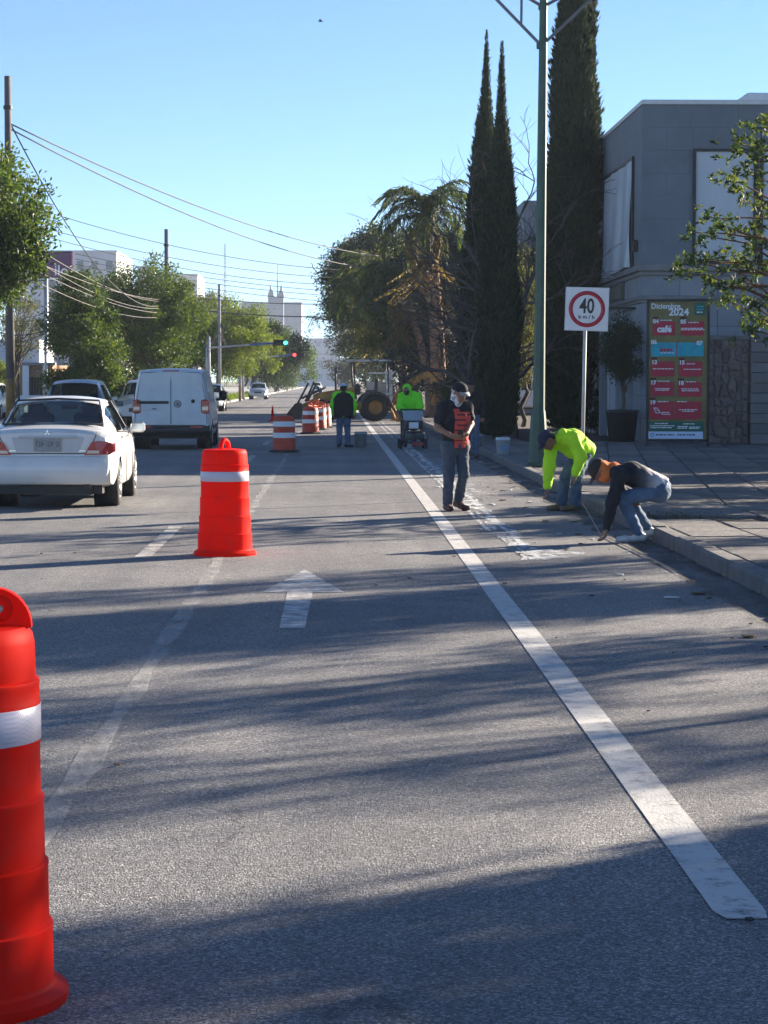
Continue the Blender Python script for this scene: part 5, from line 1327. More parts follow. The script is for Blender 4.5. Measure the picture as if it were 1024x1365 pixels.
neon = mat('fluorescent_yellow_cloth', (.50, .86, .02), .8, var=.08, scale=6, bmp=.006, bscale=30)
neon_g = mat('fluorescent_green_cloth', (.22, .90, .03), .8, var=.08, scale=6, bmp=.006, bscale=30)
black_cloth = mat('black_cloth', (.014, .014, .017), .9, var=.3, scale=8, bmp=.005, bscale=60)
navy_cloth = mat('navy_cloth', (.018, .025, .055), .85, var=.2, scale=8)
black_hair = mat('black_hair', (.012, .010, .009), .6, var=.3, scale=40, bmp=.006, bscale=80)
shoe_dark = mat('dark_red_shoe', (.07, .025, .025), .6, var=.3, scale=12)
shoe_white = mat('white_trainer', (.62, .62, .60), .6, var=.12, scale=12)
shoe_tan = mat('tan_work_shoe', (.17, .12, .075), .8, var=.25, scale=12)
shoe_black = mat('black_work_shoe', (.02, .02, .022), .6, var=.25, scale=12)

# the shirt with the big red print: blocks of sideways lettering down the chest
def tee_material():
    m, n, l = new_mat('black_tee_red_print'); o = N(n, 'ShaderNodeOutputMaterial'); tc = N(n, 'ShaderNodeTexCoord')
    sp = N(n, 'ShaderNodeSeparateXYZ'); l.new(tc.outputs['Object'], sp.inputs[0])
    x, y, z = sp.outputs[0], sp.outputs[1], sp.outputs[2]
    u = math_(n, l, 'ADD', math_(n, l, 'MULTIPLY', x, .82), math_(n, l, 'MULTIPLY', y, .57))
    v = math_(n, l, 'ADD', math_(n, l, 'MULTIPLY', x, -.57), math_(n, l, 'MULTIPLY', y, .82))
    G_ = lambda a, b_: math_(n, l, 'GREATER_THAN', a, b_); Ls = lambda a, b_: math_(n, l, 'LESS_THAN', a, b_); Mu = lambda a, b_: math_(n, l, 'MULTIPLY', a, b_)
    box = Mu(Mu(G_(u, -.11), Ls(u, .135)), Mu(Mu(G_(z, .80), Ls(z, 1.30)), Ls(v, .05)))
    for (u0, u1, z0, z1) in ((-.02, .14, 1.262, 1.31), (-.065, .14, 1.215, 1.232), (-.12, .06, 1.150, 1.166), (-.07, .09, 1.085, 1.10), (-.12, .045, 1.02, 1.035), (-.05, .14, .955, .97), (-.12, .08, .89, .902)):
        bar = Mu(Mu(G_(u, u0), Ls(u, u1)), Mu(G_(z, z0), Ls(z, z1))); box = Mu(box, math_(n, l, 'SUBTRACT', 1.0, bar))
    c = mixc(n, l, box, (.016, .017, .022), (.66, .085, .065))
    p = N(n, 'ShaderNodeBsdfPrincipled'); p.inputs['Roughness'].default_value = .88; l.new(c, p.inputs['Base Color'])
    l.new(bump(n, l, noise(n, l, tc.outputs['Object'], 40, 4), .005), p.inputs['Normal']); l.new(p.outputs[0], o.inputs[0]); return m
# ---- man walking in the printed tee
g0 = gr(609, 681)
Jw = dict(pelvis=(-.02, .02, .86), chest=(-.03, .0, 1.18), neck=(-.02, -.01, 1.37), head=(.03, -.06, 1.50), shL=(-.19, -.09, 1.31), shR=(.13, .09, 1.32), elL=(-.255, -.11, 1.07), elR=(.175, .03, 1.10), wrL=(-.09, -.27, .965), wrR=(.115, -.17, .985),
          hipL=(-.10, -.03, .83), hipR=(.06, .06, .83), knL=(-.105, -.06, .45), knR=(.085, -.02, .46), anL=(-.12, .0, .085), anR=(.03, .14, .12), toL=(-.085, -.13, .035), toR=(.12, .03, .035))
t, fr, J = person('man in black tee with red print, cap and white neck scarf walking towards us', tuple(g0), Jw, (.5, -.85, 0), (.55, -.75, -.45), (.25, -.35, .95), tee_material(), denim_dark, shoe_dark, 'short', seed=2, hem=.07,
                  handfx={'L': ((.5, -.1, -.1), (.2, .5, .5), .8, -1), 'R': ((-.35, -.3, -.2), (-.5, .3, .2), .8, 1)})
cap(t, fr, black_cloth, m2=mat('pale_cap_brim', (.30, .30, .30), .8)); gaiter(t, fr, J['neck'], mat('white_patterned_scarf', (.62, .62, .64), .9, var=.75, scale=26), face=False); eyes(t, fr); hair(t, fr, black_hair)
obj('phone', MB().box((.03, -.30, .985), (.075, .012, .14), Matrix.Rotation(.9, 4, 'X'), bev=.004), black_plastic, t)
# ---- man in black standing behind him
g1 = gr(628, 611)
Js = dict(pelvis=(0, .02, .88), chest=(0, 0, 1.22), neck=(0, -.01, 1.40), head=(.0, -.02, 1.54), shL=(-.19, 0, 1.35), shR=(.19, 0, 1.35), elL=(-.24, .02, 1.08), elR=(.24, .02, 1.08), wrL=(-.22, -.14, .88), wrR=(.22, -.14, .88),
          hipL=(-.09, 0, .86), hipR=(.09, 0, .86), knL=(-.10, -.03, .46), knR=(.10, -.03, .46), anL=(-.11, .03, .085), anR=(.11, .03, .085), toL=(-.12, -.12, .035), toR=(.12, -.12, .035))
t, fr, J = person('man in black top and blue jeans half hidden behind the walking man', tuple(g1), Js, (0, -1, 0), (.2, -1, -.1), (0, 0, 1), black_cloth, denim, shoe_black, 'long', seed=4, h=.015)
cap(t, fr, black_cloth); eyes(t, fr)
# ---- man bending down in the fluorescent hoodie
g2_ = gr(757, 681)
Jb = dict(pelvis=(.18, .10, .76), chest=(-.0, -.10, .90), neck=(-.15, -.21, .955), head=(-.29, -.30, .905), shL=(.03, -.30, .93), shR=(-.22, -.08, .88), elL=(.12, -.38, .70), elR=(-.26, -.20, .57), wrL=(.055, -.37, .49), wrR=(-.285, -.24, .315),
          hipL=(.20, .02, .74), hipR=(.16, .16, .74), knL=(.10, -.16, .44), knR=(-.02, .06, .44), anL=(.09, -.02, .085), anR=(-.07, .12, .085), toL=(-.05, -.10, .035), toR=(-.21, .05, .035))
t, fr, J = person('man in yellow-green hoodie and navy cap bending to touch the kerbside', tuple(g2_), Jb, (-.8, -.5, 0), (-.55, -.35, -.75), (-.75, -.25, .6), neon, denim, shoe_tan, 'long', seed=6, hem=.05, build=1.06, shirt_name='hoodie', shirt_grow=.02,
                  handfx={'L': ((-.1, -.05, -1), (-1, 0, 0), .5, 1), 'R': ((0, -.05, -1), (-1, 0, 0), .6, -1)})
cap(t, fr, navy_cloth); eyes(t, fr); hair(t, fr, black_hair)
link('hood', sdf_mesh('hood', [(A3((-.10, -.30, 1.0)), A3((-.08, -.10, 1.0)), .055, .055), (A3((-.14, -.25, .93)), A3((-.05, -.2, .98)), .07, .06)], .011, .03, wr=.003), t, neon)
# ---- man crouching with the orange neck gaiter
def fade_material():
    m, n, l = new_mat('black_to_grey_faded_shirt'); o = N(n, 'ShaderNodeOutputMaterial'); tc = N(n, 'ShaderNodeTexCoord')
    sp = N(n, 'ShaderNodeSeparateXYZ'); l.new(tc.outputs['Object'], sp.inputs[0])
    f = math_(n, l, 'ADD', math_(n, l, 'MULTIPLY', sp.outputs[0], 2.6), math_(n, l, 'MULTIPLY', noise(n, l, tc.outputs['Object'], 60, 3), .25))
    c = ramp(n, l, f, [(.05, (.014, .015, .02)), (.35, (.07, .075, .09)), (.72, (.46, .46, .48))])
    p = N(n, 'ShaderNodeBsdfPrincipled'); p.inputs['Roughness'].default_value = .85; l.new(c, p.inputs['Base Color'])
    l.new(bump(n, l, noise(n, l, tc.outputs['Object'], 40, 4), .005), p.inputs['Normal']); l.new(p.outputs[0], o.inputs[0]); return m
g3 = gr(845, 722)
Jc = dict(pelvis=(.25, 0, .56), chest=(-.02, 0, .70), neck=(-.21, 0, .74), head=(-.345, -.02, .725), shL=(-.17, -.18, .68), shR=(-.17, .18, .69), elL=(-.255, -.22, .41), elR=(-.10, .22, .46), wrL=(-.305, -.20, .15), wrR=(-.02, .10, .40),
          hipL=(.25, -.09, .52), hipR=(.25, .09, .52), knL=(-.14, -.15, .455), knR=(-.05, .13, .44), anL=(.03, -.13, .09), anR=(.15, .10, .13), toL=(-.14, -.15, .035), toR=(.03, .09, .035))
t, fr, J = person('man crouching at the kerb in faded black shirt with orange neck gaiter', tuple(g3), Jc, (-1, 0, 0), (-.55, -.05, -.9), (-.85, 0, .5), fade_material(), denim, shoe_white, 'long', seed=8, hem=.05, build=1.0,
                  handfx={'L': ((-.25, 0, -1), (-1, 0, .2), .8, 1), 'R': ((.2, -.9, .1), (0, 0, -1), .5, 1)})
cap(t, fr, mat('dark_brown_cap', (.035, .026, .022), .85), brim=True); gaiter(t, fr, J['neck'], mat('orange_gaiter_cloth', (.72, .19, .045), .85, var=.12, scale=12), name='neck_gaiter', face=True); eyes(t, fr)
# ---- man with his back to us: black vest over fluorescent sleeves
g4 = gr(458, 596)
Ja = {k: (v[0]*.98, -v[1], v[2]*.955) for k, v in Js.items()}; Ja.update(elL=(-.27, .02, 1.05), elR=(.27, .02, 1.05), wrL=(-.23, .10, .84), wrR=(.25, .06, .84), toL=(-.12, .12, .035), toR=(.20, -.06, .035))
t, fr, J = person('man seen from behind in black vest with fluorescent sleeves and pale cap', tuple(g4), Ja, (0, 1, 0), (-.1, 1, 0), (0, 0, 1), neon_g, denim, shoe_black, 'long', seed=11, h=.015, build=1.10, shirt_grow=.02)
lat = np.array([1., 0, 0])
link('vest', sdf_mesh('vest', [(A3((-.07, -.02, .84)), A3((-.09, 0, 1.17)), .176, .176), (A3((.07, -.02, .84)), A3((.09, 0, 1.17)), .176, .176), (A3((-.10, 0, 1.26)), A3((.10, 0, 1.26)), .128, .128)], .013, .03, cut=[((0, 0, .74), (0, 0, 1))], wr=.002), t, black_cloth)
cap(t, fr, mat('pale_blue_cap', (.50, .56, .68), .8, var=.3, scale=20)); hair(t, fr, black_hair)
# ---- hooded man steering the line striping machine
g5 = gr(547, 596.5)
Jh = dict(Js); Jh = {k: (v[0], v[1]+.02, v[2]*.97) for k, v in Js.items()}
Jh.update(chest=(0.02, -.05, 1.16), neck=(-.02, -.12, 1.34), head=(-.07, -.20, 1.42), shL=(-.20, -.12, 1.27), shR=(.21, -.06, 1.27), elL=(-.26, -.20, 1.02), elR=(.27, -.14, 1.02), wrL=(-.15, -.38, .93), wrR=(.17, -.36, .92))
t, fr, J = person('man in hooded fluorescent green jacket steering the striping machine', tuple(g5 + Vector((0, .55, 0))), Jh, (0, -1, 0), (-.35, -.9, -.45), (-.1, -.3, .95), neon_g, denim_dark, shoe_black, 'long', seed=13, h=.015, build=1.12, shirt_grow=.024, shirt_name='jacket')
c, up, f_, rt = fr
hd = sdf_mesh('hood', [(c + up*.045 - f_*.02, c - f_*.03, .118, .112), (c - up*.05 - f_*.03, A3(J['neck']), .105, .12)], .011, .02, cut=[(c + f_*.055, -f_ - up*.12)], wr=.002); link('hood', hd, t, neon_g)
link('face_cover', sdf_mesh('face_cover', [(c + f_*.03 - up*.05, c + f_*.03 - up*.01, .072, .078)], .011, .01), t, black_cloth); eyes(t, fr)
# ---- two people in the sedan
for nm, x, sc_ in (('driver of the white sedan seen through its rear window', -.36, 1.0), ('front passenger of the white sedan seen through its rear window', .36, .96)):
    t = thing('person', nm, 'person', (sx + x, sed_y + 2.2, 0), group='people in the sedan'); z = .97*sc_
    hd, fr = head_caps((0, .02, 1.22*sc_), (0, 0, 1), (0, 1, 0), .95)
    link('body', sdf_mesh('body', hd + [((0, .02, 1.0), (0, .02, 1.15), .05, .05), ((0, 0, .62), (0, 0, .95), .13, .14), ((-.16, 0, .98), (.16, 0, .98), .07, .07), ((-.17, 0, .98), (-.2, .1, .72), .05, .045), ((.17, 0, .98), (.2, .1, .72), .05, .045)], .016, .03), t, skin)
    link('shirt', sdf_mesh('shirt', [((0, 0, .62), (0, 0, .94), .145, .155), ((-.16, 0, .98), (.16, 0, .98), .082, .082), ((-.17, 0, .98), (-.2, .1, .72), .065, .06), ((.17, 0, .98), (.2, .1, .72), .065, .06)], .016, .03), t, navy_cloth)
    hair(t, fr, black_hair, .98)
# ================================================================ traffic drums, cones, buckets
def glow_plastic(name, c, tr=.38):
    m, n, l = new_mat(name); o = N(n, 'ShaderNodeOutputMaterial'); tc = N(n, 'ShaderNodeTexCoord')
    cc = mixc(n, l, ramp(n, l, noise(n, l, tc.outputs['Object'], 5, 6, .7), [(.45, (0, 0, 0)), (.75, (1, 1, 1))]), c, tuple(v*.78+.02 for v in c))
    mp = N(n, 'ShaderNodeMapping'); mp.inputs['Scale'].default_value = (6, 6, 1.6); l.new(tc.outputs['Object'], mp.inputs[0])
    cc = mixc(n, l, ramp(n, l, noise(n, l, mp.outputs[0], 4.0, 8, .75), [(.62, (0, 0, 0)), (.72, (.4, .4, .4))]), cc, (.30, .03, .025))
    p = N(n, 'ShaderNodeBsdfPrincipled'); p.inputs['Roughness'].default_value = .55; p.inputs['Specular IOR Level'].default_value = .06; l.new(cc, p.inputs['Base Color'])
    t = N(n, 'ShaderNodeBsdfTranslucent'); l.new(cc, t.inputs[0])
    mx = N(n, 'ShaderNodeMixShader'); mx.inputs[0].default_value = tr
    l.new(p.outputs[0], mx.inputs[1]); l.new(t.outputs[0], mx.inputs[2]); l.new(mx.outputs[0], o.inputs[0]); return m
drum_red = glow_plastic('bright_orange_red_plastic', (.94, .016, .006), .26)
drum_old = mat('weathered_orange_plastic', (.50, .055, .02), .6, var=.18, scale=5, dirt=(.30, .05, .03))
def sheet_material():
    m, n, l = new_mat('reflective_sheeting'); o = N(n, 'ShaderNodeOutputMaterial'); tc = N(n, 'ShaderNodeTexCoord')
    br = N(n, 'ShaderNodeTexChecker'); br.inputs['Scale'].default_value = 160; l.new(tc.outputs['Object'], br.inputs[0])
    br.inputs[1].default_value = (.66, .60, .66, 1); br.inputs[2].default_value = (.52, .49, .56, 1)
    p = N(n, 'ShaderNodeBsdfPrincipled'); p.inputs['Roughness'].default_value = .35; l.new(br.outputs[0], p.inputs['Base Color']); l.new(p.outputs[0], o.inputs[0]); return m
sheeting = sheet_material()
def drum(label, loc, rz, solid_tab):
    t = thing('traffic_drum', label, 'traffic drum', loc, rz, 'orange-red traffic drums along the lane')
    k = 1.0
    prof = [(.292, 0), (.297, .010), (.297, .030), (.288, .040), (.268, .048), (.262, .058), (.258, .060), (.256, .196), (.2575, .202), (.2565, .208), (.2475, .212), (.2455, .362), (.247, .368), (.246, .374), (.2375, .378), (.2355, .538), (.237, .544), (.236, .550), (.228, .554),
            (.2265, .690), (.2285, .694), (.2285, .804), (.2265, .808), (.2265, .850), (.2275, .856), (.226, .862), (.2175, .866), (.2145, .960), (.209, .985), (.194, 1.003), (.10, 1.012), (.001, 1.014)]
    bo = obj('body', MB().lathe(prof, n=64), drum_red, t); md = bo.modifiers.new('edges', 'EDGE_SPLIT'); md.split_angle = R(28)
    obj('reflective_band', MB().lathe([(.2275, .703), (.2302, .705), (.2298, .796), (.2275, .798)], n=64), sheeting, t)
    if solid_tab:
        P = [(.11 + .098*math.cos(a), 1.0 + .105*math.sin(a)) for a in [math.pi*i/18 for i in range(19)]]
        h = obj('handle', MB().prism(P, -.024, .024, lambda u, v, q: (u, q, v)), drum_red, t)
        obj('handle_boss', MB().lathe([(.036, -.027), (.030, -.034), (.018, -.030)], c=(.125, 0, 1.052), n=20, axis='Y'), drum_red, h)
        obj('handle_hole', MB().lathe([(.011, -.036), (.011, -.026), (.001, -.026)], c=(.125, 0, 1.052), n=14, axis='Y'), mat('pale_bolt', (.5, .45, .42), .4, .5), h)
    else:
        pts = [(.058*math.cos(a), 0, .995 + .075*math.sin(a) + (.02 if 0 < i < 14 else 0)) for i, a in enumerate([math.pi*i/14 for i in range(15)])]
        obj('handle', MB().tube(pts, .024, 10), drum_red, t)
    return t
d1 = gr(-58, 1334); drum('big orange-red drum cut off by the left edge, nearest to us', (d1.x, d1.y, 0), R(4), True)
d2 = gr(300, 739.5); drum('orange-red drum with one white band standing alone mid-lane', (d2.x, d2.y, 0), R(55), False)
def old_drum(label, loc):
    t = thing('striped_drum', label, 'traffic drum', loc, 0, 'white-banded drums near the backhoe')
    pr = [(.265, .04), (.262, .30), (.256, .305), (.252, .55), (.247, .555), (.243, .74), (.225, .80), (.19, .84), (.05, .86), (.001, .862)]
    obj('body', MB().lathe(pr, n=32), drum_old, t)
    obj('rubber_base', MB().lathe([(.36, 0), (.36, .03), (.30, .06), (.26, .065)], n=8, smooth=False), black_rubber, t)
    for z0, z1, a, b_ in ((.34, .46, .2585, .2575), (.60, .72, .250, .2475)): obj('reflective_band', MB().lathe([(a, z0), (b_, z1)], n=32), white_flat, t)
    return t
q = gr(379, 603); o1 = old_drum('white-banded drum nearest the lone orange-red drum', (q.x, q.y, 0))
q = gr(414, 578.5); dup(o1, (q.x, q.y, 0), .3, 'white-banded drum in the middle of the row left of the vested man')
q = gr(425, 573); dup(o1, (q.x, q.y, 0), .7, 'white-banded drum just behind, its bands overlapping the row')
q = gr(432, 570); dup(o1, (q.x, q.y, 0), 1.1, 'white-banded drum at the back of the row by the vested man')
# orange netting heaped on the drums
q = gr(420, 576); rs = np.random.RandomState(5); mb = MB()
for i in range(12):
    p = np.array([rs.uniform(-.22, .26), rs.uniform(-.2, .25), .86 + .20*rs.uniform()]); pts = [p]
    for k in range(5): pts.append(pts[-1] + rs.normal(size=3)*[.09, .09, .05])
    mb.tube(pts, .022, 4)
o = obj('orange_netting', mb, mat('orange_net_plastic', (.62, .10, .04), .6, var=.3), None, loc=(q.x, q.y, 0)); tag(o, 'crumpled orange netting heaped on top of the white-banded drums', 'netting', kind='stuff')
def cone(label, loc, H):
    t = thing('traffic_cone', label, 'traffic cone', loc)
    obj('body', MB().lathe([(.15*H, .04), (.035*H, H), (.02, H+.005), (.001, H+.005)], n=20), drum_red, t)
    obj('base', MB().box((0, 0, .02), (.36, .36, .04), bev=.015), drum_red, t); return t
q = gr(363.5, 561); cone('small red cone standing past the white-banded drums', (q.x, q.y, 0), .62)
def bucket(label, loc, m, r_=.15, H=.37):
    t = thing('bucket', label, 'bucket', loc, group='paint buckets')
    obj('body', MB().lathe([(.001, .01), (r_*.82, .0), (r_, H-.06), (r_*1.05, H-.06), (r_*1.05, H-.04), (r_, H-.035), (r_*1.01, H), (r_*.95, H), (r_*.80, .02), (.001, .02)], n=28), m, t)
    pts = [(r_*1.04*math.cos(a), .02+.10*math.sin(a)*.2, H-.05-.16*math.sin(a)) for a in [math.pi*i/10 for i in range(11)]]
    obj('handle', MB().tube([(p[0], -r_*1.0*math.sin(math.pi*i/10)-.01, p[2]) for i, p in enumerate(pts)], .005, 5), galv, t)
    return t
bk_white = mat('white_bucket_plastic', (.60, .63, .66), .45, var=.08, scale=4, dirt=(.42, .44, .46)); bk_grey = mat('grey_bucket_plastic', (.22, .26, .27), .5, var=.12, scale=4)
q = gr(481, 595.5); bucket('grey bucket on the road by the vested man', (q.x, q.y, 0), mat('pale_grey_bucket', (.34, .40, .42), .5, var=.12, scale=4), .155, .38)
q = gr(669, 607, PAVE_Z); b_ = bucket('white bucket with a blue label on the kerb by the cypresses', (q.x+.02, q.y, PAVE_Z), bk_white, .145, .37)
obj('label', MB().lathe([(.128, .10), (.138, .22)], n=10, a0=R(-110), a1=R(-30)), mat('blue_bucket_label', (.16, .28, .50), .5, var=.2, scale=30), b_)
q = gr(636, 596, PAVE_Z); bucket('grey bucket at the foot of the twin cypresses', (q.x, q.y, PAVE_Z), bk_grey, .13, .30)

# ================================================================ striping machine
q = gr(550, 598)
t = thing('striping_machine', 'walk-behind road striping machine with pale hopper in front of the hooded man', 'paint machine', (q.x, q.y, 0), R(3))
hop = mat('pale_blue_hopper', (.36, .42, .50), .5, var=.15, scale=5, dirt=(.25, .28, .33))
obj('hopper', MB().box((.02, .15, .80), (.44, .40, .24), bev=.02, taper=(1.06, 1.06)), hop, t)
obj('engine', MB().box((0, .05, .56), (.36, .36, .20), bev=.03), black_plastic, t)
obj('engine_cover', MB().box((.02, -.15, .57), (.24, .05, .16), bev=.02), white_flat, t)
fr_ = MB()
for s in (-1, 1):
    fr_.tube([(s*.24, -.28, .16), (s*.24, .40, .20), (s*.24, .45, .70)], .022, 6); fr_.tube([(s*.24, -.28, .16), (s*.22, -.16, .68)], .02, 6); fr_.tube([(s*.2, .3, .7), (s*.24, .55, .95)], .018, 6)
fr_.tube([(-.24, -.28, .16), (.24, -.28, .16)], .022, 6).tube([(-.23, -.22, .40), (.23, -.22, .40)], .016, 6).tube([(-.26, .55, .95), (.26, .55, .95)], .02, 6)
obj('frame', fr_, dark_metal, t)
obj('paint_tank', MB().lathe([(.001, .2), (.11, .2), (.11, .42), (.001, .44)], c=(-.08, -.05, 0), n=14).lathe([(.001, .22), (.07, .22), (.07, .44), (.001, .45)], c=(.12, -.08, 0), n=14), mat('green_grey_tank', (.10, .14, .14), .5, .4), t)
obj('spray_shoe', MB().box((.10, -.30, .12), (.28, .12, .10), bev=.02), mat('red_shoe_paint', (.28, .05, .05), .6), t)
for x in (-.30, .30):
    for y in (-.24, .34): obj('wheel', MB().lathe([(.02, -.035), (.10, -.035), (.12, -.02), (.12, .02), (.10, .035), (.02, .035)], c=(x, y, .12), n=16, axis='X'), black_rubber, t)
obj('hose', MB().tube([(.22, .1, .45), (.34, -.05, .38), (.36, -.2, .25), (.3, -.3, .16)], .012, 6), black_rubber, t)

# ================================================================ speed limit sign, lamp post, banner, planter
t0 = at(781, 412, 33.0); sb = at(775.5, 640, 33.0)
t = thing('speed_limit_sign', 'square white 40 km/h speed limit sign with red ring on a pale post', 'road sign', (sb.x, 33.0, PAVE_Z), R(-6))
tp = t0 - Vector((sb.x, 33.0, PAVE_Z))
obj('post', MB().tube([(0, .03, -.1), (tp.x, .03, tp.z+.25)], .026, 8), mat('pale_post_paint', (.48, .47, .44), .6, var=.12, scale=6), t)
pn = obj('panel', MB().box((0, 0, 0), (.61, .012, .61), bev=.005), mat('white_sign_sheet', (.72, .73, .76), .4, var=.03), t, loc=(tp.x+.015, 0, tp.z)); pn.rotation_euler = (0, R(1.8), 0)
obj('rim', MB().box((0, .004, .305), (.63, .022, .018)).box((0, .004, -.305), (.63, .022, .018)).box((.305, .004, 0), (.018, .0225, .592)).box((-.305, .004, 0), (.018, .0225, .592)), mat('sign_edge', (.62, .63, .65), .4, .3), pn)
obj('red_ring', MB().lathe([(.262, -.007), (.262, -.011), (.205, -.011), (.205, -.007)], n=56, axis='Y'), mat('sign_red', (.40, .010, .035), .4, var=.05), pn)
ink = mat('sign_black', (.012, .012, .016), .45, var=.05)
text('lettering', '40', .30, ink, pn, (0, -.0085, .035), bold=.006, xs=.72)
text('lettering', 'k m / h', .075, ink, pn, (0, -.0085, -.115), bold=.002, xs=1.1)

lamp_green = mat('dark_green_lamp_paint', (.032, .085, .060), .5, var=.2, scale=4, dirt=(.05, .085, .07))
q = gr(716, 622, PAVE_Z); LX, LY = q.x+.02, q.y
t = thing('lamp_post', 'tall dark green lamp post with slanting arms at the kerb', 'street lamp', (LX, LY, PAVE_Z))
tx = at(725, 0, LY).x - LX
pole = MB().tube([(0, 0, 0), (tx*.3, 0, 2.4), (tx, 0, 8.5), (tx*1.1, 0, 9.6)], [.115, .098, .068, .06], 8, smooth=False)
obj('pole', pole, lamp_green, t)
obj('base', MB().box((0, 0, .04), (.42, .42, .08), bev=.01).lathe([(.19, .08), (.17, .25), (.145, .75), (.125, 1.0)], n=8, smooth=False), lamp_green, t)
arm_grey = mat('grey_lamp_arm', (.16, .17, .19), .5, .3, var=.1)
A = at(722, 61, LY); B = at(660, -3, LY); C2 = at(790, -3, LY); D = at(724, 9, LY); E1 = at(704, -3, LY); E2 = at(746, -3, LY); Vv = at(695, 31, LY); Vt = at(696, -10, LY)
L_ = lambda p: (p.x-LX, 0, p.z-PAVE_Z)
ext = lambda a, b_, k: tuple(np.array(L_(a)) + (np.array(L_(b_))-np.array(L_(a)))*k)
for a, b_, k in ((A, B, 1.6), (A, C2, 1.6), (D, E1, 3.0), (D, E2, 3.0)): 
    o = obj('arm', MB().tube([L_(a), ext(a, b_, k)], .030, 6, smooth=False), arm_grey, t)
obj('arm', MB().tube([L_(Vv), (L_(Vv)[0]+.01, 0, 9.3)], .025, 6, smooth=False), arm_grey, t)
obj('collar', MB().lathe([(.09, -.05), (.09, .05)], c=L_(A), n=8).lathe([(.085, -.05), (.085, .05)], c=L_(D), n=8), lamp_green, t)
for s, e in ((-1, ext(A, B, 1.6)), (1, ext(A, C2, 1.6))): obj('lamp_head', MB().box((e[0]+s*.25, 0, e[2]+.05), (.7, .28, .14), bev=.05), arm_grey, t)

# ---- banner
P0 = gr(903, 594, PAVE_Z); BYY = P0.y
t = thing('event_banner', 'tall banner of december events in a black frame on the forecourt', 'banner', (P0.x, BYY, PAVE_Z), R(-9))
bw, z0, z1 = 1.42, .12, 3.42
obj('frame', MB().box((-bw/2, 0, (z1+.0)/2), (.06, .06, z1+.06), bev=.006).box((bw/2, 0, (z1-.1)/2-.02), (.06, .06, z1+.10), bev=.006).box((0, 0, z1), (bw-.06, .056, .06)).box((0, 0, z0), (bw-.06, .056, .06)), frame_black, t)
obj('foot', MB().box((-bw/2, 0, .02), (.08, .6, .04)), frame_black, t); obj('foot', MB().box((bw/2, 0, .02), (.08, .6, .04)), frame_black, t)
cloth_m = mat('banner_olive_gold', (.20, .165, .05), .55, var=.3, scale=2.2, bmp=.02, bscale=5)
w2 = bw/2-.03
vs = []; n_, k_ = 8, 16
for j in range(k_+1):
    for i in range(n_+1): vs.append((-w2+2*w2*i/n_, .004*math.sin(i*1.7+j*.9), z0+.03+(z1-z0-.06)*j/k_))
fab = obj('banner_cloth', MB().add(vs, [(j*(n_+1)+i, j*(n_+1)+i+1, (j+1)*(n_+1)+i+1, (j+1)*(n_+1)+i) for j in range(k_) for i in range(n_)], True), cloth_m, t)
b_red = mat('banner_red', (.46, .016, .045), .55, var=.15, scale=5); b_teal = mat('banner_turquoise', (.0, .36, .46), .55, var=.25, scale=7); b_green = mat('banner_green', (.01, .11, .075), .55, var=.15)
b_white = mat('banner_white', (.80, .81, .82), .55, var=.06); b_blue = mat('banner_pale_blue', (.58, .68, .85), .55, var=.06); b_dk = mat('banner_dark_print', (.07, .10, .16), .55)
# heights measured from the photo: 0 at frame bottom, 1 at top
def zz(py): return z0 + (z1-z0)*(1-(py-75)/(1290-75))
def xx(px): return -w2 + 2*w2*(px-100)/(600-100)
def patch(nm, px0, px1, py0, py1, m, y=-.012, skew=0):
    a, b2, c_, d_ = xx(px0), xx(px1), zz(py1), zz(py0)
    mb = MB().box(((a+b2)/2, y, (c_+d_)/2), (b2-a, .004, d_-c_)); return obj(nm, mb, m, fab)
for (a, b2, c_, d_) in ((132, 325, 258, 378), (370, 570, 258, 380), (120, 320, 605, 735), (358, 560, 605, 735), (115, 318, 782, 902), (352, 556, 782, 910), (110, 322, 950, 1105), (328, 555, 950, 1105)): patch('printed_panel', a, b2, c_, d_, b_red)
patch('printed_panel', 118, 335, 440, 560, b_teal); patch('printed_panel', 345, 572, 440, 560, b_teal)
patch('printed_panel', 335, 346, 440, 560, b_red, -.0125)
patch('printed_panel', 100, 578, 1125, 1208, b_green); patch('printed_panel', 88, 570, 1212, 1275, b_blue); patch('printed_panel', 485, 582, 98, 205, b_green)
def tx_(s, px, py, size, m=b_white, **kw): return text('lettering', s, size, m, fab, (xx(px), -.0165, zz(py)), **kw)
tx_('Diciembre', 243, 128, .175, bold=.004, xs=.92); tx_('2024', 355, 180, .235, bold=.008)
for s, px, py in (('04', 158, 258), ('05', 395, 262), ('06', 143, 437), ('07', 535, 447), ('13', 148, 612), ('15', 385, 615), ('17', 140, 788), ('18', 378, 792), ('19', 135, 960)): tx_(s, px, py, .135, bold=.006)
[patch('ribbon', px-26, px+24, py-42, py-22, mat('banner_ribbon', (.10, .006, .012), .6), -.015) for px, py in ((158, 258), (395, 262), (148, 612), (385, 615), (140, 788), (378, 792), (135, 960))]
tx_('cafe', 232, 325, .21, bold=.010); obj('accent', MB().box((xx(283), -.0165, zz(300)), (.04, .003, .022), Matrix.Rotation(-.6, 4, 'Y')), b_white, fab)
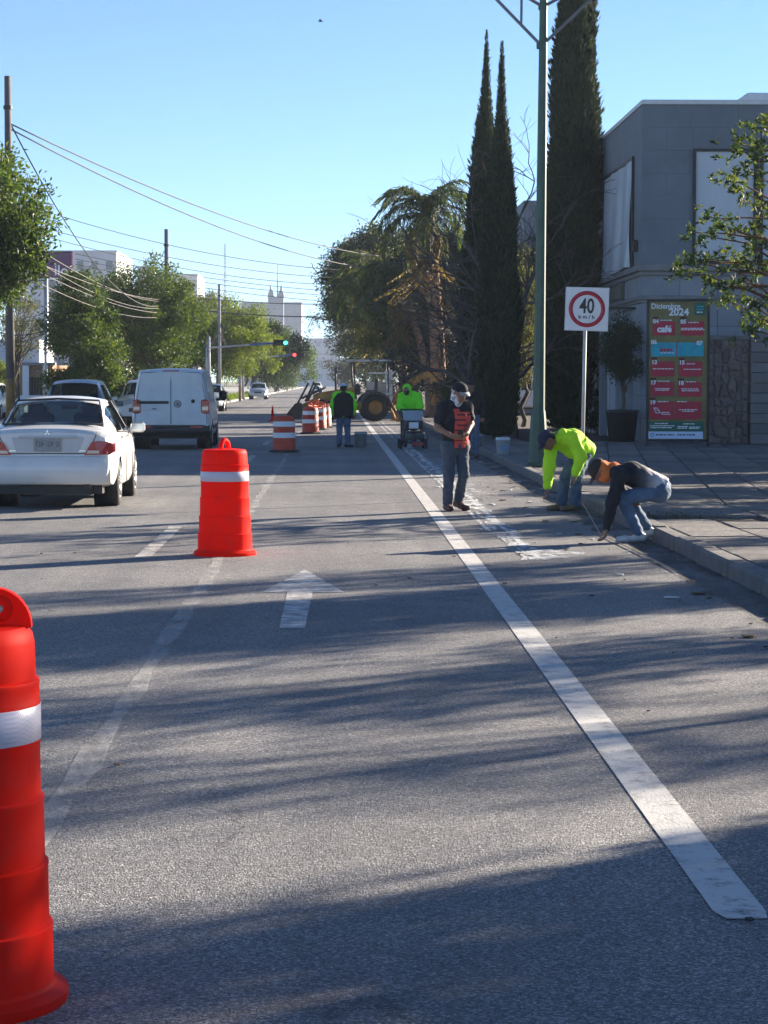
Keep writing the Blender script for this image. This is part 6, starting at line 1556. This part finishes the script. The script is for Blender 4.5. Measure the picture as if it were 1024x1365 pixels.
# illegible small print: thin white strokes
r = random.Random(9)
def smallprint(px0, px1, py, hgt=.022, m=b_white):
    x = xx(px0)
    while x < xx(px1):
        wd = r.uniform(.03, .09); obj('print_line', MB().box((x+wd/2, -.0145, zz(py)), (wd, .003, hgt)), m, fab); x += wd + .014
for a, b2, py in ((195, 300, 248), (435, 520, 268), (378, 560, 318), (372, 565, 330), (135, 310, 668), (400, 525, 672), (425, 500, 625), (180, 260, 775), (155, 275, 840), (160, 265, 853), (420, 500, 780), (380, 525, 842), (385, 520, 858), (180, 260, 952), (345, 430, 952), (360, 510, 1022), (390, 470, 1035), (155, 265, 1142), (112, 310, 1162), (400, 480, 1145), (350, 430, 1168), (450, 530, 1172), (350, 430, 1182), (450, 530, 1184), (120, 300, 1178), (215, 280, 1047), (215, 280, 1062)): smallprint(a, b2, py)
for a, b2 in ((165, 235), (260, 325), (350, 405), (432, 478)): smallprint(a, b2, 1240, .035, b_dk)
smallprint(195, 300, 505, .07, b_red); smallprint(195, 300, 530, .02)
smallprint(508, 560, 130, .03, MATS['banner_turquoise']); smallprint(508, 560, 155, .03, MATS['banner_turquoise']); smallprint(508, 560, 180, .03, b_white)
lf = MB()
for s in (0, 1): lf.tube([(xx(145), -.016, zz(1005)), (xx(165+s*10), -.016, zz(1050-s*42)), (xx(205), -.016, zz(1050))], .009, 4)
lf.tube([(xx(150), -.016, zz(1010)), (xx(225), -.016, zz(1062))], .006, 4); obj('leaf_emblem', lf, b_white, fab)
obj('ring_emblem', MB().lathe([(.045, -.014), (.045, -.018), (.03, -.018), (.03, -.014)], c=(xx(135), 0, zz(1241)), n=20, axis='Y'), b_dk, fab)

# ---- planter with its round tree
q = gr(829, 588.5, PAVE_Z)
t = thing('planter_pot', 'large black plastic pot beside the banner', 'planter', (q.x, q.y, PAVE_Z))
obj('body', MB().lathe([(.001, 0), (.33, 0), (.40, .70), (.42, .72), (.42, .80), (.38, .80), (.36, .68), (.001, .66)], n=32), black_plastic, t)
obj('soil', MB().lathe([(.37, .70), (.001, .73)], n=24), soil, t)
tree('potted_tree', 'small round dark tree growing in the black pot', 'tree', (q.x, q.y, PAVE_Z+.70), (q.x+.05, q.y, 1.75), (q.x-.0, q.y, 2.45), (.50, .48, .78), 46, .24, 9000, .075, leaf_dark, 121, .055, limbs=18)
q2 = gr(795, 578, PAVE_Z); tree('clipped_shrub', 'leafy shrub spilling beside the black pot', 'shrub', (q2.x, q2.y, PAVE_Z), (q2.x, q2.y, .5), (q2.x, q2.y, .9), (.3, .3, .75), 24, .18, 2600, .08, leaf_dark, 122, .04)
# weeds and soil where slabs are missing
rs = np.random.RandomState(8); n = 420; P = np.stack([rs.uniform(3.52, 4.5, n), 25.05+.75*rs.uniform(size=n)**.6, .10+.06*rs.uniform(size=n)], -1); keep = rs.uniform(size=n) < np.where(P[:, 0] < 4.0, 1, .25); P = P[keep]
V, Fq = leaf_cloud(rs, P, .032, .25, None, 1.0); o = link('weeds', np_mesh('weeds', V, Fq), None, leaf_olive); tag(o, 'weeds and dry leaves in the gap between paving slabs', 'weeds', kind='stuff')

# ================================================================ left side: poles, house, sign, signals, cables
def pole(label, p, H, r0, r1, m=pole_concrete, band=None, arms=0):
    t = thing('utility_pole', label, 'pole', p, group='utility poles on the left')
    obj('shaft', MB().tube([(0, 0, -.1), (0, 0, H)], [r0, r1], 10), m, t)
    if band: obj('painted_band', MB().lathe([(r0*1.02, 0), (r0*1.02*.95, band)], n=12), mat('ochre_pole_paint', (.26, .155, .05), .9, var=.35, scale=4, dirt=(.13, .12, .11)), t)
    for k in range(arms): obj('cross_arm', MB().box((.0, 0, H-.5-k*.9), (1.3, .09, .09)), dark_metal, t)
    obj('clamp', MB().lathe([(r1*1.4, H-.9), (r1*1.4, H-.8)], n=10), dark_metal, t)
    return t
pz = .12
q = at(14, 530, 63); pole('thick concrete pole with an ochre painted foot at the left edge', (q.x, 63, pz), 9.85, .135, .088, mat('brown_concrete_pole', (.12, .105, .095), .9, var=.2, scale=3), band=1.6)
q = at(223, 520, 122); pole('slim dark pole rising behind the broad green tree', (q.x, 122, pz), 9.6, .17, .11)
q = at(61, 520, 88); pole('thin pale steel pole by the house', (q.x, 88, pz), 4.4, .06, .05, galv)
q = at(25, 520, 100); pole('rusty thin post in front of the brick house', (q.x, 100, pz), 3.6, .05, .05, mat('rust_brown_post', (.10, .05, .035), .8))
q = at(293, 535, 167); pole('cluttered pole with coiled cables by the first signal mast', (q.x, 167, pz), 8.6, .13, .10, mat('pale_pole_grey', (.30, .30, .29), .85), band=1.3)
q = at(276, 530, 170); pole('pale post left of the cluttered pole', (q.x, 170, pz), 6.2, .10, .08, galv)
q = at(320, 528, 185); pole('pale trunk-like post behind the signal masts', (q.x, 185, pz), 4.5, .12, .11, concrete, band=1.2)
q = at(237, 560, 150); pole('slim pole far left of the van roof', (q.x-.8, 150, pz), 5.2, .08, .07, galv)
# house
hs = thing('brick_house', 'low brick house with white upper wall and barred window at the left edge', 'house', (0, 0, 0))
HY = 106
def hx(px): return at(px, 500, HY).x
def hz(py): return at(0, py, HY).z
brick = mat('tan_brick', (.34, .20, .12), .9, var=.3, scale=9, bmp=.02, bscale=14); wwhite = mat('white_house_wall', (.66, .68, .72), .85, var=.08, scale=.8, dirt=(.5, .52, .55))
obj('wall', MB().box(((hx(70)-22)/2-2, HY+5, 1.2), (hx(70)+26, 10, 2.4)), brick, hs)
obj('upper_wall', MB().box(((hx(52)-22)/2-2, HY+5.2, hz(470)), (hx(52)+26, 10, 1.2)), wwhite, hs)
obj('ledge', MB().box(((hx(72)-22)/2-2, HY-.1, 2.45), (hx(72)+26.2, .5, .12)), concrete, hs)
wn = obj('window', MB().box((hx(47), HY-.03, 1.35), (.75, .1, .95)), frame_black, hs)
for k in range(6): obj('window_bar', MB().box((hx(47)-.32+k*.128, HY-.12, 1.35), (.025, .03, .95)), mat('rust_brown_bar', (.18, .09, .06), .8), wn)
obj('pilaster', MB().box((hx(35), HY-.1, 1.2), (.3, .3, 2.4)).box((hx(61), HY-.1, 1.2), (.22, .3, 2.4)), white_flat, hs)
obj('garden_wall', MB().box((hx(45), HY-1.0, .55), (3.6, .2, .9)), white_flat, hs)
# the purple sign
SY = 150
def sp(px, py): return at(px, py, SY)
t = thing('purple_sign', 'rounded purple sign board reading ilo on a tall pole', 'sign', (sp(62, 500).x, SY, 0))
o0 = Vector((sp(62, 500).x, SY, 0)); a, b_ = sp(38, 370), sp(98, 335)
purple = mat('purple_sign_face', (.115, .035, .115), .5, var=.06)
obj('board', MB().box(((a.x+b_.x)/2-o0.x, 0, (a.z+b_.z)/2), (b_.x-a.x, .25, b_.z-a.z), bev=.10), purple, t)
obj('pole', MB().tube([(0, .05, 0), (0, .05, a.z)], [.16, .14], 10), galv, t)
c_ = sp(82, 361); text('lettering', 'ilo', .95, white_flat, t, (c_.x-o0.x, -.135, c_.z), bold=.012)
# pale blocks behind
def block(name, label, Y, px0, px1, ptop, depth, m, rows, cols, wm):
    a, b2 = at(px0, ptop, Y), at(px1, ptop, Y); t = thing(name, label, 'building', ((a.x+b2.x)/2, Y, 0), group='distant buildings'); W_ = b2.x-a.x; H_ = a.z
    obj('wall', MB().box((0, depth/2, H_/2), (W_, depth, H_)), m, t)
    obj('parapet', MB().box((0, depth/2, H_+.15), (W_+.3, depth+.3, .3)), m, t)
    for j in range(rows):
        for i in range(cols):
            w_ = obj('window', MB().box((-W_/2+W_*(i+.5)/cols, -.02, H_-2.2-j*3.2), (W_/cols*.45, .1, 1.5)), wm, t)
    return t
pw = mat('far_white_wall', (.55, .56, .60), .85, var=.06, scale=.2); pg = mat('far_grey_wall', (.36, .38, .42), .85, var=.08, scale=.2); wdk = mat('far_window', (.16, .18, .21), .3); wpl = mat('far_pale_window', (.38, .40, .44), .4)
block('office_block', 'white flat-roofed block behind the purple sign', 380, 20, 155, 336, 30, pw, 5, 7, wdk)
block('office_block', 'long pale block right of the slim dark pole', 430, 183, 263, 367, 25, pw, 4, 6, wdk)
block('office_block', 'small roof house on the long pale block', 436, 183, 205, 357, 8, pg, 1, 2, wdk)
block('office_block', 'grey distant block under the twin peaked tower', 760, 322, 402, 404, 40, pg, 5, 8, wpl)
block('office_block', 'pale tower block at the end of the road', 900, 408, 452, 452, 30, pw, 7, 4, wpl)
block('office_block', 'low pale building at the end of the road', 700, 395, 470, 478, 20, pw, 2, 8, wpl)
TY = 740; a = at(368, 404, TY)
t = thing('peaked_tower', 'pale far tower with two stepped peaks above the trees', 'tower', (a.x, TY, 0), group='distant buildings')
obj('shaft', MB().box((0, 0, a.z/2+1), (5.0, 5, a.z+2)), pg, t)
for s in (-1, 1): obj('peak', MB().prism([(-1.0, 0), (1.0, 0), (.65, 1.6), (.35, 1.7), (.25, 3.4), (-.1, 3.6), (-.45, 1.9), (-.8, 1.7)], -2, 2, lambda u, v, q_: (s*(1.7)+u*s, q_, a.z+2+v)), pg, t)
obj('mast', MB().tube([(.5, 0, a.z+2), (.5, 0, a.z+12.5)], [.18, .06], 5), dark_metal, t)
a = at(300, 430, 600); tm = thing('radio_mast', 'thin guyed radio mast on the skyline above the left trees', 'mast', (a.x, 600, 0)); Hm = at(300, 326, 600).z
lm = MB()
for k in range(3): an = k*2.094; lm.tube([(.35*math.cos(an), .35*math.sin(an), 0), (.2*math.cos(an), .2*math.sin(an), Hm)], .06, 4)
for z in np.arange(2, Hm, 1.2):
    for k in range(3): a0, a1 = k*2.094, (k+1)*2.094; lm.tube([(.3*math.cos(a0), .3*math.sin(a0), z), (.3*math.cos(a1), .3*math.sin(a1), z+.9)], .035, 3)
o = obj('lattice', lm, dark_metal, tm); o['kind'] = 'stuff'
for x in (-1, 1): obj('guy_wire', MB().tube([(x*6, 0, 12), (0, 0, Hm*.8)], .03, 3), dark_metal, tm)

# ---- traffic signals
lit_g = None
def emit(name, c, s):
    m, n, l = new_mat(name); o = N(n, 'ShaderNodeOutputMaterial'); e = N(n, 'ShaderNodeEmission'); e.inputs[0].default_value = (*c, 1); e.inputs[1].default_value = s; l.new(e.outputs[0], o.inputs[0]); return m
g_on = emit('green_signal_lit', (.05, 1.0, .55), 1.6); r_on = emit('red_signal_lit', (1.0, .04, .04), 1.8)
off_l = mat('signal_lens_off', (.03, .03, .03), .3); arm_blue = mat('blue_arm_band', (.04, .10, .30), .5); mast_grey = mat('mast_grey', (.36, .37, .37), .6, var=.1)
def signal(label, Y, ppole, parm0, parm1, pyarm, phead, lit, which):
    b0 = at(ppole, 530, Y); t = thing('traffic_signal', label, 'traffic light', (b0.x, Y, .1), group='traffic signals over the road')
    za = at(ppole, pyarm, Y).z - .1; xe = at(parm1, pyarm, Y).x - b0.x; xh = at(phead, pyarm, Y).x - b0.x; xb = at(parm0, pyarm, Y).x-b0.x
    obj('mast', MB().tube([(0, 0, 0), (0, 0, za+.5)], [.11, .09], 9), mast_grey, t)
    obj('arm', MB().tube([(0, 0, za-.35), (xe, 0, za)], [.07, .05], 8), mast_grey, t)
    obj('arm_sleeve', MB().tube([(xb, 0, za-.35+.35*xb/xe), (xe, 0, za)], .085, 8), arm_blue, t)
    h = obj('housing', MB().box((xh, -.1, za), (1.10, .24, .42), bev=.06), black_plastic, t)
    for k in range(3):
        x = xh + (k-1)*.34
        obj('lens', MB().lathe([(.14, -.225), (.10, -.245), (.001, -.25)], c=(x, 0, za), n=16, axis='Y'), lit if k == which else off_l, h)
        obj('visor', MB().lathe([(.155, -.22), (.155, -.40)], c=(x, 0, za), n=10, axis='Y', a0=R(0), a1=R(180)), black_plastic, h)
    return t
signal('traffic signal showing green on the nearer mast arm', 165, 279, 333, 368, 457, 374.5, g_on, 2)
signal('traffic signal showing red on the farther mast arm', 196, 324, 372, 390, 473, 398, r_on, 0)
signal('dark traffic signal on the far mast by the left kerb', 360, 383, 395, 412, 489, 412, off_l, 0)

# ---- overhead cables
cable_m = mat('black_cable', (.03, .03, .033), .7); cable_l = mat('pale_sunlit_cable', (.20, .19, .18), .6)
def cable(label, pa, pb, sag, r_, m=cable_m, n=18):
    a, b2 = Vector(pa), Vector(pb); pts = []
    for i in range(n+1):
        t_ = i/n; p = a.lerp(b2, t_); p.z -= sag*4*t_*(1-t_); pts.append(p)
    o = obj('overhead_cable', MB().tube(pts, r_, 5), m); tag(o, label, 'cable', 'overhead cables'); return o
def C(px, py, Y): return tuple(at(px, py, Y))
cable('upper of the two cables crossing the sky from the left pole', C(14, 165, 63), C(560, 345, 130), .9, .022)
cable('lower of the two cables crossing the sky from the left pole', C(14, 172, 63), C(560, 360, 130), 1.1, .022)
cable('cable dropping from the left pole to the low roofs', C(14, 165, 63), C(222, 405, 122), 1.7, .02)
cable('top cable from behind the left tree across to the right trees', C(10, 265, 118), C(520, 362, 140), .9, .02)
cable('second thin cable across the pale sky', C(10, 290, 118), C(520, 372, 140), .8, .018)
cable('third thin cable across the pale sky', C(10, 300, 118), C(520, 380, 140), .9, .018)
cable('cable to the slim dark pole from the left trees', C(150, 395, 118), C(222, 332, 122), .35, .018)
cable('faint cable behind the slim pole, upper', C(100, 338, 150), C(520, 392, 160), .5, .018)
cable('faint cable behind the slim pole, middle', C(100, 345, 150), C(520, 398, 160), .5, .018)
cable('faint cable behind the slim pole, lower', C(100, 352, 150), C(520, 406, 160), .5, .018)
cable('dark cable over the signal masts', C(222, 392, 160), C(520, 402, 170), .4, .03)
cable('dark double cable above the signal masts', C(222, 408, 165), C(520, 420, 175), .4, .045)
cable('cable low over the far crossing, upper', C(400, 480, 250), C(560, 484, 260), .1, .02); cable('cable low over the far crossing, lower', C(400, 470, 250), C(560, 476, 260), .1, .02)
for k, (y0, y1, sg) in enumerate(((345, 400, .5), (362, 408, .6), (380, 415, .4), (372, 398, .3), (395, 420, .5))):
    cable('pale sunlit service cable bundled by the left tree, strand ' + ('one', 'two', 'three', 'four', 'five')[k], C(14, y0-38, 63), C(222, y1+2, 122), sg, .010, cable_l)
cable('slack pale cable looping past the thin steel pole', C(30, 412, 88), C(112, 443, 88), .25, .018, cable_l); cable('short pale cable to the thin steel pole', C(45, 455, 88), C(62, 440, 88), .03, .016, cable_l)
cable('dark service cable behind the left pole, upper', C(-10, 440, 90), C(60, 440, 88), .2, .018); cable('dark service cable behind the left pole, lower', C(-10, 452, 90), C(60, 443, 88), .25, .018)
for k in range(7):
    rs = random.Random(k); cable('loop of cable hanging at the cluttered pole, coil ' + ('one', 'two', 'three', 'four', 'five', 'six', 'seven')[k], C(293, 436+k*5, 167), C(268+rs.uniform(-6, 45), 438+rs.uniform(0, 30), 167), .3, .025, cable_l if k % 2 else cable_m)

# ---- chalk line, litter, bird
a = gr(764, 650); b_ = gr(800, 713); c_ = gr(870, 760)
o = obj('chalk_line', MB().tube([(a.x, a.y, .02), (b_.x, b_.y, .015), (2.95, 19.5, .012)], .006, 5), mat('pale_string', (.45, .36, .30), .8)); tag(o, 'thin pale string stretched along the kerb between the two bending men', 'string')
rs = np.random.RandomState(4); lit = [mat('pale_litter', (.55, .55, .53), .8), mat('brown_leaf_litter', (.12, .075, .04), .9), mat('dark_crumb', (.03, .03, .03), .9)]
spots = [(488, 753), (720, 743), (735, 607), (700, 607), (770, 613), (690, 633), (728, 622), (705, 675), (845, 862), (818, 866), (620, 900)]
def chip(sz, z=.006):
    k = rs.randint(5, 8); P = [(sz*rs.uniform(.5, 1)*math.cos(2*math.pi*i/k), sz*rs.uniform(.5, 1.6)*math.sin(2*math.pi*i/k)) for i in range(k)]
    return MB().prism(P, 0, .006+sz*.1, lambda u, v, q_: (u, v, q_+.002))
bins = [MB(), MB(), MB()]
for i in range(110):
    if i < 46: X_, Y_, k, s_ = rs.uniform(2.3, 3.25), rs.uniform(13, 48), rs.choice([0, 1, 1]), rs.uniform(.015, .06)
    elif i < 78: X_, Y_, k, s_ = rs.uniform(-3, 3), rs.uniform(6.3, 24), rs.choice([1, 2]), rs.uniform(.006, .018)
    else: X_, Y_, k, s_ = rs.uniform(1.5, 2.6), rs.uniform(20.5, 40), rs.choice([0, 0, 1]), rs.uniform(.015, .05)
    a_ = rs.uniform(0, 6.28); c0 = chip(s_); ca_, sa_ = math.cos(a_), math.sin(a_)
    bins[k].add([(X_ + x*ca_ - y*sa_, Y_ + x*sa_ + y*ca_, z+.004) for x, y, z in c0.v], c0.f)
for nm, mb_, m_, lb in (('paint_chips', bins[0], lit[0], 'pale chips of paint and paper on the road'), ('dry_leaves', bins[1], lit[1], 'dry brown leaves scattered on the road'), ('road_grit', bins[2], lit[2], 'dark crumbs of grit on the road')):
    o = obj(nm, mb_, m_); tag(o, lb, 'litter', kind='stuff')
bz = at(427, 28, 90); t = thing('bird', 'tiny dark bird high in the sky', 'bird', tuple(bz))
obj('body', MB().lathe([(.001, -.09), (.02, -.07), (.035, 0), (.025, .06), (.012, .10), (.001, .12)], n=8, axis='X'), black_cloth, t)
for s in (-1, 1): obj('wing', MB().add([(-.02, 0, .01), (.05, 0, .01), (.02, s*.14, .06), (-.05, s*.17, .05)], [(0, 1, 2, 3)]), black_cloth, t)

# ================================================================ haze
hm, n, l = new_mat('thin_morning_haze'); o = N(n, 'ShaderNodeOutputMaterial'); pv = N(n, 'ShaderNodeVolumePrincipled')
pv.inputs['Color'].default_value = (.78, .88, 1.0, 1); pv.inputs['Density'].default_value = HAZE; pv.inputs['Anisotropy'].default_value = 0.0
l.new(pv.outputs[0], o.inputs['Volume'])
hz_ = obj('haze', MB().box((0, 590, 24.5), (700, 1240, 51.0)), hm); hz_['kind'] = 'stuff'; hz_['label'] = 'thin pale morning haze over the whole street'
